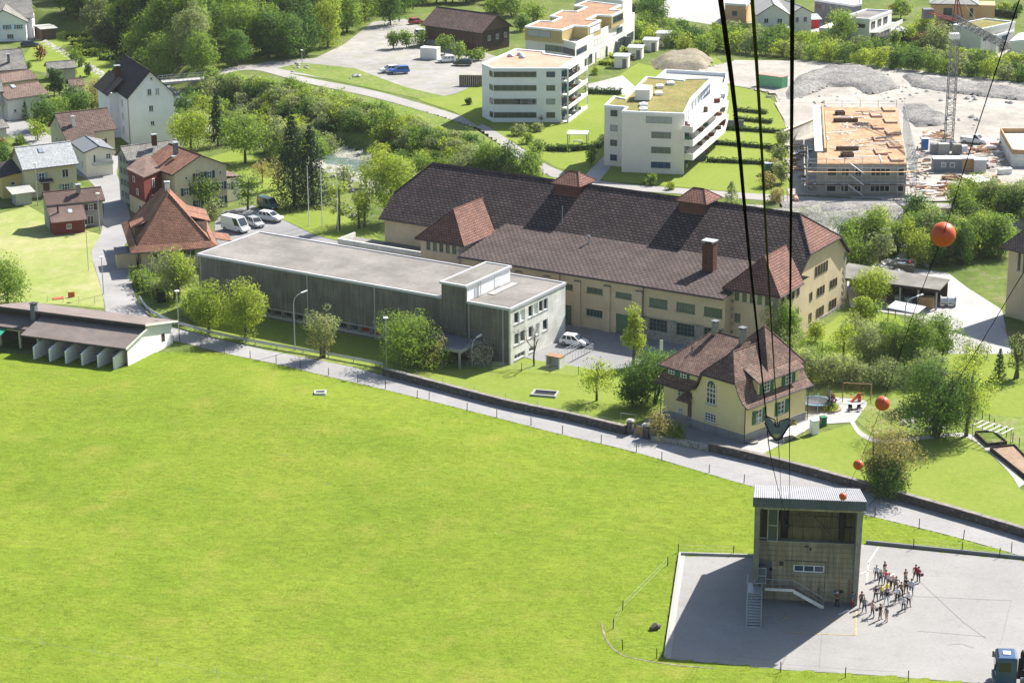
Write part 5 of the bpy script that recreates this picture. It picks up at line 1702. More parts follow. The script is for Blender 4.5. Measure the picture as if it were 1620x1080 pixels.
hb = house('timber_barn', 'long weathered timber barn with a rust brown tile roof by the gravel car park',(666,40.5),(762.5,54),(782.5,24),4.7,.62,M['wood'],M['tile_brown'],
   lambda b: {'front': [(b.W*.18,1.6,1.0,1.0,ST(frame=M['wood_dark'])),(b.W*.45,2.2,1.3,1.0,ST(frame=M['wood_dark'])),(b.W*.72,-.1,2.6,1.9,ST(door=M['brown_shutter']))]},ov=.8,ovx=.7)
bo = MB()
for k in range(int(hb.W/.6)):
 bo.box(k*.6,-.06,1.5,k*.6+.08,.0,4.6)
hb.part('board_joints',bo,M['wood_dark'])
hb.part('stone_base',MB().box(-.1,-.1,-.5,hb.W*.7,-.02,1.4),M['concrete_mid'])
hb.part('gable_boards',MB().box(hb.W+.02,.1,.8,hb.W+.1,hb.D-.1,4.9),M['wood_dark'])
for y in (2.0,5.0,8.0):
 stuck(hb, 'right',y,2.6,1.0,1.2,ST(frame=M['white_frame']),-.12)
ls = Bld('storage_shed', 'long open storage shed with a flat grey roof stacked with timber behind the hall', 'shed',P(1345,487),math.radians(-16),M['wood_dark'])
a_,b_,c_,d_ = [P(*p,3.0) for p in ((1320,440),(1486,461),(1502,447),(1342,421))]
ls.root.location = (a_.x,a_.y,0)
ls.root.rotation_euler.z = 0
rel = lambda p,z: (p.x-a_.x,p.y-a_.y,z)
ls.part('roof',MB().slab([rel(a_,3.0),rel(b_,3.0),rel(c_,3.3),rel(d_,3.3)],.22),M['roof_gravel_dark'])
ls.part('fascia',MB().slab([rel(a_-Vector((0,.06,0)),2.85),rel(b_-Vector((0,.06,0)),2.85),rel(b_,2.85),rel(a_,2.85)],.4),M['wood_dark'])
ls.part('rear_wall',MB().slab([rel(d_+Vector((.2,-.5,0)),0),rel(c_+Vector((-.3,-.5,0)),0),rel(c_+Vector((-.3,-.3,0)),0),rel(d_+Vector((.2,-.3,0)),0)],3.1),M['wood_dark'])
for k in range(6):
 p = a_.lerp(b_,.12+.172*k)
 ls.part('post',MB().box(p.x-a_.x-.12,p.y-a_.y+.15,0,p.x-a_.x+.12,p.y-a_.y+.4,2.95),M['sill'])
h26 = Bld('corner_house', 'cream house with a red brown hipped roof cut off by the right edge', 'house',P(1580,556),math.radians(-40),M['cream'])
o_ = P(1583,384,11.0)
h26.root.location = (o_.x,o_.y,0)
h26.root.rotation_euler.z = math.radians(-48)
h26.O = Vector((o_.x,o_.y,0))
h26.az = math.radians(-48)
h26.walls(.9,.9,12,12,0,11.1,{'front': [(1.6+k*.9,7.2,.5,3.0,ST(nx=1,frame=M['grey_frame'])) for k in range(3)]},.2)
h26.gable(.9,.9,12,12,11.1,6.0,M['tile_pink'],ov=.9,ovx=.9,hl=1,hr=1,il=6,ir=6,ends=False)
# ---------------------------------------------------------------- trees and shrubs
def scale_at(py):
 return .01*(py+580)
def leaf_mesh(name,cen,nrm,size,m,r):
 """many small bent leaf faces; cen, nrm are N x 3"""
 n = len(cen)
 rnd = r.normal(size=(n,3))
 nr = nrm+rnd*.55
 nr /= np.linalg.norm(nr,axis=1)[:,None]+1e-9
 a = np.cross(nr,r.normal(size=(n,3)))
 a /= np.linalg.norm(a,axis=1)[:,None]+1e-9
 b = np.cross(nr,a)
 s = (size*r.uniform(.6,1.35,n))[:,None]
 v = np.empty((n,4,3))
 v[:,0] = cen+a*s
 v[:,1] = cen+b*s*.62
 v[:,2] = cen-a*s*.9+nr*s*.2
 v[:,3] = cen-b*s*.62
 me = bpy.data.meshes.new(name)
 me.vertices.add(n*4)
 me.vertices.foreach_set('co',v.astype(np.float32).ravel())
 me.loops.add(n*4)
 me.loops.foreach_set('vertex_index',np.arange(n*4,dtype=np.int32))
 me.polygons.add(n)
 me.polygons.foreach_set('loop_start',np.arange(n,dtype=np.int32)*4)
 me.materials.append(m)
 me.update(calc_edges=True)
 return me
def crown_pts(kind,H,W,ls,r,dens=1.0):
 """leaf centres and outward normals for a crown of height H and width W standing on z = 0"""
 P_,N_ = [],[]
 if kind == 'conifer':
  n = int(min(16000,dens*5.5*math.pi*W*H/(ls*ls*4)))
  t = r.uniform(0,1,n) ** .75
  layers = max(9,int(H/.9))
  tt = (np.floor(t*layers)+r.uniform(0,1,n) ** 2)/layers
  rad = W/2*(1-(1-t) ** 0*(1-tt)*0)*tt
  rad = W*.62*(.10+.95*tt ** .85)*(.70+.30*((t*layers) % 1.0))
  th = r.uniform(0,2*np.pi,n)
  lob = 1+.22*np.sin(th*5+np.floor(t*layers)*1.7)+.12*np.sin(th*9+np.floor(t*layers)*2.9)
  rr = rad*lob*r.uniform(.12,1.0,n) ** .5
  z = H*(1-tt*.93)-rr*.28
  P_.append(np.stack([rr*np.cos(th),rr*np.sin(th),z],1))
  N_.append(np.stack([np.cos(th)*.8,np.sin(th)*.8,np.full(n,.7)],1))
  return np.concatenate(P_),np.concatenate(N_)
 spec = {'round': (.57,.44,30,.28), 'broad': (.52,.48,44,.24), 'tall': (.53,.49,38,.25), 'column': (.55,.46,22,.30),
   'shrub': (.46,.50,18,.34), 'sparse': (.58,.42,20,.26), 'thuja': (.5,.5,20,.3)}[kind]
 zc,rz,nc,cr = spec
 if kind in ('column', 'thuja'):
  cr_xy = W*.30
 cent = []
 k = 0
 while len(cent) < nc and k < 4000:
  k += 1
  d = r.normal(size=3)
  d /= np.linalg.norm(d)
  q = r.uniform(.3,.92)
  taper = 1.0
  if kind in ('tall', 'column', 'thuja'):
   taper = 1.0-.35*max(0,d[2])
  c = np.array([d[0]*W/2*q*taper,d[1]*W/2*q*taper,H*zc+d[2]*H*rz*(q+.06)])
  cent.append(c)
 area = math.pi*W*H*.55
 dn = {'sparse': .33}.get(kind,1.0)*dens
 n = int(min(20000,dn*6.2*area/(ls*ls*1.25)))
 per0 = max(6,n // nc)
 for c in cent:
  rc = min(W,H)*cr*r.choice([.55,.8,1.0,1.3])
  if kind in ('column', 'thuja'):
   rx,rzz = W*.34*r.uniform(.8,1.2),H*.11
  else:
   rx,rzz = rc,rc*.85
  per = int(per0*(rc/(min(W,H)*cr)) ** 1.7)+4
  d = r.normal(size=(per,3))
  d /= np.linalg.norm(d,axis=1)[:,None]
  q = r.uniform(.45,1.12,per) ** .6
  p = c+d*np.stack([rx*q,rx*q,rzz*q],1)
  p[:,2] = np.maximum(p[:,2],.05*H if kind != 'shrub' else .02)
  out = p-np.array([0,0,H*zc*.8])
  out /= np.linalg.norm(out,axis=1)[:,None]+1e-9
  P_.append(p)
  N_.append(d*.7+out*.5+np.array([0,0,.25]))
 return np.concatenate(P_),np.concatenate(N_)
def trunk_mb(kind,H,W,r):
 mb = MB()
 r0 = max(.09,H*.026)
 if kind in ('conifer', 'thuja'):
  mb.tube([(0,0,-.3),(0,0,H*.5),(0,0,H*.93)],[r0,r0*.6,.03],6)
  return mb
 nst = {'shrub': 4, 'broad': 3, 'sparse': 1}.get(kind,1)
 for s in range(nst):
  a0 = r.uniform(0,6.28)
  lean = (.0 if nst == 1 else .14)*H
  base = (.12*nst*math.cos(a0) if nst > 1 else 0,.12*nst*math.sin(a0) if nst > 1 else 0,-.3)
  fork = (lean*math.cos(a0)+r.uniform(-.03,.03)*H,lean*math.sin(a0)+r.uniform(-.03,.03)*H,H*(.34 if kind != 'shrub' else .2))
  top = (fork[0]*1.3,fork[1]*1.3,H*.86)
  rr = r0/(1 if nst == 1 else 1.5)
  mb.tube([base,(base[0]*.6+fork[0]*.4,base[1]*.6+fork[1]*.4,H*.15),fork,((fork[0]+top[0])/2+r.uniform(-.05,.05)*W,(fork[1]+top[1])/2+r.uniform(-.05,.05)*W,H*.6),top],[rr*1.25,rr,rr*.8,rr*.45,.02],6)
  for k in range(7 if nst == 1 else 4):
   t = r.uniform(.3,.75)
   z = H*t
   th = r.uniform(0,6.28)
   L0 = W*.42*r.uniform(.6,1.0)*(1.1-t*.6)
   p0 = (fork[0]*t*1.4,fork[1]*t*1.4,z)
   p1 = (p0[0]+math.cos(th)*L0*.5,p0[1]+math.sin(th)*L0*.5,z+L0*.35)
   p2 = (p0[0]+math.cos(th)*L0,p0[1]+math.sin(th)*L0,z+L0*.75)
   mb.tube([p0,p1,p2],[rr*.4,rr*.25,.015],5)
 return mb
def bare_mb(H,W,r):
 mb = MB()
 def grow(p,d,L,rad,lev):
  q = p+d*L
  mid = p+d*L*.5+Vector((r.uniform(-1,1),r.uniform(-1,1),0))*L*.05
  mb.tube([p,mid,q],[rad,rad*.8,rad*.55],5 if lev < 2 else 3,caps=False)
  if lev >= 4:
   return
  for k in range(3 if lev < 3 else 4):
   a = Vector((r.normal(),r.normal(),abs(r.normal())*.6+.25)).normalized()
   grow(p+d*L*r.uniform(.55,1.0),(d*.75+a*.75).normalized(),L*r.uniform(.5,.72),rad*.55,lev+1)
 grow(Vector((0,0,-.2)),Vector((.03,0,1)),H*.42,H*.018,0)
 return mb
_TC = {}
def tree_meshes(kind,leaf,H,W,ls,var):
 hb = round(H/2)*2 if H > 5 else max(1,round(H))
 wb = max(1,round(W/hb/.15))*.15*hb
 lb = round(ls/.03)*.03
 k = (kind,leaf,hb,round(wb,2),round(lb,2),var)
 if k not in _TC:
  r = np.random.RandomState(abs(hash((kind,hb,round(wb*10),var))) % 99991 if False else (len(_TC)*37+11))
  if kind == 'bare':
   tm = bare_mb(hb,wb,r).mesh('trunk',M['bark'])
   cm = None
  else:
   c,n = crown_pts(kind,hb,wb,lb,r)
   cm = leaf_mesh('crown',c,n,lb*.62,L_[leaf],r)
   tm = trunk_mb(kind,hb,wb,r).mesh('trunk',M['bark'])
  _TC[k] = (tm,cm,hb,wb)
 return _TC[k]
def tree_at(x,y,H,W,kind,leaf,name,label,cat,group=None,ls=None,py=None,var=None,z=None):
 d = math.hypot(x,y)
 s = F_PX/math.sqrt(d*d+CAM_H*CAM_H)
 ls = ls or max(.2,2.5/s)
 tm,cm,hb,wb = tree_meshes(kind,leaf,H,W,ls,rng.randrange(3) if var is None else var)
 z0 = hz1(x,y) if z is None else z
 root = thing(name,label,cat,(x,y,z0),rng.uniform(0,6.28),group)
 root.scale = (W/wb,W/wb,H/hb)
 inst('trunk',tm,root)
 if cm:
  inst('crown',cm,root)
 return root
LM = [((300,132), 'footbridge'),((480,330), 'dark spruces'),((550,242), 'blue river pool'),((478,98), 'car park lamp'),((622,350), 'bright maple'),((430,120), 'dyke track start'),((650,175), 'orchard lawn'),((760,200), 'white apartment corner'),((903,285), 'left roof turret'),((1100,315), 'right roof turret'),
  ((1140,60), 'leftmost cable'),((1225,40), 'cream gables'),((1375,45), 'white flat roofed villa'),((1500,60), 'crane top'),((1560,70), 'sedum roofed house'),((1360,320), 'unfinished house'),((1430,425), 'waste skip'),((1335,400), 'hall gable'),((1492,371), 'largest marker ball'),((1600,400), 'right edge house'),((1545,300), 'grey site container'),
  ((1250,560), 'tree behind the villa'),((1330,620), 'swing frame'),((1430,515), 'corrugated shelter'),((1487,690), 'huge garden tree'),((120,20), 'stream gully'),((350,60), 'sunlit clearing'),((240,60), 'dark stream bank'),((560,50), 'gravel road bend'),((720,30), 'timber barn'),((860,15), 'ochre apartments'),((220,120), 'tall white house'),((110,200), 'brown roofed farmhouse'),((40,170), 'red brown roof'),((90,150), 'clipped thujas')]
LEAFW = {'mid': 'mid green', 'dark': 'deep green', 'grey': 'silvery green', 'lime': 'yellow green', 'bronze': 'bronze', 'fir': 'blackish', 'yew': 'dark green', 'purple': 'purple leafed', 'red': 'red leafed'}
KINDW = {'shrub': 'bushy', 'round': 'round crowned', 'tall': 'tall', 'sparse': 'loose', 'broad': 'spreading', 'conifer': 'pointed', 'column': 'narrow', 'thuja': 'clipped', 'bare': 'leafless'}
def place_words(px,py,hpx):
 best = min(LM,key=lambda m: math.hypot(px-m[0][0],2*(py-m[0][1])))
 dx,dy = px-best[0][0],py-best[0][1]
 if abs(dx) > 2.2*abs(dy):
  r = ('just ' if abs(dx) < 30 else 'well ' if abs(dx) > 75 else '')+('left of' if dx < 0 else 'right of')
 else:
  r = ('just ' if abs(dy) < 12 else 'well ' if abs(dy) > 40 else '')+('behind' if dy < 0 else 'in front of')
 return r + ' the ' + best[1]
def tree(px,py,hpx,wpx,kind='round',leaf='mid',label=None,name='tree',cat='tree',group=None,**k):
 s = scale_at(py)
 p = P(px,py,0)
 for _ in range(3):
  p = P(px,py,hz1(p.x,p.y))
 H = hpx/(s*.95)
 W = wpx/s
 if group and len(label.split()) > 3:
  size = 'small ' if hpx < 26 else 'tall ' if hpx > 90 and kind != 'tall' else ''
  label = '%s%s%s %s %s %s' % ('garden ' if 'houses' in group else '',size,LEAFW[leaf],KINDW[kind], 'bush' if cat == 'bush' or kind == 'shrub' else 'conifer' if cat == 'conifer' else 'tree',place_words(px,py,hpx))
 return tree_at(p.x,p.y,H,W,kind,leaf,name,label,cat,group,**k)
def hedge(name,label,pts,h,w,leaf='yew',group=None,ls=.22,px=True,z=.0):
 q = [P(*p) for p in pts] if px else [Vector(p) for p in pts]
 o = q[0].copy()
 r = np.random.RandomState(len(bpy.data.objects) % 9973)
 Ps,Ns = [],[]
 for a,b in zip(q[:-1],q[1:]):
  L0 = (b-a).length
  d = (b-a).normalized()
  n_ = Vector((-d.y,d.x,0))
  cnt = int(L0*(2*h+w)/(ls*ls)*1.6)
  u = r.uniform(0,L0,cnt)
  prm = r.uniform(0,2*h+w,cnt)
  wob = 1+.12*np.sin(u*2.3+1)+.08*np.sin(u*5.1)
  side = np.where(prm < h,-1,np.where(prm > h+w,1,0))
  v = np.where(side == -1,-w/2,np.where(side == 1,w/2,prm-h-w/2))*wob
  zz = np.where(side == -1,prm,np.where(side == 1,2*h+w-prm,h))*wob
  p = np.stack([a.x-o.x+d.x*u+n_.x*v,a.y-o.y+d.y*u+n_.y*v,zz],1)+r.normal(size=(cnt,3))*.07*min(h,1.2)
  nn = np.stack([n_.x*side,n_.y*side,(side == 0)*1.0+.2],1)
  Ps.append(p)
  Ns.append(nn)
 me = leaf_mesh('hedge',np.concatenate(Ps),np.concatenate(Ns),ls*.6,L_[leaf],r)
 ob = bpy.data.objects.new(name,me)
 COL.objects.link(ob)
 ob.location = (o.x,o.y,z)
 tag(ob,label, 'hedge',group)
 core = MB()
 for a,b in zip(q[:-1],q[1:]):
  d = (b-a).normalized()
  n_ = Vector((-d.y,d.x,0))*w*.27
  a,b = a+d*.4,b-d*.4
  core.slab([tuple(a-o-n_),tuple(b-o-n_),tuple(b-o+n_),tuple(a-o+n_)],h*.7)
 core.build('shade_core',M['hedge_core'],ob)  # near-black slab, shade inside the hedge put into its colour
 return ob
M['hedge_core'] = plain('hedge_inside',(.02,.03,.012),1.0,.2)
tree(388,537,80,66, 'round', 'lime', 'rounded yellow green tree on the verge, right one of the pair before the concrete wall')
tree(330,528,76,56, 'round', 'lime', 'yellow green tree left of its twin before the concrete wall corner')
tree(312,505,55,45, 'shrub', 'mid', 'dense green bush wedged between red roofed house hedge and lime trees')
tree(283,478,88,66, 'sparse', 'lime', 'loose light green tree in front of the orange roofed house')
tree(276,474,72,58, 'round', 'grey', 'greyish green tree between orange roofed house and concrete corner')
tree(512,566,82,58, 'sparse', 'grey', 'brownish yellow tree with thin new foliage beside the curved street lamp')
tree(508,567,66,42, 'sparse', 'bronze', 'bronze tinted young tree on the verge in front of the strip of low windows')
tree(650,578,86,106, 'broad', 'mid', 'wide spreading green walnut tree in front of the dark concrete wall')
tree(688,576,40,40, 'shrub', 'bronze', 'low bronze bush at the foot of the walnut tree')
tree(757,577,34,36, 'shrub', 'blossom', 'white blossoming bush below the concrete wall', 'bush', 'bush')
tree(711,573,22,24, 'shrub', 'lime', 'small lime green bush beside the lamp by the guard rail end', 'bush', 'bush')
tree(845,579,86,62, 'bare', 'twigs', 'leafless young tree in front of the white end wall')
tree(1002,580,98,30, 'column', 'lime', 'slender yellow green poplar rising before the hall yard')
tree(944,634,72,56, 'sparse', 'lime', 'small loose yellow green fruit tree in the lawn behind the stone wall')
tree(1032,640,90,84, 'broad', 'dark', 'dark green apple tree beside the yellow villa')
tree(1000,645,62,52, 'round', 'dark', 'lower dark green tree leaning left of the apple tree')
tree(1047,694,42,38, 'shrub', 'bronze', 'yellowish bush by the villa gate piers', 'bush', 'bush')
tree(1066,697,26,30, 'shrub', 'mid', 'dark green bush beside the villa plinth', 'bush', 'bush')
tree(1244,562,82,58, 'round', 'mid', 'fresh green tree between the villa and the hall gable')
tree(1243,575,52,40, 'sparse', 'grey', 'grey green bush tree just behind the villa roof')
for i,(x,y,h,w,kd,lf) in enumerate([(1300,585,52,44, 'sparse', 'mid'),(1335,575,66,46, 'sparse', 'lime'),(1375,588,80,56, 'round', 'grey'),(1415,590,88,56, 'tall', 'mid'),(1455,588,88,58, 'round', 'mid'),(1490,578,78,56, 'round', 'mid'),
           (1275,600,46,50, 'shrub', 'grey'),(1315,605,44,54, 'shrub', 'grey'),(1355,610,42,56, 'shrub', 'grey'),(1400,612,42,52, 'shrub', 'grey'),(1440,610,46,50, 'shrub', 'grey'),(1290,540,30,30, 'round', 'lime'),(1380,520,46,36, 'sparse', 'mid'),(1398,560,56,44, 'round', 'mid'),(1350,545,48,40, 'sparse', 'grey')]):
 tree(x,y,h,w,kd,lf, 'green trees and willow bushes in the thick belt behind the villa garden',group='belt of trees behind the villa garden')
tree(1378,480,52,74, 'round', 'lime', 'yellow green tree in front of the open storage shed')
tree(1362,520,56,34, 'column', 'lime', 'narrow bright green tree before the storage shed')
tree(1480,690,134,108, 'broad', 'dark', 'huge dense green tree in the middle of the right hand garden')
tree(1528,690,128,74, 'sparse', 'lime', 'thin light tree with a pale leaning trunk beside the huge garden tree')
tree(1470,640,90,60, 'round', 'grey', 'green tree behind the left shoulder of the huge garden tree')
tree(1415,780,118,98, 'sparse', 'bronze', 'brownish flowering tree overhanging the stone wall by the lane')
tree(1395,770,92,62, 'shrub', 'bronze', 'bronze leafed shrub growing inside the flowering tree')
tree(1404,783,66,70, 'shrub', 'dark', 'dark green round bush at the foot of the flowering tree', 'bush', 'bush')
tree(1580,598,46,24, 'conifer', 'yew', 'small dark conifer by the right edge', 'conifer')
tree(1604,600,105,58, 'bare', 'twigs', 'leafless tree beside the right edge house')
tree(1610,598,80,44, 'sparse', 'grey', 'sparse grey green tree at the right edge')
tree(1540,600,70,40, 'sparse', 'grey', 'thin grey tree in the far corner of the garden meadow')
tree(12,482,66,70, 'round', 'mid', 'green tree above the stable at the left edge')
tree(466,327,138,78, 'conifer', 'fir', 'tallest dark spruce standing by the river lawn', 'spruce', 'spruce')
tree(494,325,122,62, 'conifer', 'fir', 'slightly lower dark spruce, right of its taller neighbour', 'spruce', 'spruce')
tree(622,350,100,80, 'round', 'lime', 'big bright yellow green maple at the left end of the hall')
tree(388,258,82,68, 'round', 'mid', 'round green tree on the lawn behind the shuttered house')
tree(438,252,64,46, 'tall', 'grey', 'pale grey green willow by the river left of the spruces')
tree(302,238,66,68, 'round', 'lime', 'yellow green tree beside the tall white house')
tree(345,232,84,34, 'conifer', 'fir', 'very slim dark spruce near the footbridge', 'spruce', 'spruce')
tree(320,196,54,36, 'sparse', 'lime', 'thin yellow green tree below the footbridge')
tree(313,332,56,52, 'round', 'mid', 'green tree hiding the left part of the shuttered house')
tree(392,332,62,42, 'sparse', 'dark', 'dark thin crowned tree beside the annex of the shuttered house')
tree(338,348,30,30, 'shrub', 'grey', 'pale grey bush behind the orange roof')
for x,y,h in ((535,364,82),(568,362,66),(576,360,70)):
 tree(x,y,h,34, 'sparse', 'lime', 'slender birches on the gravel strip left of the hall',group='slender young birches')
for x,y,h,w,lf in ((545,300,44,34, 'grey'),(580,296,40,36, 'grey'),(415,290,40,30, 'bronze'),(440,300,46,34, 'bronze')):
 tree(x,y,h,w, 'sparse',lf, 'thin willow bushes along the near river bank',group='thin willow bushes by the river')
for x,y,h,w,lf in ((292,182,30,34, 'dark'),(312,170,26,30, 'mid'),(330,186,30,34, 'dark'),(318,206,28,34, 'grey'),(352,214,30,32, 'mid'),(372,226,30,30, 'grey'),(285,200,26,30, 'mid'),(300,158,20,30, 'dark')):
 tree(x,y,h,w, 'shrub',lf, 'shrubs on the shaded stream bank below the footbridge',group='shrubs below the footbridge')
tree(86,151,46,24, 'thuja', 'yew', 'tall clipped thuja behind the red roofed house', 'thuja', 'thuja')
tree(94,151,40,20, 'thuja', 'yew', 'second clipped thuja, right of the tallest one', 'thuja', 'thuja')
tree(41,190,30,14, 'conifer', 'yew', 'slim dark cypress beside the upper lane', 'conifer', 'conifer')
tree(140,121,20,13, 'thuja', 'yew', 'rounded dark thuja on the vegetable garden lawn', 'thuja', 'thuja')
tree(147,176,24,9, 'thuja', 'mid', 'narrow light thuja against the tall white house', 'thuja', 'thuja')
tree(128,138,18,8, 'conifer', 'yew', 'tiny dark cypress by the brown roofed hut', 'conifer', 'conifer')
tree(46,108,11,10, 'shrub', 'mid', 'clipped ball bush beside the slate roof', 'bush', 'bush')
for x,y,h,w,kd,lf in ((70,205,50,44, 'round', 'dark'),(90,188,36,40, 'round', 'mid'),(110,180,32,36, 'round', 'dark'),(130,182,36,34, 'round', 'dark'),(60,222,38,30, 'sparse', 'lime'),(150,165,44,40, 'sparse', 'bronze'),(115,162,26,30, 'shrub', 'yew'),(160,180,38,22, 'sparse', 'bronze')):
 tree(x,y,h,w,kd,lf, 'garden trees and bushes packed between the village houses',group='village garden trees')
for x,y,h,w,kd,lf in ((64,95,22,24, 'sparse', 'purple'),(118,96,18,26, 'round', 'mid'),(112,118,16,30, 'shrub', 'lime'),(8,262,34,30, 'round', 'dark'),(30,228,14,20, 'shrub', 'mid'),(50,36,14,12, 'round', 'lime'),(4,232,16,14, 'shrub', 'bronze'),(128,105,16,16, 'shrub', 'mid')):
 tree(x,y,h,w,kd,lf, 'small bushes dotted about the village gardens',group='village bushes')
fr_ = random.Random(11)
cnt = 0
FW = [(95,20),(140,62),(190,100),(250,138),(275,128),(330,118),(400,104),(470,96),(525,76),(560,52),(590,30)]
def fedge(x):
 for (a,b),(c,d) in zip(FW[:-1],FW[1:]):
  if a <= x <= c:
   return b+(d-b)*(x-a)/(c-a)
 return 30 if x > 590 else 20
for row in range(8):
 x = 96+fr_.uniform(0,20)
 while x < 592:
  e = fedge(x)
  y = e-2-row*13-fr_.uniform(0,7)
  if y > -75:
   h = fr_.uniform(84,124)*(1.0-row*.02)
   if 330 < x < 372 and row < 5 or 395 < x < 416 and row < 2:
    x += 22
    continue
   if row == 0:
    h *= .7
   lf = fr_.choice(['dark', 'mid', 'mid', 'mid', 'dark', 'grey'])
   if x > 500:
    lf = fr_.choice(['mid', 'lime', 'mid', 'dark'])
   if fr_.random() < .16 and x < 480:
    tree(x,y,h*1.05,34, 'conifer', 'fir', 'dark conifers standing in the wood above the stream', 'conifer', 'conifer', 'conifers in the wood')
   else:
    tree(x,y,h,fr_.uniform(48,70), 'tall',lf, 'tall broadleaved trees of the wood at the top left',group='trees of the wood')
  x += fr_.uniform(25,38)
for i in range(26):
 x = 600+i*17+fr_.uniform(-6,6)
 for y in (2+fr_.uniform(-4,6),-14,-34):
  if 825 < x < 1010 and y > -10:
   continue
  tree(x,y+(6 if x < 670 else 0),fr_.uniform(30,46),fr_.uniform(28,40), 'round',fr_.choice(['dark', 'mid', 'mid']), 'green trees filling the slope behind the barn and apartments',group='trees behind the barn')
for x,y,h,w in ((618,40,52,44),(640,20,46,40),(600,20,60,50)):
 tree(x,y,h,w, 'tall', 'dark', 'dark trees at the upper end of the car park road',group='dark trees by the car park road')
for x,y,h in ((622,78,30),(643,76,27),(666,74,24),(703,86,28),(726,94,26),(746,98,16),(757,96,18)):
 tree(x,y,h,24, 'round', 'mid', 'young trees planted in a row across the gravel car park',group='young car park trees')
for x,y,h,w,lf in ((788,20,26,44, 'mid'),(812,26,30,40, 'mid'),(824,50,26,26, 'dark'),(846,34,30,36, 'mid')):
 tree(x,y,h,w, 'shrub',lf, 'bushes between the barn and the ochre apartments',group='bushes by the ochre apartments')
tree(1034,42,46,48, 'round', 'dark', 'dark green tree beside the fenced playground by the street')
for x,y,h,w,kd,lf in ((856,192,14,26, 'shrub', 'bronze'),(848,208,14,20, 'shrub', 'grey'),(820,214,20,26, 'shrub', 'grey'),(835,228,16,26, 'shrub', 'mid'),(850,242,20,22, 'shrub', 'dark'),(935,262,30,18, 'round', 'mid'),(942,118,12,16, 'shrub', 'lime'),
       (1020,292,12,10, 'shrub', 'mid'),(1032,293,18,14, 'round', 'mid'),(1062,300,14,14, 'shrub', 'lime'),(742,166,10,14, 'round', 'dark')):
 tree(x,y,h,w,kd,lf, 'small ornamental bushes planted round the white apartment blocks',group='apartment garden bushes')
tree(1157,322,34,30, 'conifer', 'grey', 'young blue green pine beside the dyke track', 'pine', 'pine')
for row in range(3):
 x = 1008+row*9
 while x < 1680:
  yb = 66+(x-1010)*.105-row*11
  if x < 1120:
   yb = 62+(x-1010)*.24-row*9
  lf = fr_.choice(['mid', 'mid', 'dark', 'lime', 'grey'])
  tree(x,yb,fr_.uniform(22,33)-row*2,fr_.uniform(30,44), 'shrub',lf, 'dense bushes in the belt between building site and far houses', 'bush', 'bush', 'bush belt above the building site')
  x += fr_.uniform(21,30)
for x,y,h,w,kd,lf in ((1330,72,52,48, 'round', 'mid'),(1480,92,50,44, 'round', 'grey'),(1440,66,24,30, 'round', 'lime'),(1462,50,26,34, 'round', 'lime'),(1425,30,28,40, 'round', 'mid'),(1415,78,30,18, 'round', 'mid'),(1455,80,26,30, 'round', 'purple'),(1418,22,14,22, 'shrub', 'red'),
       (1590,20,16,30, 'round', 'lime'),(1550,108,30,40, 'shrub', 'mid'),(1610,20,14,20, 'shrub', 'dark')):
 tree(x,y,h,w,kd,lf, 'garden trees scattered among the modern houses at the top right',group='trees among the far houses')
poly_ = [(335,150),(430,150),(560,180),(680,217),(745,240),(795,272),(850,296),(850,300),(700,318),(640,300),(600,262),(592,238),(560,232),(528,232),(520,254),(445,262),(410,235),(352,205),(325,180)]
cnt = 0
bx = random.Random(5)
kinds = [('mid', 'shrub'),('grey', 'shrub'),('dark', 'shrub'),('grey', 'round'),('mid', 'round'),('lime', 'shrub'),('grey', 'shrub')]
pts__ = []
tries = 0
while len(pts__) < 270 and tries < 12000:
 tries += 1
 x,y = bx.uniform(322,865),bx.uniform(140,320)
 if not inside(np.array([x]),np.array([y]),poly_)[0]:
  continue
 if any(abs(x-a) < 12 and abs(y-b) < 6.5 for a,b in pts__):
  continue
 pts__.append((x,y))
for x,y in pts__:
 lf,kd = bx.choice(kinds)
 tree(x,y,bx.uniform(18,36),bx.uniform(24,40),kd,lf, 'willows and bushes of the thicket along the far river bank', 'bush', 'bush', 'riverside thicket')
for x,y,h,w,lf in ((640,300,44,40, 'grey'),(668,296,50,44, 'mid'),(700,296,50,46, 'mid'),(735,300,50,46, 'grey'),(770,304,52,46, 'mid'),(805,308,50,44, 'dark'),(838,312,48,40, 'mid'),(655,320,44,40, 'grey')):
 tree(x,y,h,w, 'round',lf, 'riverside trees just behind the dark hall roof',group='riverside trees behind the hall')
rx = random.Random(23)
for (x0,x1,y0,y1,n) in ((1440,1600,386,414,24),(1345,1620,395,425,26),(1410,1640,362,388,26),(1520,1660,338,352,8),(1335,1400,385,412,8)):
 for i in range(n):
  x,y = rx.uniform(x0,x1),rx.uniform(y0,y1)
  if 1400 < x < 1450 and y > 405:
   y = 400
  if x > 1530 and y > 408:
   continue
  tree(x,y,rx.uniform(34,54) if y < 395 else rx.uniform(42,70),rx.uniform(36,56),rx.choice(['round', 'tall', 'shrub', 'sparse']),rx.choice(['mid', 'grey', 'dark', 'lime', 'mid']), 'trees crowding the river bank between the hall gable and the right edge',group='river bank trees right of the hall')
tree(1437,412,70,30, 'sparse', 'lime', 'slim pale trunked tree in front of the river trees')
tree(1550,405,70,20, 'sparse', 'lime', 'thin light birch above the service yard')
for x,y in ((1216,296),(1226,320),(1222,275)):
 tree(x,y,22,24, 'shrub', 'bronze', 'brown bushes at the edge of the apartment lawns', 'bush', 'bush', 'brown lawn edge bushes')
for x,y in ((1232,260),(1238,235),(1236,290)):
 tree(x,y,30,26, 'round', 'grey', 'grey green bushes between lawns and building site', 'bush', 'bush', 'lawn edge bushes')
hedge('hedge', 'clipped green hedge curving round the orange roofed house by the street',[(217,445),(235,460),(258,480)],2.2,2.2, 'mid')
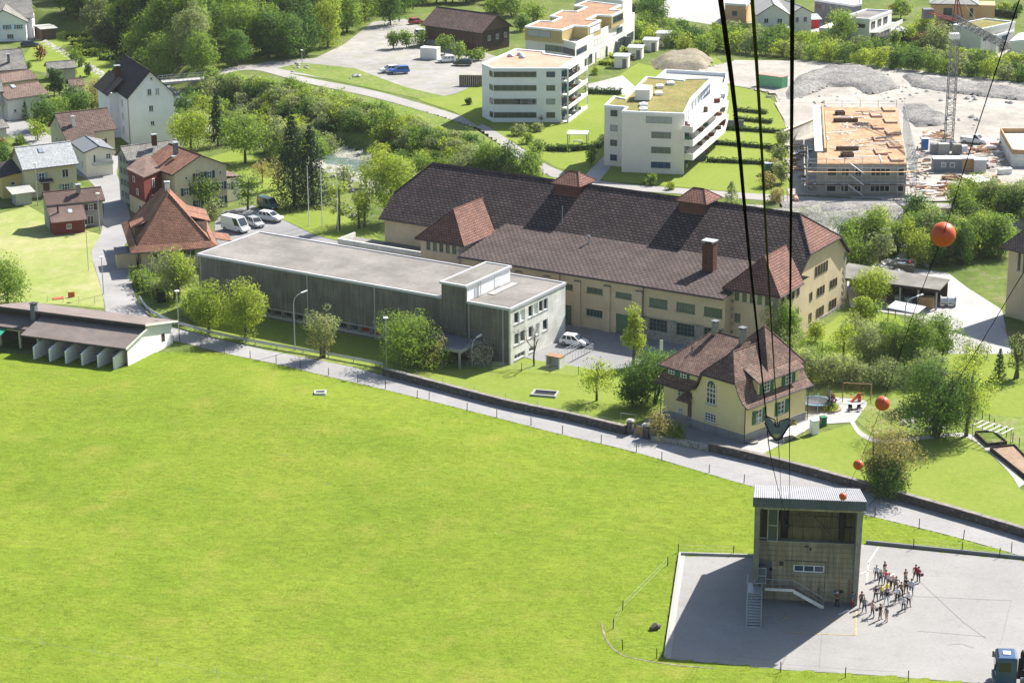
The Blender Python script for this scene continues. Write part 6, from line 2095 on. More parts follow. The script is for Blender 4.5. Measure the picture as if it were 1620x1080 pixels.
for i,(a,b) in enumerate((((1136,205),(1250,212)),((1126,228),(1250,238)),((1115,256),(1248,262)),((1163,176),(1215,181)),((1160,190),(1222,196)))):
 hedge('hedge',['third from the front of the low hedges dividing the apartment lawns', 'second from the front of the low hedges dividing the apartment lawns', 'nearest of the low hedges dividing the apartment lawns', 'farthest of the low hedges dividing the apartment lawns', 'second farthest of the low hedges dividing the apartment lawns'][i],[a,b],.9,.8, 'yew', 'hedges between the apartment lawns',.3)
hedge('hedge', 'dark hedge right of the white block with balconies',[(925,148),(985,150)],1.3,1.0, 'yew',ls=.3)
hedge('hedge', 'dark hedge round the small pavilion garden',[(860,238),(900,240),(945,235),(957,222)],1.2,1.0, 'yew',ls=.3)
for i,(a,b) in enumerate((((945,102),(985,104)),((962,92),(1005,94)),((982,82),(1022,83)),((1000,73),(1035,74)))):
 hedge('hedge',['nearest', 'second', 'third', 'farthest'][i] + ' light green hedge between the little garden sheds',[a,b],1.1,1.2, 'lime', 'hedges between the garden sheds',.35)
hedge('hedge', 'tall brown green hedge behind the ochre apartments',[(1000,22),(1050,8)],2.4,1.5, 'yew',ls=.4)
hedge('hedge', 'dark tall hedge beside the purple leafed tree',[(1418,62),(1450,66)],2.6,1.4, 'yew',ls=.35)
hedge('hedge', 'long dark hedge behind the apricot house',[(1550,22),(1610,30)],2.4,1.5, 'yew',ls=.35)
for k in range(4):
 hedge('vine_row',['farthest', 'second farthest', 'third farthest', 'nearest'][k] + ' leafy berry row of the left block in the sloping village garden',[(100+k*9,62+k*9),(140+k*8,60+k*9)],1.5,1.6, 'lime', 'berry rows in the village garden',.35)
for k in range(3):
 hedge('vine_row',['farthest', 'middle', 'nearest'][k] + ' leafy berry row of the right block in the sloping village garden',[(140+k*8,80+k*7),(170+k*5,80+k*8)],1.4,1.5, 'mid', 'berry rows in the village garden',.35)
def tufts(name,pts,ls,m,seed,zf=None):
 r = np.random.RandomState(seed)
 n = len(pts)
 per = 5
 c = np.repeat(pts,per,axis=0)+np.concatenate([r.normal(size=(n*per,2))*.16,np.zeros((n*per,1))],1)
 th = r.uniform(0,6.28,n*per)
 w = ls*.25
 hh = ls*r.uniform(.6,1.3,n*per)
 ax = np.stack([np.cos(th),np.sin(th),0*th],1)
 ln = np.stack([-np.sin(th),np.cos(th),0*th],1)*.4
 v = np.empty((n*per,3,3))
 v[:,0] = c-ax*w
 v[:,1] = c+ax*w
 v[:,2] = c+(ln+np.array([0,0,1]))*hh[:,None]
 me = bpy.data.meshes.new(name)
 N = n*per
 me.vertices.add(N*3)
 me.vertices.foreach_set('co',v.astype(np.float32).ravel())
 me.loops.add(N*3)
 me.loops.foreach_set('vertex_index',np.arange(N*3,dtype=np.int32))
 me.polygons.add(N)
 me.polygons.foreach_set('loop_start',np.arange(N,dtype=np.int32)*3)
 me.materials.append(m)
 me.update(calc_edges=True)
 o = bpy.data.objects.new(name,me)
 COL.objects.link(o)
 return tag(o,kind='stuff')
M['blade'] = leafmat('meadow_blades',(.2,.29,.035),(.27,.34,.05),.5,.9)
r_ = np.random.RandomState(77)
N0 = 70000
q0 = np.stack([r_.uniform(-100,85,N0),r_.uniform(150,268,N0)],1)
dn_ = vnoise(q0[:,0],q0[:,1],2.2,41)*.6+vnoise(q0[:,0],q0[:,1],6.0,42)*.4
keep = inside(q0[:,0],q0[:,1],_mq) & ~inside(q0[:,0],q0[:,1],_yq) & (dn_ > .30)
q0 = q0[keep]
z0_ = meadow_z(q0[:,0],q0[:,1])
tufts('meadow_grass',np.concatenate([q0,z0_[:,None]],1),.11,M['blade'],3)
# ---------------------------------------------------------------- modern blocks (plans read at roof height)
class Plan:
 """block whose plan corners are given as photograph points at a known height"""
 def __init__(self,name,label,cat,O,wm,group=None):
  self.o = P(*O)
  self.root = thing(name,label,cat,(self.o.x,self.o.y,0),0,group)
  self.wm = wm
  self.W = self.D = 0
 def pts(self,px,z):
  return [(P(a,b,z).x-self.o.x,P(a,b,z).y-self.o.y) for a,b in px]
 part = Bld.part
 window = Bld.window
 flat = Bld.flat
 def block(self,q,z0,z1,m=None,name='wall'):
  return self.part(name,MB().prism(q,z0,z1),m or self.wm)
 def band(self,pa,pb,u0,u1,z,h,st,c=None):
  xs = [0,0] if c is None else c
  return bandwin(self,pa,pb,u0,u1,z,h,st,xs)
def cen(q):
 return (sum(p[0] for p in q)/len(q),sum(p[1] for p in q)/len(q))
gg = dict(frame=M['grey_frame'],fw=.07)
a1 = Plan('white_apartments', 'four storey white apartment block with red gravel on its flat roof', 'apartments',(762.3,187),M['white_cold'])
q1 = a1.pts([(762.3,100.4),(779.8,107.7),(887.4,107.7),(912.7,90.8),(862,84),(861.5,80.7),(815.5,76.9)],11.2)
cc = cen(q1)
core = list(q1)
k_ = Vector(q1[3])-Vector(q1[2])
nrm_ = Vector((k_.y,-k_.x)).normalized()
core[2] = tuple(Vector(q1[2])-Vector(nrm_)*.0)
a1.block(q1,0,10.7)
a1.flat(q1,10.95,M['roof_red'],M['white_edge'],.22,.5)
for i in range(4):
 z = .85+2.78*i
 pn = M['glass_green']
 a1.band(q1[1],q1[2],.01,.64,z+.1,1.15,dict(gg,pane=M['glass_green'],nx=6),cc)
 if i == 1:
  a1.band(q1[1],q1[2],.32,.64,z+.08,1.17,dict(gg,pane=M['white_blind'],nx=3),cc)
 a1.band(q1[0],q1[1],.70,.99,z+.1,1.15,dict(gg,pane=M['glass'],nx=1),cc)
 a1.band(q1[1],q1[2],.785,.915,z+.1,1.15,dict(gg,pane=[M['glass'],M['blind'],M['glass_green'],M['blue_glass']][i],nx=1),cc)
 A,B = Vector(q1[2]),Vector(q1[3])
 d = (B-A).normalized()
 a1.band(q1[2],q1[3],.03,.97,.35+2.78*i,2.2,dict(gg,pane=M['blue_glass'],nx=5),cc)
 o1,o2 = A+nrm_*1.6,B+nrm_*1.6+d*3
 a1.part('balcony',MB().prism([tuple(A),tuple(o1),tuple(o2),tuple(B+d*3)],2.78*i-.05,2.78*i+.2).prism([tuple(o1-nrm_*.1),tuple(o1),tuple(o2),tuple(o2-nrm_*.1)],2.78*i+.2,2.78*i+.75),M['white'])
o1 = Vector(q1[2])+nrm_*1.6
for t_ in (.0,.5,1.0):
 p = (Vector(q1[2]).lerp(Vector(q1[3])+k_.normalized()*3,t_))+nrm_*1.45
 a1.part('column',MB().box(p.x-.18,p.y-.18,0,p.x+.18,p.y+.18,11.0),M['white'])
a1.part('canopy',MB().prism([tuple(Vector(q1[2])),tuple(Vector(q1[2])+nrm_*1.8),tuple(Vector(q1[3])+nrm_*1.8+k_.normalized()*3),tuple(Vector(q1[3])+k_.normalized()*3)],10.95,11.2),M['white_edge'])
for (x,y) in ((808,88),(826,90),(823,86)):
 p = a1.pts([(x,y)],11.2)[0]
 a1.part('roof_dome',MB().sphere((p[0],p[1],11.1),.75,12,8,.7),M['zinc'])
a2 = Plan('sedum_apartments', 'four storey off-white block with a greenish brown planted roof and long balconies', 'apartments',(984.4,274),M['white_warm'])
q2 = a2.pts([(956.3,166),(991,168.7),(984.4,175.5),(1083,179.3),(1095,155),(1126,123.5),(1082,124),(1080,126),(1022.5,121),(988,155),(972,151.5)],11.5)
cc = cen(q2)
a2.block(q2,0,11.0)
a2.flat(q2,11.25,M['roof_sedum'],M['white_edge'],.24,.35)
back = a2.pts([(1022,137),(1053,109.5),(1151,115.5),(1148,130),(1112,160),(1092,178)],9.1)
a2.block(back,0,8.1)
a2.flat(back,8.4,M['pave'],M['white_edge'],.7,.3)
for i in range(4):
 z = 1.05+2.8*i
 pane = [M['blue_glass'],M['glass_green'],M['glass_green'],M['blind']][i]
 a2.band(q2[2],q2[3],.475 if i < 3 else .385,.79 if i < 3 else .80,z,1.2,dict(gg,pane=pane,nx=3 if i < 3 else 4),cc)
 a2.band(q2[0],q2[1],.28,.6,z,1.2,dict(gg,pane=[M['blue_glass'],M['glass'],M['blind'],M['glass']][i],nx=1),cc)
 e_ = [Vector(q2[3]),Vector(q2[4]),Vector(q2[5])]
 a2.band(q2[3],q2[4],.05,.95,.3+2.8*i,2.1,dict(gg,pane=M['blue_glass'],nx=4),cc)
 a2.band(q2[4],q2[5],.02,.9,.3+2.8*i,2.1,dict(gg,pane=M['blue_glass'],nx=6),cc)
for i in range(1,4):
 dy = (3-i)*21.8
 z = 2.8*i
 q = a2.pts([(1079,208+dy),(1096,209.5+dy),(1120,189+dy),(1147,165+dy),(1152,145+dy),(1104,172+dy),(1083,194+dy)],z)
 s_ = a2.part('balcony',MB().prism(q,z-.1,z+.15),M['white'])
 rim = MB()
 ring = [Vector(p) for p in q[:5]]
 for a,b in zip(ring[:-1],ring[1:]):
  dd = (b-a).normalized()
  n_ = Vector((-dd.y,dd.x))*.12
  rim.prism([tuple(a),tuple(b),tuple(b+n_),tuple(a+n_)],z+.15,z+1.05)
 rim.build('parapet',M['white_warm'] if i else M['white'],s_)
bc = random.Random(4)
for i in range(0,4):
 dy = (3-i)*21.8
 for (x,y) in ((1086,200),(1090,204),(1100,194),(1108,186),(1118,178),(1126,172),(1136,162),(1143,154)):
  if bc.random() < .75:
   p = a2.pts([(x+bc.uniform(-2,2),y+dy+bc.uniform(-1,1))],2.8*i+.1)[0]
   w = bc.uniform(.3,.8)
   a2.part(bc.choice(['planter', 'balcony_chair', 'balcony_table']),MB().box(p[0]-w,p[1]-.3,2.8*i+.15,p[0]+w,p[1]+.3,2.8*i+bc.uniform(.7,1.3)),bc.choice([M['rust'],M['slate_render'],M['green_shutter'],M['wood'],M['white'],M['redwood']]))
for i in range(4):
 for u in (.2,.45,.6,.8):
  p = Vector(q1[2]).lerp(Vector(q1[3]),u)+nrm_*.9
  p = (p.x,p.y)
  w = bc.uniform(.3,.7)
  a1.part(bc.choice(['planter', 'balcony_chair']),MB().box(p[0]-w,p[1]-.3,2.78*i+.2,p[0]+w,p[1]+.3,2.78*i+bc.uniform(.9,1.4)),bc.choice([M['rust'],M['slate_render'],M['green_shutter'],M['white']]))
q = a2.pts([(947,0)],0)
ro = a2.pts([(1004,157),(1028,157.5),(1032,150),(1009,149)],11.6)
hut = a2.part('roof_hut',MB().prism(ro,11.4,13.3),M['white'])
MB().prism([(p[0]*1.0,p[1]) for p in ro],13.3,13.4).build('hut_roof',M['white_edge'],hut)
for (x,y) in ((1018,172),(1042,147),(1044,136),(1061,131),(1018,165)):
 p = a2.pts([(x,y)],11.6)[0]
 a2.part('roof_dome',MB().box(p[0]-.7,p[1]-.9,11.3,p[0]+.7,p[1]+.9,11.75).sphere((p[0],p[1],11.75),.65,10,6,.4),M['white_edge'])
for k,(x,y) in enumerate(((1168,205),(1122,228),(1108,255))):
 p = a2.pts([(x-6,y)],0)[0]
 a2.part('garden_wall',MB().box(p[0]-2.0,p[1],0,p[0]+1.8,p[1]+.3,1.9),M['slate_render'])
a3 = Plan('ochre_apartments', 'stepped apartment block, ochre top floor over long white lower floors', 'apartments',(905,97),M['white_warm'])
zt = 9.3
top = a3.pts([(830.5,42),(889,47.5),(908,40.5),(930,41.5),(951,32),(929,31),(945,23.5),(967.5,25),(987,16.5),(966,15.5),(983,8),(928,1.2),(908,9),(927,11),(912,18),(889,16.5),(870,25.5),(887,27.5),(873,34),(853,32.5)],zt)
cc = cen(top)
a3.block(top,6.2,zt-.4,M['olive'])
a3.flat(top,zt-.15,M['roof_brown'],M['white_edge'],.2,.4)
low = a3.pts([(831,61.5),(889,68),(910,73.5),(958,49),(1004,25),(1004,20),(985,17),(928,8),(853,50)],6.2)
low_ = low
a3.block(low,0,6.15)
cl = cen(low)
a3.band(top[0],top[1],.08,.7,7.2,1.5,dict(gg,pane=M['blind'],nx=2),cc)
a3.band(top[3],top[4],.12,.9,7.2,1.6,dict(gg,pane=M['white_blind'],nx=2),(top[3][0]-3,top[3][1]+3))
a3.band(top[7],top[8],.12,.9,7.2,1.6,dict(gg,pane=M['glass'],nx=3),(top[7][0]-3,top[7][1]+3))
a3.band(low[1],low[2],.05,.98,4.0,1.4,dict(gg,pane=M['glass_green'],nx=2),cl)
a3.band(low[0],low[1],.55,1.0,4.0,1.4,dict(gg,pane=M['glass_green'],nx=3),cl)
for u in (.02,.3,.62):
 a3.band(low[2],low[4],u,u+.16,3.9,1.4,dict(gg,pane=M['blue_glass'],nx=3),cl)
for u in (.15,.4,.7,.86):
 a3.band(low[2],low[4],u,u+.12,.3,2.3,dict(gg,pane=M['glass'],nx=4),cl)
par = MB()
r0 = [Vector(p) for p in (low[1],low[2],low[4])]
for a,b in zip(r0[:-1],r0[1:]):
 dd = (b-a).normalized()
 n_ = Vector((-dd.y,dd.x))*.2
 par.prism([tuple(a),tuple(b),tuple(b+n_),tuple(a+n_)],6.15,7.0)
a3.part('parapet',par,M['white'])
for x,y in ((934,99),(952,90),(971,82),(989,74)):
 p = a3.pts([(x,y)],0)[0]
 a3.part('terrace_wall',MB().box(p[0]-1.4,p[1],0,p[0]+1.4,p[1]+.3,2.4),M['slate_render'])
for i,(x,y) in enumerate(((984,106),(1006,92),(1030,80),(1050,73))):
 p = P(x,y)
 s = thing('garden_shed',['pale garden shed with a glassy grey roof, nearest of the row beside the ochre apartments', 'second pale garden shed from the front in the row beside the ochre apartments', 'third pale garden shed from the front in the row beside the ochre apartments', 'farthest pale garden shed in the row beside the ochre apartments'][i], 'shed',(p.x,p.y,0),math.radians(-12), 'garden sheds')
 MB().box(-1.6,-1.5,0,1.6,1.5,2.6 if i < 3 else 3.2).build('wall',M['white_warm'],s)
 MB().slab([(-1.9,-1.8,2.6 if i < 3 else 3.2),(1.9,-1.8,2.6 if i < 3 else 3.2),(1.9,1.8,2.8 if i < 3 else 3.4),(-1.9,1.8,2.8 if i < 3 else 3.4)],.12).build('roof',M['zinc'],s)
 MB().box(.3,-1.56,.05,1.2,-1.5,2.1).build('door',M['slate_render'],s)
# ---- houses at the top right
def flathouse(name,label,px,z,wm,rm,wins=(),cat='house',ph=.3):
 b = Plan(name,label,cat,px[0],wm)
 q = b.pts(px,z)
 b.block(q,0,z-.35)
 b.flat(q,z-.12,rm,M['white_edge'],ph,.35)
 c = cen(q)
 for (i,u0,u1,zz,h,n) in wins:
  b.band(q[i],q[(i+1) % len(q)],u0,u1,zz,h,dict(gg,pane=M['glass'],nx=n),c)
 b.q = q
 return b
f1 = flathouse('modern_house', 'white flat roofed villa with a corner balcony above the bush belt',[(1332,28),(1376,31),(1411,17.5),(1370,15.5)],6.2,M['white_warm'],M['roof_gravel'],
    [(0,.5,.85,4.0,1.0,1),(0,.5,.8,.6,1.0,1),(1,.08,.24,3.5,1.9,1),(1,.36,.52,3.5,1.9,1),(1,.62,.8,3.5,1.9,1),(1,.1,.9,.3,2.2,5)])
q = f1.pts([(1376,52),(1390,52),(1428,36),(1411,36)],3.0)
sl_ = f1.part('balcony',MB().prism(q,2.85,3.1),M['white'])
MB().prism([q[1],q[2],(q[2][0]-.1,q[2][1]-.1),(q[1][0]-.1,q[1][1]-.1)],3.1,3.9).build('parapet',M['white'],sl_)
f1.part('side_wing',MB().prism(f1.pts([(1296,44),(1336,47),(1350,36),(1318,34)],3.0),0,3.0),M['white_warm'])
f2 = flathouse('modern_house', 'dark grey flat roofed house with a pale roof terrace behind the white villa',[(1289,0),(1349,9),(1363,7),(1363,-8),(1300,-14)],5.5,M['slate_render'],M['pave'],
    [(0,.02,.28,3.4,1.2,1),(0,.5,.78,3.2,1.2,1)])
f3 = ghouse('gabled_house', 'cream gabled house with a pale grey roof left of the dark grey house',(1196,26),(1252,26),(1226,8),(1196,-12),5.0,M['white_warm'],M['concrete_mid'],
   lambda b: {'front': [(b.W*.2,3.2,1.1,1.2),(b.W*.62,3.2,1.3,1.2),(b.W*.2,.5,1.5,1.5),(b.W*.6,.4,2.4,1.9,ST(nx=3))]})
f3.part('pergola',MB().slab([(f3.W*.5,-2.6,2.3),(f3.W,-2.6,2.3),(f3.W,0,2.6),(f3.W*.5,0,2.6)],.1),M['zinc'])
f4 = ghouse('gabled_house', 'cream gabled house half hidden behind the thick cables, its roof touching the first',(1250,24),(1288,22),(1270,12),(1262,-6),5.0,M['white_warm'],M['concrete_mid'],
   lambda b: {'front': [(b.W*.2,3.0,1.0,1.3),(b.W*.6,3.0,1.0,1.3)]})
f5 = flathouse('apricot_house', 'apricot coloured house cut by the top edge left of the cables',[(1147,6),(1180,8),(1194,0),(1160,-4)],5.0,M['orange'],M['concrete_mid'],[(0,.35,.6,2.0,1.3,1)])
f6 = house('apricot_villa', 'apricot villa with a grey hipped roof above the crane',(1470,7),(1548,9),(1484,-9),6.0,.45,M['orange'],M['concrete_mid'],
   lambda b: {'front': [(b.W*.28,2.9,2.2,2.2,ST(nx=2,frame=M['grey_frame'])),(b.W*.85,3.0,.9,2.2,ST(nx=1,frame=M['grey_frame'])),(b.W*.35,.4,3.2,1.9,ST(nx=3,frame=M['grey_frame']))]},hl=1,hr=1)
f6.part('side_wing',MB().box(f6.W,1.5,0,f6.W+4.5,8,5.8),M['orange'])
f6.part('balcony',MB().box(f6.W*.22,-1.4,2.55,f6.W*.7,0,2.7).box(f6.W*.22,-1.4,2.7,f6.W*.7,-1.3,3.5),M['grey_frame'])
f7 = flathouse('sedum_house', 'long pale house with a green planted roof behind the crane jib',[(1508,40),(1553,47),(1606,35.5),(1558,30)],6.4,M['white_warm'],M['roof_sedum'],[(1,.06,.3,3.6,1.0,2)])
q = f7.pts([(1508,57),(1577,78),(1600,68),(1606,48),(1553,58)],3.6)
f7.part('lower_wing',MB().prism(f7.pts([(1512,55),(1577,57),(1604,49),(1556,46)],4.4),0,4.1),M['white_warm'])
qq = f7.pts([(1512,55),(1577,57),(1604,49),(1556,46)],4.4)
f7.flat(qq,4.4,M['roof_sedum'],M['white_edge'],.25,.3,name='lower_roof')
for u0,u1,z,h in ((.08,.22,1.0,1.3),(.30,.37,.5,2.0),(.55,.7,1.2,1.0)):
 f7.band(qq[0],qq[1],u0,u1,z,h,dict(gg,pane=M['glass'],nx=1),cen(qq))
f7.band(qq[1],qq[2],.2,.55,.3,2.2,dict(gg,pane=M['glass_green'],nx=2),cen(qq))
f7.band(qq[1],qq[2],.3,.6,2.8,1.2,dict(gg,pane=M['blue_glass'],nx=1),cen(qq))
f8 = flathouse('white_garage', 'white flat roofed building cut by the top edge behind the ochre apartments',[(910,-6),(985,2),(1000,-6),(930,-14)],5.0,M['white'],M['white_edge'])
sh_ = thing('red_shelter', 'small dark red garden shelter with a pale glass roof before the cream gables', 'shelter',P(1278,44),.2)
MB().box(-2.6,-1.5,0,2.6,1.5,2.3).build('wall',plain('dark_red_panel',(.35,.02,.03),.6,.1),sh_)
MB().slab([(-3.0,-2.0,2.3),(3.0,-2.0,2.3),(3.0,2.0,3.0),(-3.0,2.0,3.0)],.1).build('roof',M['sky_glass'],sh_)
f9 = flathouse('pale_house', 'pale terraced house at the right edge beyond the sedum roofs',[(1598,66),(1640,62),(1650,50),(1612,54)],3.5,M['white_warm'],M['white_edge'])
# ---- unfinished concrete house with plywood deck
cs = Plan('unfinished_house', 'unfinished concrete house with orange formwork deck and scaffold', 'building site',(1293,307),M['concrete_mid'])
zd = 5.7
dq = cs.pts([(1293.3,259),(1434.6,259),(1419,170),(1304,170),(1308.5,241),(1293,241)],zd)
cs.block(dq,0,zd-.25)
deck = cs.part('deck',MB().prism(dq,zd-.25,zd),M['formply'])
cc = cen(dq)
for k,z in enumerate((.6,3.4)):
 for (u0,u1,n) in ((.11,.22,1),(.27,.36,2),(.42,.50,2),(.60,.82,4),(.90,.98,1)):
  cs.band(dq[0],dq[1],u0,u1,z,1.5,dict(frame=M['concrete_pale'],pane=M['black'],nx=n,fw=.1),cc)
A,B = Vector(dq[0]),Vector(dq[1])
dx = (B-A).normalized()
up_ = Vector((-dx.y,dx.x))
C3,D3 = Vector(dq[2]),Vector(dq[3])
MB().prism([tuple(D3-dx*2.2),tuple(D3-dx*.6),tuple(Vector(dq[4])-dx*.6),tuple(Vector(dq[4])-dx*2.2)],zd+.1,zd+.3).build('edge_board',M['white'],deck)
MB().prism([tuple(D3-dx*.5),tuple(D3-dx*.2),tuple(Vector(dq[4])-dx*.2),tuple(Vector(dq[4])-dx*.5)],zd,zd+.8).build('edge_board',M['wood_light'],deck)
rb = random.Random(3)
pinkish = plain('formwork_edge',(.5,.28,.22),.8,.2)
L1 = (C3-B).length
for k in range(9):
 f = .03+k*.11
 p = B.lerp(C3,f)
 w0 = 2.5+(k % 2)*2.5
 for (a,b) in ((p-dx*w0,p-dx*(w0-1.9 if k % 2 else w0-2.1)),(p-dx*w0,p-dx*w0+up_*L1*.085)):
  d_ = (b-a).normalized()
  n_ = Vector((-d_.y,d_.x))*.14
  MB().prism([tuple(a),tuple(b),tuple(b+n_),tuple(a+n_)],zd,zd+.35).build('upstand',pinkish,deck)
for k in range(26):
 u,v = rb.uniform(.08,.8),rb.uniform(.05,.93)
 p = A.lerp(B,u).lerp(D3.lerp(C3,u),v)
 an = rb.choice([0,0,.3,-.5,1.5,.1])
 L0 = rb.uniform(2,6.5)
 o = MB().box(-L0/2,-.12,0,L0/2,.12,.1).build('plank',rb.choice([M['wood_light'],M['wood'],M['steel'],M['white_edge']]),deck,loc=(p.x,p.y,zd+.01*(k % 5)),rz=an)
for (u,v,w,d) in ((.3,.72,4.6,.7),(.22,.86,1.8,1.5),(.33,.22,4.0,.6),(.33,.12,2.2,1.6)):
 p = A.lerp(B,u).lerp(D3.lerp(C3,u),v)
 b = MB()
 b.box(-w/2,-d/2,0,w/2,-d/2+.15,.7).box(-w/2,d/2-.15,0,w/2,d/2,.7).box(-w/2,-d/2,0,-w/2+.15,d/2,.7).box(w/2-.15,-d/2,0,w/2,d/2,.7)
 b.build('shaft_form',M['wood'],deck,loc=(p.x,p.y,zd))
lp = MB()
for k in range(18):
 u0,v0 = rb.uniform(.15,.7),rb.uniform(.1,.85)
 pts_ = []
 for j in range(6):
  p = A.lerp(B,min(.85,u0+.06*j+rb.uniform(-.01,.01))).lerp(D3.lerp(C3,u0),v0+rb.uniform(-.025,.025))
  pts_.append((p.x,p.y,zd+.08))
 lp.tube(pts_,.05,4)
tag(lp.build('pipework',M['white_edge'],deck),kind='stuff')
scf = thing('scaffold', 'tubular steel scaffold with three diagonal stairs standing before the unfinished house', 'scaffold',cs.root.location,0)
def sp(p,z):
 return (p.x,p.y,z)
lines = [(A-up_*1.3-dx*1.8,B-up_*1.3+dx*1.6),(B-up_*1.3+dx*1.6,C3+dx*1.4),(A-dx*1.8-up_*1.3,Vector(dq[5])-dx*1.8),(D3+up_*.8,C3+up_*.8)]
for a,b in lines:
 L0 = (b-a).length
 nn = max(2,int(L0/3.0))
 st0 = MB().tube([(0,0,0),(0,0,7.0)],.05,5).mesh('standard',M['steel'])
 for k in range(nn+1):
  p = a.lerp(b,k/nn)
  inst('standard',st0,scf,(p.x,p.y,0))
 for z in (1.0,2.0,3.0,4.0,5.2,6.2,6.8):
  MB().tube([sp(a,z),sp(b,z)],.04,4).build('ledger',M['steel'],scf)
a,b = lines[0]
for z in (2.0,4.4):
 d_ = (b-a).normalized()
 n_ = Vector((-d_.y,d_.x))*.8
 MB().prism([tuple(a),tuple(b),tuple(b+n_),tuple(a+n_)],z,z+.08).build('platform',M['wood_light'] if z > 4 else M['wood'],scf)
for z in (.1,2.1,4.1):
 p0 = a.lerp(b,.52)
 p1 = a.lerp(b,.38)
 st_m = MB()
 st_m.slab([(p0.x,p0.y-.2,z),(p0.x,p0.y+.4,z),(p1.x,p1.y+.4,z+2.0),(p1.x,p1.y-.2,z+2.0)],.12)
 st_m.build('stair_flight',M['white_edge'],scf)
fwl = thing('retaining_wall', 'long concrete retaining wall with boarded edge left of the unfinished house', 'wall',P(1250,214))
o = P(1250,214)
a,b = P(1240,218,1.5)-o,P(1302,176,3.6)-o
d_ = (b-a)
n_ = Vector((-d_.y,d_.x,0)).normalized()*.9
MB().slab([(a.x,a.y,0),(b.x,b.y,0),(b.x+n_.x,b.y+n_.y,0),(a.x+n_.x,a.y+n_.y,0)],2.6).build('wall',M['concrete_pale'],fwl)
MB().tube([(a.x,a.y,2.7),(b.x,b.y,2.7)],.12,4).build('edge_board',M['wood_light'],fwl)
c2_ = Plan('unfinished_shell', 'second unfinished concrete shell with pale slab at the right edge', 'building site',(1600,245),M['concrete_pale'])
s2 = c2_.pts([(1601,244),(1660,246),(1660,210),(1582,210)],2.4)
c2_.block(s2,0,2.4)
wl2 = MB()
for a,b in zip(s2,s2[1:]+s2[:1]):
 a,b = Vector(a),Vector(b)
 d_ = (b-a).normalized()
 n_ = Vector((-d_.y,d_.x))*.25
 wl2.prism([tuple(a),tuple(b),tuple(b+n_),tuple(a+n_)],2.4,3.3)
c2_.part('formwork',wl2,M['wood_light'])
# ---- tower crane
cb = P(1500,236)
H0 = 24.8
crane = thing('tower_crane', 'tall lattice tower crane with a red apex and short counter jib', 'crane',(cb.x,cb.y,0))
def lattice(p0,p1,w,seg,r0=.055,m=None,name='lattice',parent=None,tri=False):
 p0,p1 = Vector(p0),Vector(p1)
 d = (p1-p0).normalized()
 a = d.orthogonal().normalized()
 if abs(d.z) > .9:
  a = Vector((1,0,0))
 c = d.cross(a).normalized()
 cs_ = [a*w/2+c*w/2,-a*w/2+c*w/2,-a*w/2-c*w/2,a*w/2-c*w/2]
 if tri:
  up = Vector((0,0,1))
  sd_ = d.cross(up).normalized()
  cs_ = [sd_*w/2,-sd_*w/2,up*w*.9]
 mb = MB()
 nn = len(cs_)
 for q in cs_:
  mb.tube([p0+q,p1+q],r0,5)
 for k in range(seg):
  s0,s1 = p0.lerp(p1,k/seg),p0.lerp(p1,(k+1)/seg)
  for i in range(nn):
   j = (i+1) % nn
   if k % 2:
    mb.tube([s0+cs_[i],s1+cs_[j]],r0*.6,4,caps=False)
   else:
    mb.tube([s0+cs_[j],s1+cs_[i]],r0*.6,4,caps=False)
   mb.tube([s1+cs_[i],s1+cs_[j]],r0*.6,4,caps=False)
 return mb.build(name,m,parent)
crs = plain('crane_grey_paint',(.16,.165,.16),.6,.15)
crr = plain('crane_red_paint',(.30,.055,.04),.6,.15)
lattice((0,0,0),(.1,0,H0-1.0),1.5,24,.075,crs, 'mast',crane)
mh = MB().box(-.9,-.9,H0-3.4,.9,.9,H0-2.4)
mh.build('slewing_ring',M['white_edge'],crane)
je = P(1594,78,H0)-Vector((cb.x,cb.y,0))
je.z = H0
jd = Vector((je.x,je.y,0))
lattice((0,0,H0),tuple(je),1.2,22,.085,crs, 'jib',crane,tri=True)
ce = P(1468,19,H0)-Vector((cb.x,cb.y,0))
cj = MB()
ce.z = H0+.1
sd_ = Vector((-ce.y,ce.x,0)).normalized()*.6
for s_ in (sd_,-sd_):
 cj.tube([Vector((0,0,H0))+s_,ce+s_],.12,5)
for k in range(7):
 q_ = Vector((0,0,H0)).lerp(ce,k/6)
 cj.tube([q_+sd_,q_-sd_],.07,4)
cj.build('counter_jib',crr,crane)
MB().box(ce.x-1.0,ce.y-1.0,H0-1.2,ce.x+1.0,ce.y+1.0,H0+.6).build('counterweight',M['slate_render'],crane)
ap = Vector((0,0,H0+5.2))
am = MB()
for s_ in (sd_,-sd_):
 am.tube([Vector((0,0,H0))+s_,ap],.11,5).tube([Vector((.9,-.4,H0))+s_,ap],.11,5)
am.build('apex',crr,crane)
tb = MB()
tb.tube([ap,Vector((0,0,H0+.9)).lerp(je,.55)+Vector((0,0,.6))],.03,4).tube([ap,ce],.03,4)
tb.build('tie_bar',crs,crane)
hk = Vector((0,0,H0)).lerp(je,.6)
MB().tube([hk,hk-Vector((0,0,2.4))],.02,4).box(hk.x-.2,hk.y-.2,H0-2.9,hk.x+.2,hk.y+.2,H0-2.3).build('hook_block',crs,crane)
MB().box(-1.9,-1.9,0,1.9,1.9,.5).box(-1.3,-1.3,.5,1.3,1.3,1.6).build('base',M['slate_render'],crane)
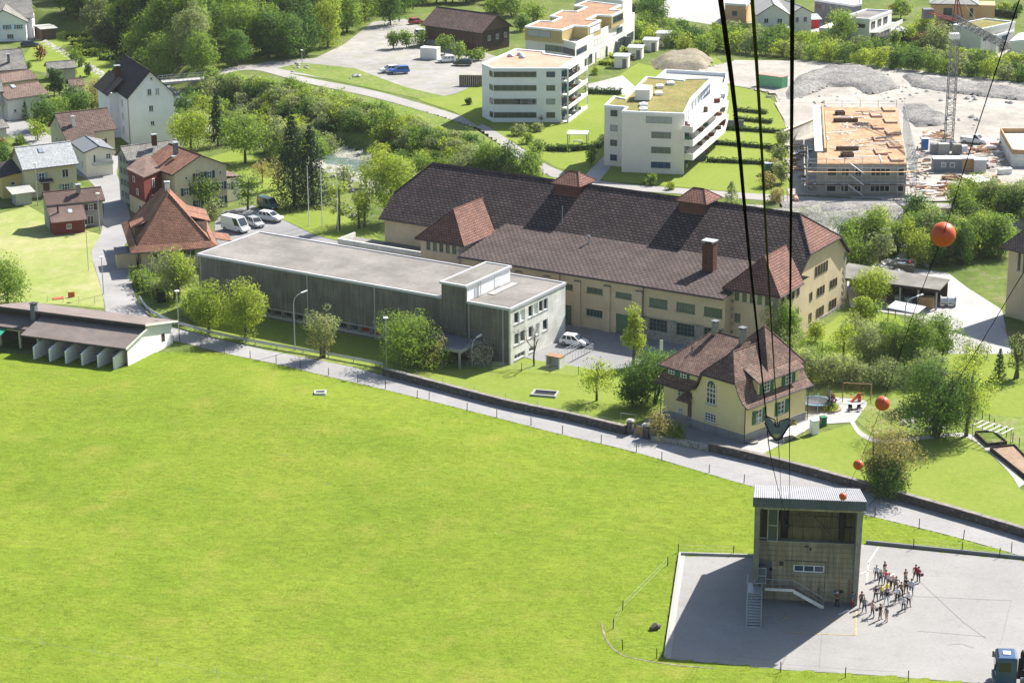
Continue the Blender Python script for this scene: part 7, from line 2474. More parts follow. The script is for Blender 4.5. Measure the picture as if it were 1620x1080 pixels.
# ---- things standing about the site
def crate(name,label,cat,px,py,w,d,h,az,m,roofm=None,group=None,win=None,z=.03,ribs=False):
 p = P(px,py)
 t = thing(name,label,cat,(p.x,p.y,z),az,group)
 b = MB().box(-w/2,-d/2,0,w/2,d/2,h)
 if ribs:
  n = int(w/.35)
  for i in range(n):
   b.box(-w/2+.1+i*w/n,-d/2-.05,.15,-w/2+.1+i*w/n+.14,-d/2,h-.15)
  n = int(d/.35)
  for i in range(n):
   b.box(w/2,-d/2+.1+i*d/n,.15,w/2+.05,-d/2+.1+i*d/n+.14,h-.15)
 b.build('body',m,t)
 if roofm:
  MB().box(-w/2-.06,-d/2-.06,h,w/2+.06,d/2+.06,h+.1).build('roof',roofm,t)
 for (x,z_,ww,hh) in (win or []):
  f = MB().box(x,-d/2-.06,z_,x+ww,-d/2,z_+hh).build('window',M['white_frame'],t)
  MB().box(x+.1,-d/2-.08,z_+.1,x+ww-.1,-d/2-.06,z_+hh-.1).build('pane',M['glass_pale'],f)
 return t
grnc = plain('green_container_paint',(.16,.42,.24),.5,.12)
crate('shipping_container', 'pale green shipping container on the site beyond the apartment lawns', 'container',1222,138,6.2,2.4,2.6,math.radians(-38),grnc,plain('rusty_pink_roof',(.4,.22,.18),.8,.2),ribs=True)
cabw = plain('grey_cabin_wall',(.17,.2,.22),.6,.08)
crate('site_cabin', 'long grey site cabin with a white roof and two small windows below the crane', 'cabin',1497,271,5.2,2.5,2.5,math.radians(-2),cabw,M['white_edge'],win=[(-1.2,1.0,.9,.9),(.4,1.0,.9,.9)])
crate('site_cabin', 'timber fronted site cabin right of the long grey cabin', 'cabin',1530,271,2.4,2.5,2.6,math.radians(-2),M['wood_light'],M['white_edge'])
crate('shipping_container', 'small pale ribbed container beside the timber cabin', 'container',1549,273,2.2,2.6,2.5,math.radians(-8),M['zinc'],M['zinc'],ribs=True)
crate('shipping_container', 'grey container with a rusty brown strip near the river trees', 'container',1544,304,3.3,5.0,2.4,math.radians(20),M['concrete_mid'],M['white_edge'],ribs=True)
tl = plain('toilet_blue',(.02,.16,.45),.5,.05)
t_ = crate('portable_toilet', 'bright blue portable toilet cabin with a white roof', 'toilet',1462.5,237,1.2,1.2,2.2,0,tl,M['white_edge'])
MB().box(-.4,-.64,.2,.4,-.6,2.0).build('door',tl,t_)
for i,(x,y,w,h,lab) in enumerate(((1478,243,1.6,1.9, 'pallet stack of bricks right of the blue toilet'),(1492,245,2.1,2.2, 'widest pallet stack of bricks in front of the crane mast'),(1513,245,1.5,2.1, 'pallet stack of bricks just right of the crane mast'),(1524,245,1.1,1.8, 'pale wrapped pallet stack between bricks and rubble'))):
 p = P(x,y)
 t_ = thing('pallet_stack',lab, 'pallet',(p.x,p.y,.03),.05*i, 'pallet stacks by the crane')
 mm = [M['sill'],M['sill'],M['chimney'],M['white_edge']][i]
 for k in range(5):
  MB().box(-w/2,-.7,k*h/5+.03,w/2,.7,(k+1)*h/5).build('layer',mm,t_)
 MB().box(-w/2-.05,-.75,0,w/2+.05,.75,.03).build('pallet',M['wood_light'],t_)
rs_ = random.Random(9)
rocks_later = []
cols = [M['wood_light'],M['wood'],M['white_edge'],M['rust'],M['steel'],M['slate_render'],pinkish,M['concrete_mid']]
def heap(name,label,cat,px,py,n,spread,L0,group=None,mats=None,hmax=1.0):
 p = P(px,py)
 t = thing(name,label,cat,(p.x,p.y,.05),0,group)
 for k in range(n):
  w,d,h = rs_.uniform(.3,1)*L0,rs_.uniform(.12,.5),rs_.uniform(.08,.35)
  MB().box(-w/2,-d/2,0,w/2,d/2,h).build('board',rs_.choice(mats or cols),t,loc=(rs_.uniform(-1,1)*spread,rs_.uniform(-1,1)*spread*1.6,rs_.uniform(0,hmax)),rz=rs_.uniform(-.5,.5)+rs_.choice([0,0,1.4]))
 return t
heap('timber_heap', 'heap of formwork boards behind the crane base', 'timber',1480,219,16,2.2,3.0,mats=[M['wood_light'],M['wood'],pinkish])
heap('timber_heap', 'heap of orange boards and steel near the small rubble mound', 'timber',1548,243,16,2.0,2.5,mats=[M['rust'],M['wood_light'],pinkish])
heap('scrap_heap', 'jumble of scaffold boards and blue sheets by the second shell', 'debris',1566,240,16,2.0,2.5)
heap('timber_heap', 'stack of long planks in front of the grey site cabin', 'timber',1508,283,10,1.2,4.5,mats=[M['wood_light'],M['wood']],hmax=.7)
heap('timber_heap', 'pile of beams and sacks near the dyke track', 'timber',1478,304,22,2.6,2.6,mats=[M['wood_light'],M['white_edge'],M['slate_render'],pinkish])
heap('steel_heap', 'long rusty reinforcing bars laid on the site gravel', 'steel',1500,297,12,1.6,5.0,mats=[M['rust']],hmax=.1)
heap('scrap_heap', 'dark steel tubes lying beside the dyke track', 'debris',1438,317,8,1.2,3.5,mats=[M['steel'],M['slate_render']],hmax=.3)
for x,y in ((1262,233),(1268,248),(1264,262),(1258,275),(1272,270),(1260,250),(1268,285)):
 heap('material_pile', 'piles of building material between lawns and unfinished house', 'debris',x,y,9,1.3,1.4, 'material piles left of the unfinished house')
for i,(x,y) in enumerate(((1456,252),(1450,268),(1470,262),(1462,283),(1530,250),(1552,262),(1572,268),(1590,258),(1520,305),(1455,296),(1566,290),(1282,300),(1275,240),(1440,285),(1580,232),(1448,235))):
 heap('site_clutter', 'small stacks of boards and boxes scattered over the busy part of the site', 'debris',x,y,8,1.5,1.6, 'site clutter')
for i,(x,y) in enumerate(((1270,135),(1340,115),(1390,132),(1460,140),(1520,145),(1420,155),(1260,155),(1475,190),(1300,160))):
 rocks_later.append((x,y))
p = P(1260,322)
cyl = tag(MB().tube([(0,0,.45),(.1,3.2,.45)],.45,12).build('pipe',pinkish), 'fat pinkish concrete pipe lying on the gravel bank edge', 'pipe')
cyl.location = (p.x,p.y,.05)
for i,(x,y) in enumerate(((1584,277),(1594,276))):
 t_ = crate('water_tank',['white cube shaped water tank, left of two', 'white cube shaped water tank, right of two'][i] + ' by the river trees', 'tank',x,y,1.2,1.2,1.1,.1,M['white'],M['white_edge'], 'white water tanks')
 MB().tube([(0,0,1.2),(0,0,1.3)],.15,8).build('lid',M['black'],t_)
heap('rock_pile', 'boulders beside the pit', 'rocks',1540,204,1,.1,.5,mats=[M['rock']])
def rocks(name,label,px,py,n,spread,size,group=None,sy=1.0):
 p = P(px,py)
 t = thing(name,label, 'rocks',(p.x,p.y,.0),0,group)
 for k in range(n):
  x,y = rs_.gauss(0,spread),rs_.gauss(0,spread*sy)
  s = size*rs_.uniform(.5,1.3)
  m = rock_meshes[rs_.randrange(5)]
  o = inst('rock',m,t,(x,y,hz1(p.x+x,p.y+y)+s*.2),rs_.uniform(0,6),(s,s*rs_.uniform(.7,1.1),s*rs_.uniform(.5,.9)))
 return t
rock_meshes = []
for k in range(5):
 mb = MB().sphere((0,0,0),1.0,9,6)
 rr = random.Random(k)
 sh = {}
 mb.v = [(x*(1+rr.uniform(-.22,.22)),y*(1+rr.uniform(-.22,.22)),z*(1+rr.uniform(-.2,.2))) for x,y,z in mb.v]
 rock_meshes.append(mb.mesh('rock',M['rock']))
rocks('boulders', 'pile of pale boulders on the river edge right of the hall gable',1372,412,46,4.5,.8,sy=1.2)
rocks('boulders', 'few boulders dumped along the haul road',1535,158,8,2.2,.6)
rocks('boulders', 'row of boulders along the haul road towards the right edge',1600,165,10,3.5,.5)
rocks('boulders', 'big boulder pair above the white pickup',1540,190,2,2.0,1.3)
rocks('boulders', 'small rocks beside the street lamp at the car park entrance',482,106,12,2.4,.45)
rocks('boulders', 'boulders at the car park verge',560,122,5,1.2,.6)
rocks('boulders', 'pale river stones behind the thin birches',590,292,60,6,.5,sy=2.2)
rocks('boulders', 'stones scattered beside the pool of blue river water',520,232,40,5,.5,sy=1.5)
rocks('boulders', 'stones under the huge garden tree',1462,672,14,2.0,.45)
for x,y in rocks_later:
 rocks('boulders', 'broken stones strewn over the gravel heaps of the building site',x,y,14,3.2,.45, 'stones on the gravel heaps')
b_ = crate('skip', 'rusty green waste skip heaped with scrap behind the storage shed', 'skip',1430,429,3.0,1.9,1.3,math.radians(-14),plain('skip_paint',(.09,.09,.06),.8,.3))
for k in range(3):
 MB().tube([(-1.1+k*1.05,1.15,.9+.001*k),(-1.1+k*1.05,1.45,.95)],.75,14).build('rim',M['steel'],b_)
sc_ = thing('scrap_metal', 'scrap metal and a red canister heaped inside the waste skip', 'scrap',b_.location+Vector((0,0,1.2)),0)
MB().box(-1.1,-.5,0,.2,.3,.2).build('sheet_metal',M['sky_glass'],sc_)
MB().tube([(.7,-.2,.1),(1.1,.2,.35)],.25,8).build('canister',plain('canister_red',(.5,.02,.02),.5,.1),sc_)
for i in range(2):
 p = P(1494+12*i,484)
 t_ = thing('cable_drum',['shiny wrapped cable drum, left of two', 'shiny wrapped cable drum, right of two'][i] + ' standing beside the storage shed', 'cable drum',(p.x,p.y,.04),math.radians(-10), 'wrapped cable drums')
 MB().tube([(-.55,0,.75),(.5,0,.75)],.62,14).build('drum',M['zinc'],t_)
 MB().tube([(-.62,0,.78),(-.55,0,.78)],.78,16).tube([(.5,0,.78),(.57,0,.78)],.78,16).build('flange',M['white_edge'],t_)
for i,(u,w,h,m_) in enumerate(((.93,2.4,1.6,M['wood_light']),(.76,1.2,1.2,M['steel']),(.66,1.2,1.3,M['steel']),(.50,1.8,2.0,M['formply']),(.36,2.2,1.4,M['wood']))):
 a,b = P(1320,440,3.0),P(1486,461,3.0)
 p = a.lerp(b,u-.03)
 t_ = thing('stored_stack',['slatted timber crate stack in the right bay of the storage shed', 'grey drum in the middle bay of the storage shed', 'second grey drum in the storage shed', 'orange plywood stack in the storage shed', 'brown timber stack deep in the left of the storage shed'][i], 'stack',(p.x,p.y+1.3,.04),math.radians(-12))
 if m_ is M['steel']:
  MB().tube([(0,0,0),(0,0,h)],w/2,12).build('drum',m_,t_)
  MB().tube([(0,0,h),(0,0,h+.05)],w/2+.03,12).build('lid',M['slate_render'],t_)
 else:
  for k in range(6):
   MB().box(-w/2,-.6,k*h/6+.03,w/2,.6,(k+1)*h/6).build('board',m_,t_)
fb = thing('footbridge', 'pale grey footbridge with thin railings over the stream behind the tall white house', 'bridge',P(262,134))
o = P(262,134)
a,b = P(255,134)-o,P(352,126)-o
d_ = (b-a).normalized()
n_ = Vector((-d_.y,d_.x,0))*2.6
MB().slab([tuple(a),tuple(b),tuple(b+n_),tuple(a+n_)],.45).build('deck',M['pave'],fb)
for off in (Vector((0,0,0)),n_):
 r_b = MB()
 for z in (1.0,1.5):
  r_b.tube([a+off+Vector((0,0,z)),b+off+Vector((0,0,z))],.05,4)
 for k in range(15):
  q_ = a.lerp(b,k/14)+off
  r_b.tube([q_+Vector((0,0,.4)),q_+Vector((0,0,1.5))],.04,4)
 r_b.build('railing',M['steel'],fb)
pv = P(914,229)
pav = thing('pavilion', 'small open garden pavilion with a white flat roof and garden table', 'pavilion',(pv.x,pv.y,.03),math.radians(-8))
MB().box(-2.0,-1.6,2.3,2.0,1.6,2.45).build('roof',M['white_edge'],pav)
for x in (-1.9,1.8):
 for y in (-1.5,1.4):
  MB().box(x,y,0,x+.12,y+.12,2.3).build('post',M['slate_render'],pav)
gt = thing('garden_table', 'white garden table under the pavilion', 'table',(pv.x,pv.y,.03),0)
MB().box(-.9,-.5,.7,.9,.5,.75).build('tabletop',M['white'],gt)
for x in (-.8,.7):
 MB().box(x,-.4,0,x+.08,.4,.7).build('leg',M['white'],gt)
cb_ = crate('green_cabinet', 'dark green cabinet with a pale blue lid standing at the end of the lawns', 'cabinet',1216,276,1.5,1.2,2.1,.1,plain('cabinet_green',(.02,.10,.09),.6,.1),M['sky_glass'])
# ---------------------------------------------------------------- boundary walls,fences,lamps
def stone_wall(name,label,up_line,h,th=.45,cap=True,m=None,seg=6):
 q = smooth_line([P(*p) for p in up_line],seg)
 o = q[0].copy()
 t = thing(name,label, 'wall',(o.x,o.y,0))
 b,c = MB(),MB()
 for i,(p0,p1) in enumerate(zip(q[:-1],q[1:])):
  d = (p1-p0).normalized()
  n_ = Vector((-d.y,d.x,0))*th
  a0,a1 = p0-o,p1-o
  b.slab([tuple(a0),tuple(a1),tuple(a1+n_),tuple(a0+n_)],h)
  e = n_.normalized()*.06
  if cap:
   hh = .10+rng.uniform(-.015,.015)
   g0,g1 = a0+d*.02,a1-d*.02
   MB().slab([tuple(g0-e+Vector((0,0,h))),tuple(g1-e+Vector((0,0,h))),tuple(g1+n_+e+Vector((0,0,h))),tuple(g0+n_+e+Vector((0,0,h)))],hh).build('coping_stone',M['coping'],t)
 b.build('masonry',m or M['wallstone'],t)
 return t
stone_wall('stone_wall', 'long dark stone wall with pale coping along the lane, left of the villa gate',[(605,594),(700,619),(800,645),(900,666),(988,687)],1.0,.5,seg=9)
stone_wall('stone_wall', 'dark stone wall running from the villa gate to the right edge of the lane',[(1120,714),(1250,745),(1400,787),(1550,830),(1700,876)],1.05,.5,seg=10)
stone_wall('stone_wall', 'low rough garden wall of loose stones in front of the villa',[(1030,698),(1075,705),(1120,715)],.7,.8,cap=False,m=M['rubble'])
for i,(x,y) in enumerate(((997,686),(1022,693))):
 p = P(x,y)
 t = thing('gate_pier',['stone gate pier with pale pyramid cap, left of the villa gate', 'stone gate pier with pale pyramid cap, right of the villa gate'][i], 'gate pier',(p.x,p.y,0),math.radians(-20), 'villa gate piers')
 MB().box(-.35,-.35,0,.35,.35,1.7).build('pier',M['wallstone'],t)
 MB().slab([(-.45,-.45,1.7),(.45,-.45,1.7),(.45,.45,1.7),(-.45,.45,1.7)],.12).slab([(-.3,-.3,1.82),(.3,-.3,1.82),(.3,.3,1.82),(-.3,.3,1.82)],.12).build('capstone',M['sill'],t)
gp = P(1010,688)
gt_ = thing('garden_gate', 'open pale board gate leaf fixed by the right gate pier', 'gate',(P(1016,690).x,P(1016,690).y,0),math.radians(-40))
for k in range(6):
 MB().box(-.9+k*.16,-.03,.1,-.9+k*.16+.12,.03,1.25).build('board',M['wood_light'],gt_)
MB().box(-.92,.03,.3,.06,.07,.4).box(-.92,.03,.95,.06,.07,1.05).build('crossbar',M['wood'],gt_)
MB().box(-.02,0,0,.06,.06,1.4).build('hinge_post',M['steel'],gt_)
for lab,pts_,h in (('low concrete kerb wall along the left side of the yard',[(1074,878),(1062,960),(1050,1041)],.35),('low dark kerb wall along the grass behind the yard, right of the station',[(1370,860),(1550,878),(1720,895)],.4),('short kerb wall behind the yard, left of the station',[(1074,877.5),(1193,881)],.3)):
 q = [P(*p) for p in pts_]
 o = q[0].copy()
 b = MB()
 for p0,p1 in zip(q[:-1],q[1:]):
  d = (p1-p0).normalized()
  n_ = Vector((-d.y,d.x,0))*.22
  b.slab([tuple(p0-o),tuple(p1-o),tuple(p1-o+n_),tuple(p0-o+n_)],h)
 k_o = tag(b.build('kerb_wall',M['concrete_mid'] if 'dark' not in lab else M['slate_render']),lab, 'kerb')
 k_o.location = (o.x,o.y,.0)
def fence(name,label,pts_,hgt,m,wires=2,pr=.05,mesh=None,every=None,wr=.008):
 q = [P(*p) for p in pts_]
 if every:
  full = []
  for a,b in zip(q[:-1],q[1:]):
   n = max(1,int((b-a).length/every))
   full += [a.lerp(b,i/n) for i in range(n)]
  q = full+[q[-1]]
 o = q[0].copy()
 t = thing(name,label, 'fence',(o.x,o.y,0))
 pm = MB().tube([(0,0,-.1),(0,0,hgt)],pr,5).mesh('post',m)
 for i,p in enumerate(q):
  zz = float(meadow_z(np.array([p.x]),np.array([p.y]))[0]) if inside(np.array([p.x]),np.array([p.y]),_mq)[0] else .03
  ob = inst('post',pm,t,(p.x-o.x,p.y-o.y,zz))
  ob.rotation_euler = (rng.uniform(-.05,.05),rng.uniform(-.05,.05),0)
 for k in range(wires):
  z = hgt*(.92-k*.8/max(1,wires))
  MB().tube([tuple(p-o+Vector((0,0,z))) for p in q],wr,3).build('wire',M['steel'],t)
 return t
fence('wire_fence', 'thin wire fence on dark stakes between the meadow and the lane',[(285,541),(318,548),(355,560),(396,567),(437,574),(475,582),(520,594),(566,605),(610,615),(660,630),(679,632),(739,650),(786,660),(840,673),(890,686),(951,701),(1007,715),(1047,728),(1122,748),(1177,764)],1.1,M['wood_dark'])
fence('wire_fence', 'wire fence on stakes along the lane right of the station',[(1384,817),(1454,836),(1524,854),(1600,874),(1690,898)],1.2,M['wood_dark'])
fence('wire_fence', 'wire fence on stakes on the grass strip behind the yard',[(1445,868),(1522,874),(1581,882),(1660,890)],1.2,M['wood_dark'])
fence('wire_fence', 'wire fence on leaning stakes round the bottom left corner of the yard',[(1073,875),(1160,878)],1.1,M['wood_dark'])
fence('wire_fence', 'stakes with wire in the meadow left of the yard',[(1056,896),(985,968),(970,998),(985,1030),(1039,1042),(1235,1064),(1337,1073),(1437,1078)],1.1,M['wood_dark'])
fence('mesh_fence', 'low dark mesh fence on steel posts across the lawn behind the stone wall',[(632,580),(700,583),(780,586),(870,590),(915,594)],1.3,M['slate_render'],5,.045,every=3.0,wr=.012)
fence('mesh_fence', 'thin green mesh fence behind the trampoline and swing',[(1300,610),(1330,614),(1380,618),(1430,626)],1.4,M['slate_render'],3,.05,every=3.0)
fence('mesh_fence', 'mesh fence on dark posts along the right hand garden edge',[(1532,650),(1545,656),(1554,664),(1565,670),(1573,678),(1583,686),(1592,692),(1602,700),(1612,708),(1640,728)],1.3,M['wood_dark'],3,.05)
fence('wire_fence', 'light stakes above the stone wall before the school lawn',[(620,588),(700,610),(800,634),(900,657),(985,678)],1.0,M['steel'],1,.025,every=3.5)
fence('wire_fence', 'thin stakes on top of the wall before the garden lawn',[(1130,714),(1210,730),(1280,748),(1340,765)],1.0,M['steel'],1,.025,every=5)
q = smooth_line([P(*p) for p in [(221,476),(235,494),(262,510),(300,522),(350,535),(420,549),(520,566),(606,582)]],5)
o = q[0].copy()
gr = thing('guard_rail', 'curving galvanised guard rail along the bend and verge of the lane', 'guard rail',(o.x,o.y,0))
b = MB()
for z in (.5,.72):
 b.tube([tuple(p-o+Vector((0,0,z))) for p in q],.10,6)
b.build('beam',M['zinc'],gr)
pm = MB().box(-.06,-.06,0,.06,.06,.75).mesh('post',M['steel'])
for i,p in enumerate(q):
 if i % 2 == 0:
  inst('post',pm,gr,tuple(p-o))
def lamp(px,py,hpx,label,arm=1.6,ang=.6,name='street_lamp',globe=False,group=None):
 p = P(px,py)
 H = hpx/(scale_at(py)*.95)
 t = thing(name,label, 'street lamp',(p.x,p.y,.02),ang)
 lm = plain('lamp_white',(.7,.72,.72),.4,.03)
 mb = MB()
 if globe:
  mb.tube([(0,0,0),(0,0,H)],[.09,.06],8)
  mb.build('pole',M['zinc'],t)
  MB().tube([(0,0,H),(0,0,H+.12)],.34,12).sphere((0,0,H+.05),.25,10,6,.6).build('lamp_head',lm,t)
 else:
  mb.tube([(0,0,0),(0,0,H-1.0),(arm*.12,0,H-.35),(arm*.45,0,H+.1),(arm,0,H+.35)],[.09,.075,.065,.06,.05],8)
  mb.build('pole',M['zinc'],t)
  MB().slab([(arm-.1,-.14,H+.28),(arm+.85,-.14,H+.48),(arm+.85,.14,H+.48),(arm-.1,.14,H+.28)],.12).build('lamp_head',lm,t)
 return t
lamp(467,554,84, 'tall curved arm street lamp in front of the strip of low windows',1.3,.5)
lamp(612,584,80, 'straight lamp post with round head at the end of the guard rail',globe=True)
lamp(284,540,78, 'straight lamp post with round head where the lane bends',globe=True)
lamp(1045,655,58, 'short lamp post with round head beside the yellow villa',globe=True)
lamp(164,466,58, 'slim lamp post in the street shadow by the hay meadow',globe=True)
lamp(158,364,56, 'slim lamp post in front of the small grey cottage',globe=True)
lamp(155,268,42, 'slim pole in front of the narrow white cottage',globe=True)
lamp(478,101,20, 'small lamp post beside the entrance of the gravel car park',globe=True)
lamp(747,580,40, 'street lamp showing its white head above the blossoming bush',1.0,.8)
lamp(1430,535,60, 'curved arm street lamp over the corrugated shelter roof',1.8,.3)
lamp(60,325,64, 'slim pale pole in front of the yellow house',globe=True)
for i,(x,y,h) in enumerate(((489,358,92),(510,360,92),(535,368,80))):
 p = P(x,y)
 t = thing('flagpole',['bare white flagpole nearest the spruces', 'middle one of three bare white flagpoles', 'flagpole farthest right, rising before the birches'][i], 'flagpole',(p.x,p.y,.05),0, 'bare flagpoles')
 H = h/(scale_at(y)*.95)
 MB().tube([(0,0,0),(0,0,H)],[.08,.04],8).build('pole',M['white_frame'],t)
 MB().sphere((0,0,H),.09,8,6).build('finial',M['zinc'],t)
p = P(140,428)
fp = thing('pole', 'thin grey pole at the right side of the hay meadow', 'pole',(p.x,p.y,.03))
MB().tube([(0,0,0),(0,0,7.2)],.05,6).build('shaft',M['steel'],fp)
MB().sphere((0,0,7.25),.12,8,6).build('tip',M['steel'],fp)
fence('wire_fence', 'short wire fence below the hay meadow above the stable',[(75,478),(100,479),(125,480),(150,482),(165,486)],1.1,M['steel'],2,.035)
rb_ = thing('field_marker', 'flat red board lying on the hay meadow above the stable', 'board',P(92,472,.06),.3)
MB().box(-.8,-.5,0,.8,.5,.08).build('board',M['red'],rb_)
rb_ = thing('field_marker', 'small upright orange marker net standing in the hay meadow', 'marker',P(113,470,.03),.3)
MB().box(-.5,-.03,0,.5,.03,.8).build('net',M['red'],rb_)
p = P(862,624)
pit = thing('light_well', 'rectangular concrete light well sunk in the lawn behind the stone wall', 'light well',(p.x,p.y,.05),math.radians(-15))
MB().box(-1.7,-1.1,0,1.7,-.85,.25).box(-1.7,.85,0,1.7,1.1,.25).box(-1.7,-.85,0,-1.45,.85,.25).box(1.45,-.85,0,1.7,.85,.25).build('rim',M['concrete_mid'],pit)
MB().box(-1.45,-.85,.0,1.45,.85,.03).build('shaft',M['black'],pit)  # flat black plate painted as the shade down in the well
mz = lambda x,y: float(meadow_z(np.array([x]),np.array([y]))[0])
p = P(507,632)
tr_ = thing('concrete_trough', 'small pale concrete trough with dark inside standing alone in the meadow', 'trough',(p.x,p.y,mz(p.x,p.y)+.06),.02)
MB().box(-.75,-.6,-.3,.75,-.45,.3).box(-.75,.45,-.3,.75,.6,.3).box(-.75,-.45,-.3,-.6,.45,.3).box(.6,-.45,-.3,.75,.45,.3).build('wall',M['concrete_pale'],tr_)
MB().box(-.6,-.45,0,.6,.45,.05).build('soil',M['black'],tr_)
p = P(1037,996)
lg = thing('tree_stump', 'grey weathered stump lying in the grass left of the yard', 'stump',(p.x,p.y,mz(p.x,p.y)+.05),.5)
MB().tube([(-.6,-.1,.15),(0,0,.3),(.7,.15,.1)],[.25,.38,.12],7).tube([(0,0,.2),(.3,-.4,.3)],[.18,.08],5).tube([(-.1,0,.2),(-.3,.4,.25)],[.15,.06],5).build('wood',M['bark'],lg)
tk = smooth_line([P(*p) for p in [(952,990),(958,1012),(975,1032),(1000,1043),(1060,1052),(1130,1058)]],5)
tm_ = MB()
for a,b in zip(tk[:-1],tk[1:]):
 d = (b-a).normalized()
 n_ = Vector((-d.y,d.x,0))*.09
 za,zb2 = mz(a.x,a.y)+.03,mz(b.x,b.y)+.03
 tm_.poly([tuple(a-n_+Vector((0,0,za))),tuple(b-n_+Vector((0,0,zb2))),tuple(b+n_+Vector((0,0,zb2))),tuple(a+n_+Vector((0,0,za)))])
tag(tm_.build('trodden_path',M['mound']),kind='structure')
ym = plain('faded_yellow_paint',(.42,.33,.13),.8,.3)
wm2 = plain('faded_white_paint',(.5,.5,.48),.8,.2)
def stripe(name,pts_,w,m,z=.055):
 q = [P(*p) for p in pts_]
 b = MB()
 for p0,p1 in zip(q[:-1],q[1:]):
  d = (p1-p0).normalized()
  n_ = Vector((-d.y,d.x,0))*w/2
  b.poly([tuple(p0-n_+Vector((0,0,z))),tuple(p1-n_+Vector((0,0,z))),tuple(p1+n_+Vector((0,0,z))),tuple(p0+n_+Vector((0,0,z)))])
 return tag(b.build(name,m),kind='structure')
stripe('yard_marking',[(1236,1000),(1355,1005)],.10,ym)
stripe('yard_marking',[(1354,1004.5),(1354.5,966)],.13,ym)
for cx,cy in ((1243,978),(1319,981)):
 stripe('yard_marking',[(cx-8,cy-4),(cx+7,cy+3)],.10,ym)
 stripe('yard_marking',[(cx-7,cy+3.5),(cx+6,cy-3)],.10,ym,.06)
for a,b in (((1372,893),(1390,865)),((1374,890),(1371,925)),((1360,908),(1378,902))):
 stripe('yard_marking',[a,b],.16,wm2)
darkp = plain('tar_joint',(.19,.19,.185),.9,.15)
for pts_ in ([(1455,920),(1525,985),(1560,1010)],[(1440,943),(1600,950),(1583,1018)],[(1452,998),(1560,1007)],[(1500,1020),(1520,1018),(1540,1025)],[(1300,1000),(1296,1058)]):
 stripe('tar_joint',pts_,.05,darkp,.05)
fence('wire_fence', 'faint white stakes of the pasture line in the bottom left corner of the meadow',[(-20,1016),(68,1029),(150,1042),(250,1058),(343,1074),(420,1086)],.9,M['white_frame'],1,.03)
p = P(1290,645)
tp = thing('trampoline', 'round garden trampoline with a safety net beside the villa', 'trampoline',(p.x,p.y,.07))
R_ = 1.95
MB().tube([(0,0,.84),(0,0,.87)],R_-.25,28).build('mat',M['slate_render'],tp)
rg = MB()
nn = 28
for i in range(nn):
 a0,a1 = 2*math.pi*i/nn,2*math.pi*(i+1)/nn
 rg.slab([((R_-.3)*math.cos(a0),(R_-.3)*math.sin(a0),.86),(R_*math.cos(a0),R_*math.sin(a0),.86),(R_*math.cos(a1),R_*math.sin(a1),.86),((R_-.3)*math.cos(a1),(R_-.3)*math.sin(a1),.86)],.06)
rg.build('pad',plain('pad_blue',(.2,.35,.45),.6,.1),tp)
for i in range(6):
 a0 = 2*math.pi*(i+.5)/6
 MB().tube([(R_*math.cos(a0),R_*math.sin(a0),0),(R_*math.cos(a0),R_*math.sin(a0),.86)],.04,5).build('leg',M['steel'],tp)
 MB().tube([(R_*1.02*math.cos(a0),R_*1.02*math.sin(a0),.86),(R_*1.02*math.cos(a0),R_*1.02*math.sin(a0),2.6)],.04,5).build('net_pole',M['MATS'] if False else plain('pole_blue',(.3,.5,.62),.5,.05),tp)
nm = bpy.data.materials.new('black_netting')
nm.use_nodes = True
nb = nm.node_tree.nodes['Principled BSDF']
nb.inputs['Base Color'].default_value = (.02,.02,.025,1)
nb.inputs['Alpha'].default_value = .38
ne = MB()
for i in range(nn):
 a0,a1 = 2*math.pi*i/nn,2*math.pi*(i+1)/nn
 ne.poly([(R_*math.cos(a0),R_*math.sin(a0),.9),(R_*math.cos(a1),R_*math.sin(a1),.9),(R_*math.cos(a1),R_*math.sin(a1),2.6),(R_*math.cos(a0),R_*math.sin(a0),2.6)])
ne.build('safety_net',nm,tp)
p = P(1315,648)
fbed = tag(MB().tube([(0,0,0),(0,0,.18)],1.3,18).build('flower_bed',M['soil']), 'round planted flower bed on the villa terrace', 'flower bed')
fbed.location = (p.x,p.y,.07)
tree(1315,650,14,26, 'shrub', 'lime', 'low lime green plants filling the round bed on the terrace', 'bush', 'bush')
tree(1314,647,26,13, 'shrub', 'purple', 'small dark red shrub standing in the round terrace bed', 'bush', 'bush')
tree(1268,662,14,11, 'shrub', 'lime', 'yellow green round bush by the villa corner', 'bush', 'bush')
tree(1252,672,10,14, 'shrub', 'bronze', 'low bronze plants at the villa wall', 'bush', 'bush')
crate('white_cabinet', 'white upright garden oven block on the villa terrace', 'garden oven',1288,686,.9,.8,1.7,.4,M['white_cold'],M['zinc'])
bn = crate('wheelie_bin', 'dark green wheelie bin beside the white garden oven', 'bin',1302,673,.7,.7,1.1,.3,plain('bin_green',(.02,.12,.06),.5,.1),plain('bin_lid',(.03,.16,.08),.5,.1))
sw = thing('swing_frame', 'wooden swing frame with climbing ladder at the back of the terrace', 'swing',P(1333,632,.05),math.radians(-8))
MB().tube([(0,0,2.3),(3.6,0,2.3)],.07,6).build('beam',M['wood_light'],sw)
for x in (0,3.6):
 for y in (-.9,.9):
  MB().tube([(x,y,0),(x,0,2.3)],.06,6).build('leg',M['wood_light'] if x else M['rust'],sw)
for x in (1.2,2.4):
 MB().tube([(x-.25,0,2.3),(x-.25,0,.5)],.015,4).tube([(x+.25,0,2.3),(x+.25,0,.5)],.015,4).box(x-.28,-.12,.46,x+.28,.12,.5).build('swing_seat',M['red'],sw)
sl = thing('toy_slide', 'small red plastic toy slide near the swing', 'slide',P(1356,635,.07),.5)
MB().slab([(-.9,-.25,.05),(-.9,.25,.05),(.3,.25,.9),(.3,-.25,.9)],.08).build('chute',M['red'],sl)
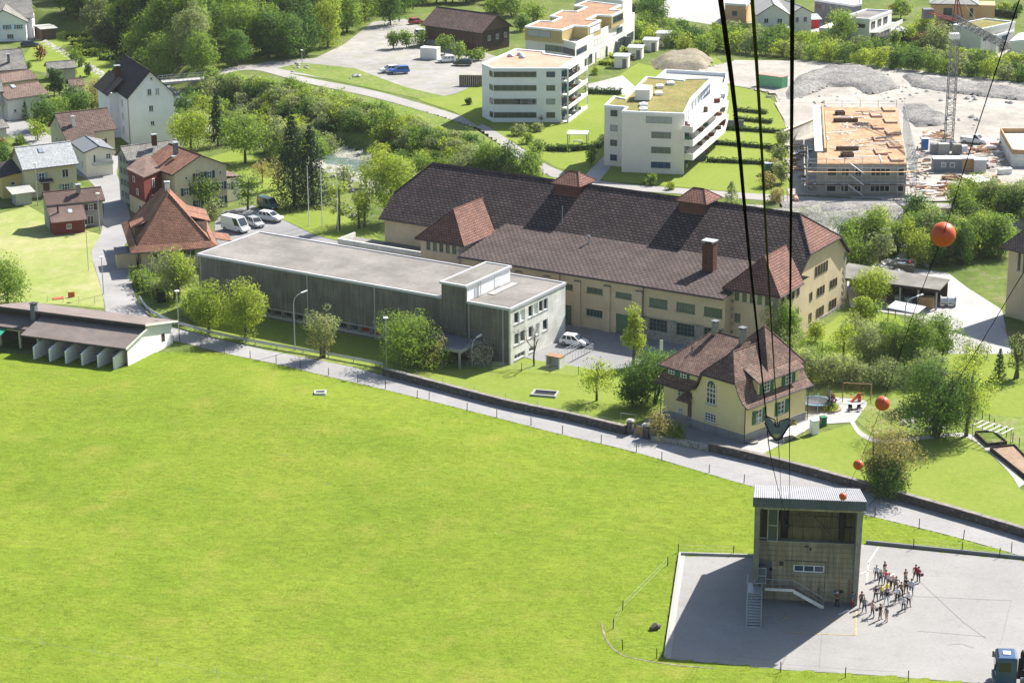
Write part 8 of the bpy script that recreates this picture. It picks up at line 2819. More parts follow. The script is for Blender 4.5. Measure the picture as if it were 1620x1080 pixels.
MB().box(.3,-.3,0,.4,.3,1.1).box(.4,-.3,.3,.6,.3,.36).build('ladder',M['red'],sl)
tb_ = thing('garden_table', 'small white garden table at the edge of the terrace', 'table',P(1352,646,.07),.2)
MB().box(-.6,-.4,.6,.6,.4,.65).build('tabletop',M['white'],tb_)
for x in (-.5,.45):
 MB().box(x,-.35,0,x+.06,.35,.6).build('leg',M['white'],tb_)
for i,(x,y) in enumerate(((1345,650),(1360,650))):
 c_ = thing('garden_chair',['dark low garden chair left before the small white table', 'black garden chair right before the small white table'][i], 'chair',P(x,y,.07),.4*i, 'chairs by the white table')
 MB().box(-.25,-.25,.4,.25,.25,.45).build('seat',M['black'],c_)
 MB().box(-.25,.22,.45,.25,.27,.85).build('backrest',M['black'],c_)
 for xx in (-.23,.18):
  for yy in (-.23,.18):
   MB().box(xx,yy,0,xx+.05,yy+.05,.4).build('leg',M['black'],c_)
aw3 = thing('parasol_table', 'white rectangular sun sail over a bench at the villa corner', 'awning',P(1248,692,.07),math.radians(35))
MB().slab([(-1.8,-1.0,.75),(1.8,-1.0,.75),(1.8,1.0,.9),(-1.8,1.0,.9)],.05).build('sail',M['white'],aw3)
for x in (-1.6,1.55):
 for y in (-.8,.8):
  MB().box(x,y,0,x+.06,y+.06,.78).build('leg',M['white'],aw3)
rv = tag(MB().tube([(0,0,0),(0,0,.25)],.75,14).build('planting_ring',M['coping']), 'low round stone ring planter at the villa corner by the downpipe', 'planter')
rv.location = P(1190,700,.07)
for i,(pts_,lab,m_) in enumerate(((((1543,688),(1571,687),(1592,704),(1562,707)), 'raised garden bed full of yellow green plants under the pergola',M['rough']),(((1567,713),(1604,709),(1632,738),(1622,757)), 'raised garden bed of bare brown soil at the right edge',M['soil']))):
 q = [P(*p) for p in pts_]
 o = sum(q,Vector())/4
 t = thing('raised_bed',lab, 'garden bed',(o.x,o.y,.05),0, 'raised garden beds')
 MB().prism([(p.x-o.x,p.y-o.y) for p in q],0,.28).build('soil',m_,t)
 for a,b in zip(q,q[1:]+q[:1]):
  d = (b-a).normalized()
  n_ = Vector((-d.y,d.x,0))*.1
  MB().slab([tuple(a-o),tuple(b-o),tuple(b-o+n_),tuple(a-o+n_)],.5).build('edge_board',M['wood_dark'],t)
pg = thing('pergola', 'white tubular pergola frame over the first raised bed', 'pergola',P(1568,700,.05),math.radians(-42))
for x in (-2.0,2.0):
 for y in (-1.2,1.2):
  MB().tube([(x,y,0),(x,y,2.0)],.04,5).build('post',M['slate_render'],pg)
for k in range(6):
 MB().tube([(-2.1+k*.84,-1.4,2.02),(-2.1+k*.84,1.4,2.02)],.07,5).build('slat',M['white'],pg)
MB().tube([(-2.2,-1.2,2.0),(2.2,-1.2,2.0)],.05,5).tube([(-2.2,1.2,2.0),(2.2,1.2,2.0)],.05,5).build('beam',M['white'],pg)
cs_ = thing('shelter', 'small shelter with a glittering corrugated metal roof among the trees', 'shelter',P(1432,512),math.radians(-38))
c_ = MB()
for i in range(16):
 for k in range(2):
  u0,u1 = (i+k*.5)/16,(i+(k+1)*.5)/16
  h0,h1 = (0,.06) if k == 0 else (.06,0)
  c_.poly([(-2.5+5*u0,-1.3,2.3+h0),(-2.5+5*u1,-1.3,2.3+h1),(-2.5+5*u1,1.3,2.7+h1),(-2.5+5*u0,1.3,2.7+h0)])
c_.build('roof',M['alu'],cs_)
for x in (-2.3,2.2):
 for y in (-1.1,1.1):
  MB().box(x,y,0,x+.1,y+.1,2.35).build('post',M['wood'],cs_)
rl_ = thing('stair_railing', 'pale tubular railing round a basement stair beside the white end wall', 'railing',P(884,568,.04),math.radians(58))
for y in (.0,-2.2):
 r1_ = MB()
 for z in (.35,.7,1.05):
  r1_.tube([(0,y,z),(5.6,y,z)],.035,5)
 for k in range(8):
  r1_.tube([(k*.8,y,0),(k*.8,y,1.05)],.03,4)
 r1_.build('rail',M['zinc'],rl_)
MB().tube([(5.6,0,1.05),(5.6,-2.2,1.05)],.035,5).tube([(5.6,0,.5),(5.6,-2.2,.5)],.03,5).build('rail',M['zinc'],rl_)
p = P(878,580)
bx_ = thing('concrete_box', 'pale concrete light shaft box at the foot of the white end wall', 'light shaft',(p.x,p.y,.03),math.radians(-32))
MB().box(-1.1,-.6,0,-.9,.8,1.5).box(.9,-.6,0,1.1,.8,1.5).box(-.9,.6,0,.9,.8,1.5).build('wall',M['concrete_pale'],bx_)
MB().box(-1.15,-.65,1.5,1.15,.85,1.62).build('lid',M['roof_brown'],bx_)
gl_ = thing('goal_frame', 'pale tubular carpet beating frame at the end of the lawn by the gate', 'frame',P(982,672,.05),math.radians(-20))
MB().tube([(0,0,0),(0,0,1.6),(2.1,0,1.6),(2.1,0,0)],.04,6).build('tube',M['zinc'],gl_)
MB().tube([(0,0,0),(0,0,.02)],.1,6).tube([(2.1,0,0),(2.1,0,.02)],.1,6).build('foot',M['zinc'],gl_)
wf = thing('white_flag', 'narrow white banner on a pole in the hall yard behind the apple tree', 'banner',P(1043,588,.04))
MB().tube([(0,0,0),(0,0,4.4)],.04,6).build('pole',M['zinc'],wf)
MB().slab([(.0,-.02,3.0),(.45,-.02,3.0),(.45,.02,3.0),(.0,.02,3.0)],1.5).build('banner',M['white'],wf)
rt = thing('timber_wall', 'dark timber palisade wall at the corner of the gravel car park', 'wall',P(728,136),math.radians(-8))
pmw = MB().tube([(0,0,0),(0,0,2.4)],.2,7).mesh('pile',M['wood_dark'])
for k in range(14):
 inst('pile',pmw,rt,(k*.42,.02*k,0))
pl_c = crate('white_container', 'white flat roofed container parked beside the young trees of the car park', 'container',681,93,4.2,2.2,2.6,math.radians(-22),M['white_warm'],M['white_edge'])
# ---------------------------------------------------------------- vehicles
gls = glassy('car_glass',(.02,.03,.04),.06)
hl = plain('headlight',(.75,.78,.8),.2,.0)
tlm = plain('tail_light',(.4,.01,.01),.3,.0)
rimm = plain('wheel_rim',(.3,.31,.32),.35,.0,metal=.6)
def loft(secs,closed=True):
 """secs: list of (x, [(y, z), ...]) with equal counts"""
 mb = MB()
 n = len(secs[0][1])
 for x,ring in secs:
  for y,z in ring:
   mb.v.append((x,y,z))
 for i in range(len(secs)-1):
  for k in range(n):
   k2 = (k+1) % n
   mb.f.append((i*n+k,(i+1)*n+k,(i+1)*n+k2,i*n+k2))
   mb.m.append(0)
 mb.f.append(tuple(range(n)))
 mb.f.append(tuple((len(secs)-1)*n+k for k in reversed(range(n))))
 mb.m += [0,0]
 return mb
def car(name,label,px,py,az,colour,kind='hatch',L0=4.2,W0=1.75,H0_=1.5,group=None):
 """nose along +x"""
 paint = plain(colour[0],colour[1],.3,.0,spec=.6)
 p = P(px,py)
 t = thing(name,label, 'van' if kind in ('van', 'boxvan') else ('pickup' if kind == 'pickup' else 'car'),(p.x,p.y,.06),az,group)
 h = W0/2
 prof = {  # x,hood height fraction
  'hatch': [(-.5,.30,.50),(-.47,.22,.60),(-.3,.19,.62),(.1,.19,.62),(.28,.19,.60),(.44,.22,.50),(.5,.30,.42)],
  'suv': [(-.5,.32,.56),(-.48,.24,.64),(-.3,.22,.66),(.1,.22,.66),(.28,.22,.64),(.45,.25,.56),(.5,.32,.46)],
  'van': [(-.5,.25,.60),(-.49,.2,.62),(-.3,.18,.62),(.2,.18,.62),(.36,.18,.58),(.46,.2,.48),(.5,.26,.38)],
 }
 pr = prof.get(kind if kind in prof else ('van' if kind == 'boxvan' else 'suv'))
 secs = []
 for fx,lo,hi in pr:
  hw = h*(.90 if abs(fx) > .46 else 1.0)
  z0,z1 = lo*H0_*.9,hi*H0_
  secs.append((fx*L0,[(-hw*.92,z0),(-hw,z0+.12),(-hw,z1-.15),(-hw*.9,z1),(hw*.9,z1),(hw,z1-.15),(hw,z0+.12),(hw*.92,z0)]))
 loft(secs).build('body',paint,t,smooth=False)
 zb = pr[3][2]*H0_-.02
 gh = {'hatch': (-.46,-.36,.06,.27), 'suv': (-.47,-.42,.04,.26), 'van': (-.49,-.47,.22,.40), 'boxvan': (-.49,-.485,.24,.41), 'pickup': (-.02,.0,.14,.28)}[kind]
 xb0,xt0,xt1,xb1 = [g*L0 for g in gh]
 ht = h*.82
 hb = h*.93
 zt = H0_ if kind != 'boxvan' else H0_*1.32
 if kind == 'boxvan':
  ht,hb = h*.94,h*.98
 g = MB()
 b0 = [(xb0,-hb,zb),(xb1,-hb,zb),(xb1,hb,zb),(xb0,hb,zb)]
 t0 = [(xt0,-ht,zt),(xt1,-ht,zt),(xt1,ht,zt),(xt0,ht,zt)]
 g.v = b0+t0
 g.f = [(0,1,5,4),(1,2,6,5),(2,3,7,6),(3,0,4,7),(4,5,6,7)]
 g.m = [0]*5
 g.build('cabin',paint,t)
 r2 = MB()
 r2.slab([(xt0+.05,-ht+.05,zt),(xt1-.05,-ht+.05,zt),(xt1-.05,ht-.05,zt),(xt0+.05,ht-.05,zt)],.04)
 r2.build('roof',paint,t)
 def pane(a,b,c,d,ins=.1,off=.012):
  A,B,C_,D_ = [Vector(q) for q in (a,b,c,d)]
  m_ = (A+B+C_+D_)/4
  n_ = (B-A).cross(D_-A).normalized()
  if n_.dot(m_-Vector(((xb0+xb1)/2,0,zb))) < 0:
   n_ = -n_
  pts = [q+(m_-q)*ins+n_*off for q in (A,B,C_,D_)]
  mb = MB()
  mb.poly(pts)
  mb.poly([q+n_*.006 for q in pts])
  return mb
 pane(b0[1],b0[2],t0[2],t0[1],.12).build('windscreen',gls,t)
 pane(b0[3],b0[0],t0[0],t0[3],.16).build('rear_window',gls,t)
 full = kind in ('hatch', 'suv') or (kind == 'van')
 for s in (0,1):
  A,B,C_,D_ = (b0[0],b0[1],t0[1],t0[0]) if s == 0 else (b0[3],b0[2],t0[2],t0[3])
  L = lambda p,q,u: tuple(Vector(p).lerp(Vector(q),u))
  cuts = [(.04,.32),(.35,.63),(.66,.97)] if full else [(.68,.97)]
  if kind == 'pickup':
   cuts = [(.1,.9)]
  for u0,u1 in cuts:
   pane(L(A,B,u0),L(A,B,u1),L(D_,C_,u1),L(D_,C_,u0),.14).build('side_window',gls,t)
 if kind == 'pickup':
  MB().box(-L0*.49,-h+.05,H0_*.45,-L0*.04,-h+.12,H0_*.68).box(-L0*.49,h-.12,H0_*.45,-L0*.04,h-.05,H0_*.68).box(-L0*.49,-h+.12,H0_*.45,-L0*.47,h-.12,H0_*.68).build('load_bed',M['sill'],t)
 wr = .31 if H0_ < 1.7 else .34
 tm = MB().tube([(0,-.11,0),(0,.11,0)],wr,14).mesh('tyre',M['black'])
 rmm = MB().tube([(0,-.125,0),(0,.125,0)],wr*.62,10).mesh('rim',rimm)
 for fx in (-.32,.33):
  for s in (-1,1):
   w_ = inst('wheel',tm,t,(fx*L0,s*(h-.10),wr))
   inst('rim',rmm,w_)
 zf = (pr[-1][2]-.06)*H0_
 for s in (-1,1):
  MB().box(L0*.475,s*h*.62-.16,zf-.12,L0*.505,s*h*.62+.16,zf+.04).build('headlight',hl,t)
  MB().box(-L0*.505,s*h*.7-.1,zf-.05,-L0*.485,s*h*.7+.1,zf+.18).build('tail_light',tlm,t)
 return t
Wc = ('car_white',(.72,.73,.74))
car('parked_car', 'white small car parked in the hall yard behind the tubular railing',908,546,math.radians(-24),Wc, 'hatch',3.9,1.7,1.5)
car('parked_van', 'white high roofed delivery van between orange roof and grey hatchback',373,366,math.radians(-38),Wc, 'boxvan',5.2,1.95,1.9)
car('parked_car', 'silver grey hatchback parked between white van and silver minivan',404,358,math.radians(-55),('car_silver',(.33,.35,.37)), 'hatch',4.0,1.7,1.5)
car('parked_car', 'white silver minivan parked nearest the lawn corner',428,350,math.radians(-30),('car_pale_silver',(.55,.56,.57)), 'suv',4.4,1.8,1.65)
car('parked_van', 'dark green van standing behind the silver minivan',424,330,math.radians(-50),('car_dark_green',(.04,.10,.10)), 'van',4.6,1.8,1.9)
car('parked_car', 'white estate car on the gravel car park, left of the blue minivan',616,115,math.radians(-160),Wc, 'suv',4.4,1.8,1.6)
car('parked_car', 'bright blue minivan on the gravel car park',632,117,math.radians(-164),('car_blue',(.03,.12,.42)), 'suv',4.5,1.8,1.75)
car('parked_car', 'white hatchback parked under the young trees beside the white container',706,99,math.radians(-168),Wc, 'hatch',4.3,1.8,1.5)
car('parked_car', 'black estate car parked right of the white hatchback under young trees',732,104,math.radians(172),('car_black',(.02,.025,.03)), 'suv',4.4,1.8,1.5)
car('parked_car', 'silver car standing at the left gable of the timber barn',668,57,math.radians(10),('car_pale_silver',(.55,.56,.57)), 'suv',4.0,1.8,1.6)
car('parked_car', 'red and white car at the far end of the gravel road by the barn',658,38,math.radians(40),('car_red',(.4,.04,.06)), 'hatch',4.0,1.8,1.5)
car('parked_car', 'black convertible with pale bonnet in front of the white house in the corner',47,74,math.radians(15),('car_dark_blue',(.03,.04,.08)), 'hatch',4.4,1.8,1.4)
car('pickup', 'white crew pickup truck parked on the site right of the crane',1541,228,math.radians(-32),Wc, 'pickup',5.2,1.9,1.9)
tkp = P(1591,1083)
lz = thing('crane_lorry', 'dark blue lorry cab with black loading crane cut by the bottom right corner', 'lorry',(tkp.x,tkp.y+.4,.04),math.radians(-8))
lb = plain('lorry_blue',(.03,.075,.165),.35,.0,spec=.6)
s_ = []
for x,hw,z0,z1 in ((-1.0,1.12,.55,2.9),(-.85,1.2,.45,3.05),(.75,1.2,.45,3.1),(.95,1.15,.55,3.0)):
 s_.append((x,[(-hw,z0),(-hw,z1-.25),(-hw*.9,z1),(hw*.9,z1),(hw,z1-.25),(hw,z0)]))
lcb = loft(s_).build('cab',lb,lz)
MB().box(-.75,-1.225,1.7,.35,-1.2,2.6).build('side_window',gls,lz)
MB().poly([(-1.06,-1.0,1.6),(-1.0,-1.0,2.75),(-1.0,1.0,2.75),(-1.06,1.0,1.6)])
MB().box(-1.07,-1.0,1.6,-.99,1.0,2.7).build('windscreen',gls,lz)
MB().box(-.35,-.35,3.08,.35,.35,3.16).build('roof_hatch',M['white_edge'],lz)
MB().box(-1.2,-1.15,.3,-.95,1.15,.85).build('bumper',M['slate_render'],lz)
for s2_ in (-1,1):
 MB().box(-1.22,s2_*.85-.18,.5,-1.18,s2_*.85+.18,.72).build('headlight',hl,lz)
 MB().tube([(-.95,s2_*1.2,2.5),(-1.15,s2_*1.42,2.5)],.025,4).box(-1.2,s2_*1.42-.04,1.95,-1.05,s2_*1.42+.06,2.55).build('mirror',M['black'],lz)
for k in range(4):
 MB().box(-.9,-.8+k*.45,3.04,-.75,-.62+k*.45,3.2).build('roof_lamp',M['black'],lz)
tm = MB().tube([(0,-.16,0),(0,.16,0)],.5,18).mesh('tyre',M['black'])
rmm = MB().tube([(0,-.175,0),(0,.175,0)],.27,12).mesh('rim',rimm)
for x in (.1,3.9,5.2):
 for y in (-1.02,1.02):
  inst('rim',rmm,inst('wheel',tm,lz,(x,y,.5)))
MB().box(.95,-.45,.7,6.8,.45,1.0).build('chassis',M['black'],lz)
MB().box(2.2,-1.2,1.05,6.8,1.2,1.2).box(2.2,-1.2,1.2,6.8,-1.14,1.8).box(2.2,1.14,1.2,6.8,1.2,1.8).build('load_bed',M['slate_render'],lz)
MB().box(1.25,-.4,1.0,1.75,.4,1.6).tube([(1.5,0,1.5),(1.5,0,3.3)],.22,8).tube([(1.5,0,3.3),(1.9,-.9,2.9),(1.7,-1.0,1.4)],[.2,.15,.1],6).tube([(1.5,0,3.2),(1.6,.9,3.0),(1.6,1.0,1.3)],[.2,.15,.1],6).tube([(1.1,-.7,1.4),(1.15,-.6,2.9)],.09,6).build('loading_crane',M['black'],lz)
MB().tube([(1.3,-1.1,.9),(2.1,-1.1,.9)],.28,12).build('air_tank',M['slate_render'],lz)
# ---------------------------------------------------------------- cables,marker balls,carrier
def cable(name,label,pts_,r,m,n=10):
 """pts_: (px, py, depth in metres); straight in space between smoothed points"""
 q = smooth_line([PD(*p) for p in pts_],n)
 o = q[0].copy()
 b = MB().tube([tuple(p-o) for p in q],r,8)
 c = tag(b.build(name,m,smooth=True),label, 'cable')
 c.location = o
 return c
def dep(y,a=.0625,b=.0047,y1=800.0):
 return 1.0/(a+(b-a)*max(0,min(1,(y)/y1)))
dp = lambda y: dep(y)
cable('track_cable', 'thick black left hand cable running down to the station front',[(1131,-60,dep(-0)*.94),(1140,0,dp(0)),(1166,200,dp(200)),(1188,430,dp(430)),(1212,655,dp(655)),(1219,720,dp(720)),(1232,776,dp(776)),(1244,815,214)],.0195,M['cable'])
cable('haul_rope', 'thinner olive green cable between the two black ones',[(1186,-60,15.2),(1190,0,dp(0)),(1203,200,dp(200)),(1216,440,dp(440)),(1229,655,dp(655)),(1234,745,dp(745)),(1236,790,205),(1240,838,211)],.014,M['cable_green'])
cable('track_cable', 'thick black right hand cable hanging almost upright in the view',[(1253.5,-60,15.2),(1253.5,0,dp(0)),(1252,250,dp(250)),(1250,500,dp(500)),(1249,665,dp(665)),(1249,790,208),(1248.5,815,213)],.0165,M['cable'])
zc_ = dp(660)
ca = thing('rope_carrier', 'grey triangular steel rope carrier slung between the black cables', 'rope carrier',PD(1229,672,zc_))
oc = PD(1229,672,zc_)
S_ = lambda x,y,dd=.0: tuple(PD(x,y,zc_+dd)-oc)
cf = MB()
front_ = [(1210.5,657),(1216,660),(1227,670),(1232,671),(1243,663),(1249,661),(1249,672),(1240,688),(1233,696),(1224,695),(1217,683),(1210,668)]
n_ = len(front_)
fa = [S_(x,y,-.05) for x,y in front_]
fb2 = [S_(x,y,.06) for x,y in front_]
cf.poly(fa[::-1])
cf.poly(fb2)
for i in range(n_):
 j = (i+1) % n_
 cf.poly([fa[i],fa[j],fb2[j],fb2[i]])
cf.build('plate',plain('carrier_steel',(.14,.16,.16),.5,.25,12,metal=.3),ca)
MB().tube([S_(1211,657,-.07),S_(1226,664,-.07),S_(1227,675,-.07)],.022,6).tube([S_(1249,661,-.07),S_(1234,666,-.07),S_(1231,675,-.07)],.022,6).tube([S_(1210,668,-.07),S_(1219,688,-.07),S_(1228,696.5,-.07),S_(1236,693,-.07),S_(1249,672,-.07)],.025,6).build('frame',M['black'],ca)
for x,y in ((1212,660),(1248.5,664),(1229,674)):
 MB().sphere(S_(x,y),.055,10,8).build('clamp',M['black'],ca)
MB().poly([S_(1222,687,-.058),S_(1235,687,-.058),S_(1231,692,-.058),S_(1226,692,-.058)])
yb = MB()
yb.poly([S_(1222,686.5,-.056),S_(1235,686.5,-.056),S_(1231,692,-.056),S_(1226,692,-.056)])
yb.build('yellow_plate',plain('yellow_mark',(.4,.36,.1),.5,.1),ca)
balls = [(1492,371,20.0, 'largest and highest orange marker ball, hanging before the river trees'),(1396,638,11.6, 'second largest orange marker ball, above the villa garden slope'),(1358,735,8.2, 'third orange marker ball, in front of the flowering tree'),(1333.5,785,6.2, 'smallest and lowest orange marker ball, above the station roof')]
bz = [F_PX*.30/r for _,_,r,_ in balls]
for (x,y,r,lab),z in zip(balls,bz):
 c = PD(x,y,z)
 t = thing('marker_ball',lab, 'marker ball',c,0, 'orange marker balls on the cable')
 MB().sphere((0,0,0),.30,28,18).build('shell',M['red'],t,smooth=True)
 sm = MB()
 nn = 28
 for i in range(nn):
  a0,a1 = 2*math.pi*i/nn,2*math.pi*(i+1)/nn
  sm.tube([(.302*math.cos(a0),.302*math.sin(a0)*.5,.302*math.sin(a0)*.866),(.302*math.cos(a1),.302*math.sin(a1)*.5,.302*math.sin(a1)*.866)],.004,4,caps=False)
 sm.build('seam',plain('seam_dark',(.2,.03,.01),.5,.0),t)
cable('marker_cable', 'thin steel cable that carries the four orange marker balls',[(1624,-30,30),(1606,20,33),(1537,230,42),(1492,371,bz[0]),(1447,490,62),(1396,638,bz[1]),(1358,735,bz[2]),(1333.5,785,bz[3]),(1322,808,209)],.010,M['cable'],6)
cable('guy_cable', 'thin steel cable coming in from the right edge towards the back of the station',[(1650,390,105),(1620,430,112),(1540,562,140),(1470,672,175),(1415,755,205),(1374,800,226)],.022,M['cable'],6)
# ---------------------------------------------------------------- people on the yard
def skin_mesh(name,verts,edges,mats,zone):
 me = bpy.data.meshes.new(name + '_cage')
 me.from_pydata([v[:3] for v in verts],edges,[])
 ob = bpy.data.objects.new(name + '_cage',me)
 COL.objects.link(ob)
 sm = ob.modifiers.new('skin', 'SKIN')
 sl = me.skin_vertices[0].data
 for i,v in enumerate(verts):
  sl[i].radius = (v[3],v[4] if len(v) > 4 else v[3])
  sl[i].use_root = (i == 0)
 sub = ob.modifiers.new('sub', 'SUBSURF')
 sub.levels = 1
 dg = bpy.context.evaluated_depsgraph_get()
 out = bpy.data.meshes.new_from_object(ob.evaluated_get(dg))
 out.name = name
 bpy.data.objects.remove(ob)
 segs = [(Vector(verts[a][:3]),Vector(verts[b][:3]),zone.get(b,zone.get(a,0))) for a,b in edges]
 for m in mats:
  out.materials.append(m)
 for f in out.polygons:
  c = Vector(f.center)
  best,bz_ = 1e9,0
  for a,b,zz in segs:
   d = b-a
   t = max(0,min(1,(c-a).dot(d)/max(1e-9,d.dot(d))))
   e = (c-a-d*t).length
   if e < best:
    best,bz_ = e,zz
  f.material_index = bz_
  f.use_smooth = True
 return out
SKIN = plain('skin',(.45,.25,.17),.6,.05)
DUMMY = M['white']
def pose_body(pose):
 """returns verts, edges, zones. zones: 0 shirt, 1 trousers, 2 skin, 3 shoes"""
 st = {'stand': (.04,-.03,.03,.07), 'wide': (.0,.0,.12,.12), 'step': (.14,-.14,.06,.06), 'arms': (.0,.03,.07,.07), 'phone': (.03,.0,.06,.06)}[pose]
 V = [(0,0,.95,.15,.105),(0,0,1.10,.14,.10),(0,.0,1.28,.165,.115),(0,.01,1.40,.13,.09),(0,.0,1.485,.055,.055),(0,-.015,1.56,.075,.085),(0,-.015,1.66,.08,.092),(0,-.005,1.72,.05,.06)]
 E = [(0,1),(1,2),(2,3),(3,4),(4,5),(5,6),(6,7)]
 Z = {1: 0,2: 0,3: 0,4: 2,5: 2,6: 2,7: 2}
 V.append((0,-.115,1.60,.016,.016))
 E.append((5,8))
 Z[8] = 2
 for s in (-1,1):
  fy = st[0] if s < 0 else st[1]
  fx = st[2] if s < 0 else st[3]
  i = len(V)
  V += [(s*.10,0,.88,.10,.10),(s*(.10+fx*.4),fy*.5-.01,.50,.065,.065),(s*(.10+fx),fy+.02,.10,.045,.045),(s*(.11+fx),fy-.01,.045,.045,.04),(s*(.12+fx),fy-.16,.03,.04,.028)]
  E += [(0,i),(i,i+1),(i+1,i+2),(i+2,i+3),(i+3,i+4)]
  Z.update({i: 1,i+1: 1,i+2: 1,i+3: 3,i+4: 3})
 for s in (-1,1):
  i = len(V)
  if pose == 'arms':
   pts = [(s*.19,0,1.40),(s*.25,-.03,1.13),(s*.08,-.22,1.12)]
  elif pose == 'phone' and s > 0:
   pts = [(s*.19,0,1.40),(s*.25,-.08,1.16),(s*.13,-.24,1.38)]
  elif pose == 'wide':
   pts = [(s*.19,0,1.40),(s*.34,.06,1.16),(s*.22,-.02,.98)]
  else:
   sw_ = .08 if (pose == 'step' and s > 0) else -.02
   pts = [(s*.19,0,1.40),(s*.25,sw_*.5,1.12),(s*.25,sw_-.07,.88)]
  V += [pts[0]+(.062,.062),pts[1]+(.045,.045),pts[2]+(.03,.03)]
  E += [(3,i),(i,i+1),(i+1,i+2)]
  Z.update({i: 0,i+1: 0,i+2: 2})
  w = Vector(pts[2])
  d = (w-Vector(pts[1])).normalized()
  palm = w+d*.08
  j = len(V)
  V.append(tuple(palm)+(.032,.02))
  E.append((i+2,j))
  Z[j] = 2
  a = d.orthogonal().normalized()
  for k,(off,ln) in enumerate(((-.026,.065),(-.009,.08),(.009,.075),(.026,.06))):
   V.append(tuple(palm+a*off*1.3+d*ln)+(.009,.009))
   E.append((j,len(V)-1))
   Z[len(V)-1] = 2
  V.append(tuple(w+d*.05+a.cross(d)*.05)+(.010,.010))
  E.append((j,len(V)-1))
  Z[len(V)-1] = 2
 return V,E,Z
BOD = {}
for ps in ('stand', 'wide', 'step', 'arms', 'phone'):
 V,E,Z = pose_body(ps)
 BOD[ps] = skin_mesh('person_body',V,E,[DUMMY]*4,Z)
hair_m = MB().sphere((0,.012,1.68),.098,12,8,.95).mesh('hair',plain('dark_hair',(.03,.02,.015),.8,.1))
cap_m = MB().sphere((0,.0,1.70),.105,12,8,.6).box(-.07,-.19,1.69,.07,-.08,1.71).mesh('cap',DUMMY)
def cl_(name,c):
 return plain('cloth_' + name,c,.9,.12,6)
C_ = {'lightblue': cl_('lightblue',(.42,.5,.62)), 'navy': cl_('navy',(.03,.045,.09)), 'black': cl_('black',(.02,.02,.022)), 'white': cl_('white',(.68,.68,.7)), 'pink': cl_('pink',(.55,.08,.18)), 'yellow': cl_('yellow',(.68,.58,.06)),
  'maroon': cl_('maroon',(.22,.02,.05)), 'grey': cl_('grey',(.2,.22,.22)), 'jeans': cl_('jeans',(.07,.10,.2)), 'beige': cl_('beige',(.45,.36,.27)), 'brown': cl_('brown',(.12,.07,.05)), 'teal': cl_('teal',(.03,.15,.22)), 'olive': cl_('olive',(.13,.13,.08)), 'orange': cl_('orange',(.5,.2,.12)), 'palepink': cl_('palepink',(.6,.42,.42))}
HAIR = [plain('hair_brown',(.06,.035,.02),.8,.1),plain('hair_grey',(.35,.34,.33),.8,.1),plain('hair_black',(.015,.013,.012),.8,.1),plain('hair_blond',(.35,.24,.12),.8,.1)]
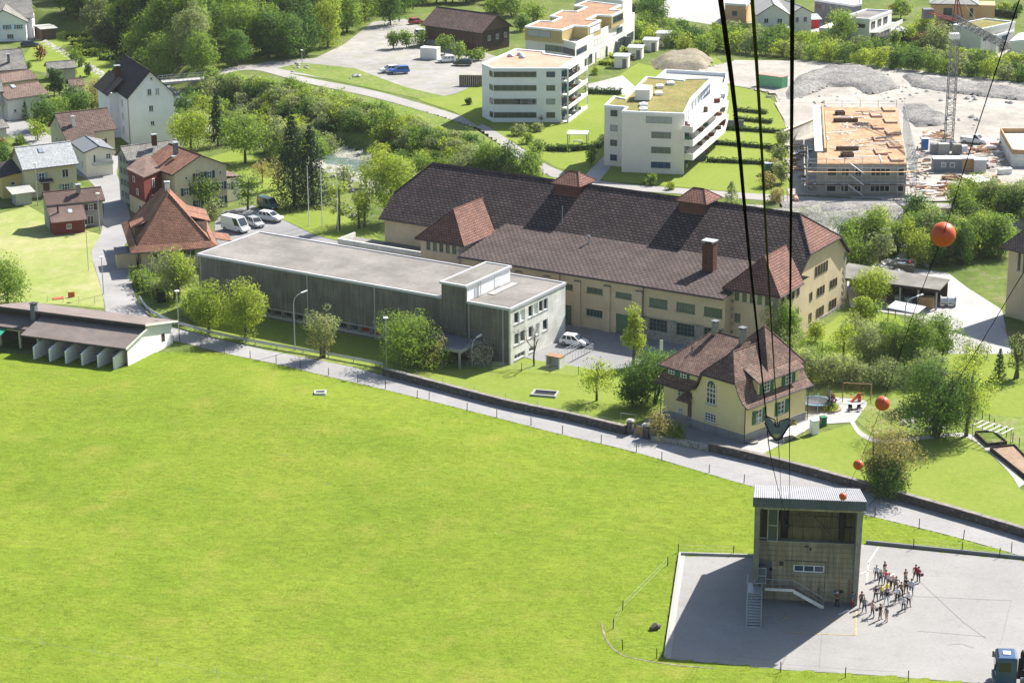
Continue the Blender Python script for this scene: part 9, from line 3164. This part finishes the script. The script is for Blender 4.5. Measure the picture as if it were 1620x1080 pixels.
people = [
 (1386,917, 'lightblue', 'navy', 'stand',1,None, 'person in pale blue shirt and dark trousers standing apart at the back left'),
 (1399,911, 'navy', 'beige', 'arms',2,None, 'person in dark blue top and beige trousers behind the person in pink'),
 (1393,925, 'grey', 'navy', 'phone',1,None, 'person in grey top left of the person in pink'),
 (1401,926, 'pink', 'jeans', 'arms',0,None, 'person in a bright pink top'),
 (1406,931, 'white', 'black', 'stand',3,None, 'person in white top between the pink and the white capped person'),
 (1412,933, 'palepink', 'black', 'phone',1, 'white', 'person in pale pink shirt and white cap'),
 (1417,936, 'grey', 'black', 'wide',0,None, 'broad person in light grey shirt right of the white capped person'),
 (1432,923, 'olive', 'grey', 'arms',0,None, 'person in olive grey top at the back right with folded arms'),
 (1433,938, 'black', 'black', 'arms',2,None, 'person all in black in front of the olive grey one'),
 (1441,941, 'lightblue', 'jeans', 'stand',0,None, 'person in pale shirt and blue jeans at the right side of the group'),
 (1425,945, 'olive', 'black', 'stand',2,None, 'person in dark olive top in the middle right'),
 (1448,918, 'maroon', 'brown', 'step',0,None, 'person in maroon top, left of the pair farthest right'),
 (1452.5,920.5, 'maroon', 'black', 'stand',2,None, 'person in maroon jacket with a dark bag, right of the farthest pair'),
 (1385,951, 'navy', 'navy', 'arms',0,None, 'person in dark blue at the left side of the yellow shirts'),
 (1394,948, 'yellow', 'navy', 'stand',3,None, 'person in yellow shirt, left of the two yellow ones'),
 (1403,944, 'yellow', 'jeans', 'stand',0,None, 'person in yellow shirt, right of the two yellow ones'),
 (1402,956, 'black', 'lightblue', 'step',0,None, 'person in black top and pale jeans in front of the yellow shirts'),
 (1419,953, 'white', 'black', 'stand',0,None, 'person in white shirt with dark trousers in the centre right'),
 (1437,960, 'white', 'brown', 'stand',0, 'palepink', 'person in white shirt, brown trousers and pale cap at the front right'),
 (1429,967, 'lightblue', 'navy', 'phone',1,None, 'person in light blue shirt with a long shadow at the front right'),
 (1367,969, 'grey', 'navy', 'arms',1,None, 'person in grey shirt at the front left beside the yellow line'),
 (1362.5,961, 'brown', 'black', 'stand',2,None, 'person in dark brown top nearest the station wall corner'),
 (1380,975, 'beige', 'navy', 'wide',0,None, 'person in beige top with legs apart in the front row'),
 (1392,980, 'black', 'black', 'stand',0,None, 'person in black at the front row middle'),
 (1402,983, 'grey', 'beige', 'stand',2,None, 'person in grey top and beige trousers nearest the camera'),
 (1324,960, 'brown', 'black', 'arms',0, 'white', 'person in brown top and pale cap standing in the shade against the station'),
 (1348.5,961, 'teal', 'maroon', 'phone',0,None, 'person in teal top standing in the shade at the station corner'),
]
for i,(x,y,sh,tr,ps,hc,cap,lab) in enumerate(people):
 p = P(x,y)
 t = thing('person',lab, 'person',(p.x,p.y,.035),rng.uniform(-1.2,1.2) if ps != 'arms' else rng.uniform(-.8,.8), 'visitors on the yard')
 sc_h = rng.uniform(.94,1.05)
 t.scale = (sc_h*1.16,sc_h*1.16,sc_h)
 o = inst('body',BOD[ps],t)
 for k,m_ in enumerate((C_[sh],C_[tr],SKIN,M['black'])):
  o.material_slots[k].link = 'OBJECT'
  o.material_slots[k].material = m_
 if cap:
  c_o = inst('cap',cap_m,t)
  c_o.material_slots[0].link = 'OBJECT'
  c_o.material_slots[0].material = C_[cap]
 else:
  h_o = inst('hair',hair_m,t)
  h_o.material_slots[0].link = 'OBJECT'
  h_o.material_slots[0].material = HAIR[hc]
bg = thing('handbag', 'black shoulder bag carried by the person in the maroon jacket', 'bag',P(1452.5,920.5)+Vector((.34,.0,.75)),.3)
MB().box(-.18,-.07,-.05,.18,.07,.22).build('pouch',M['black'],bg)
MB().tube([(-.15,0,.22),(-.12,0,.5),(.12,0,.5),(.15,0,.22)],.012,4).build('strap',M['black'],bg)
bg = thing('handbag', 'dark bag hanging at the side of the person in beige top', 'bag',P(1380,975)+Vector((.42,.0,.7)),.1)
MB().box(-.14,-.07,-.05,.14,.07,.22).build('pouch',M['black'],bg)
MB().tube([(-.12,0,.22),(0,0,.5),(.12,0,.22)],.012,4).build('strap',M['black'],bg)
for x,y in ((1331,970),(1339,966)):
 wb = tag(MB().box(-.35,-.06,0,.35,.06,.06).build('white_board',M['white']), 'short white boards lying in the shade by the station corner', 'board', 'white boards on the yard')
 wb.location = P(x,y,.04)
 wb.rotation_euler.z = .6
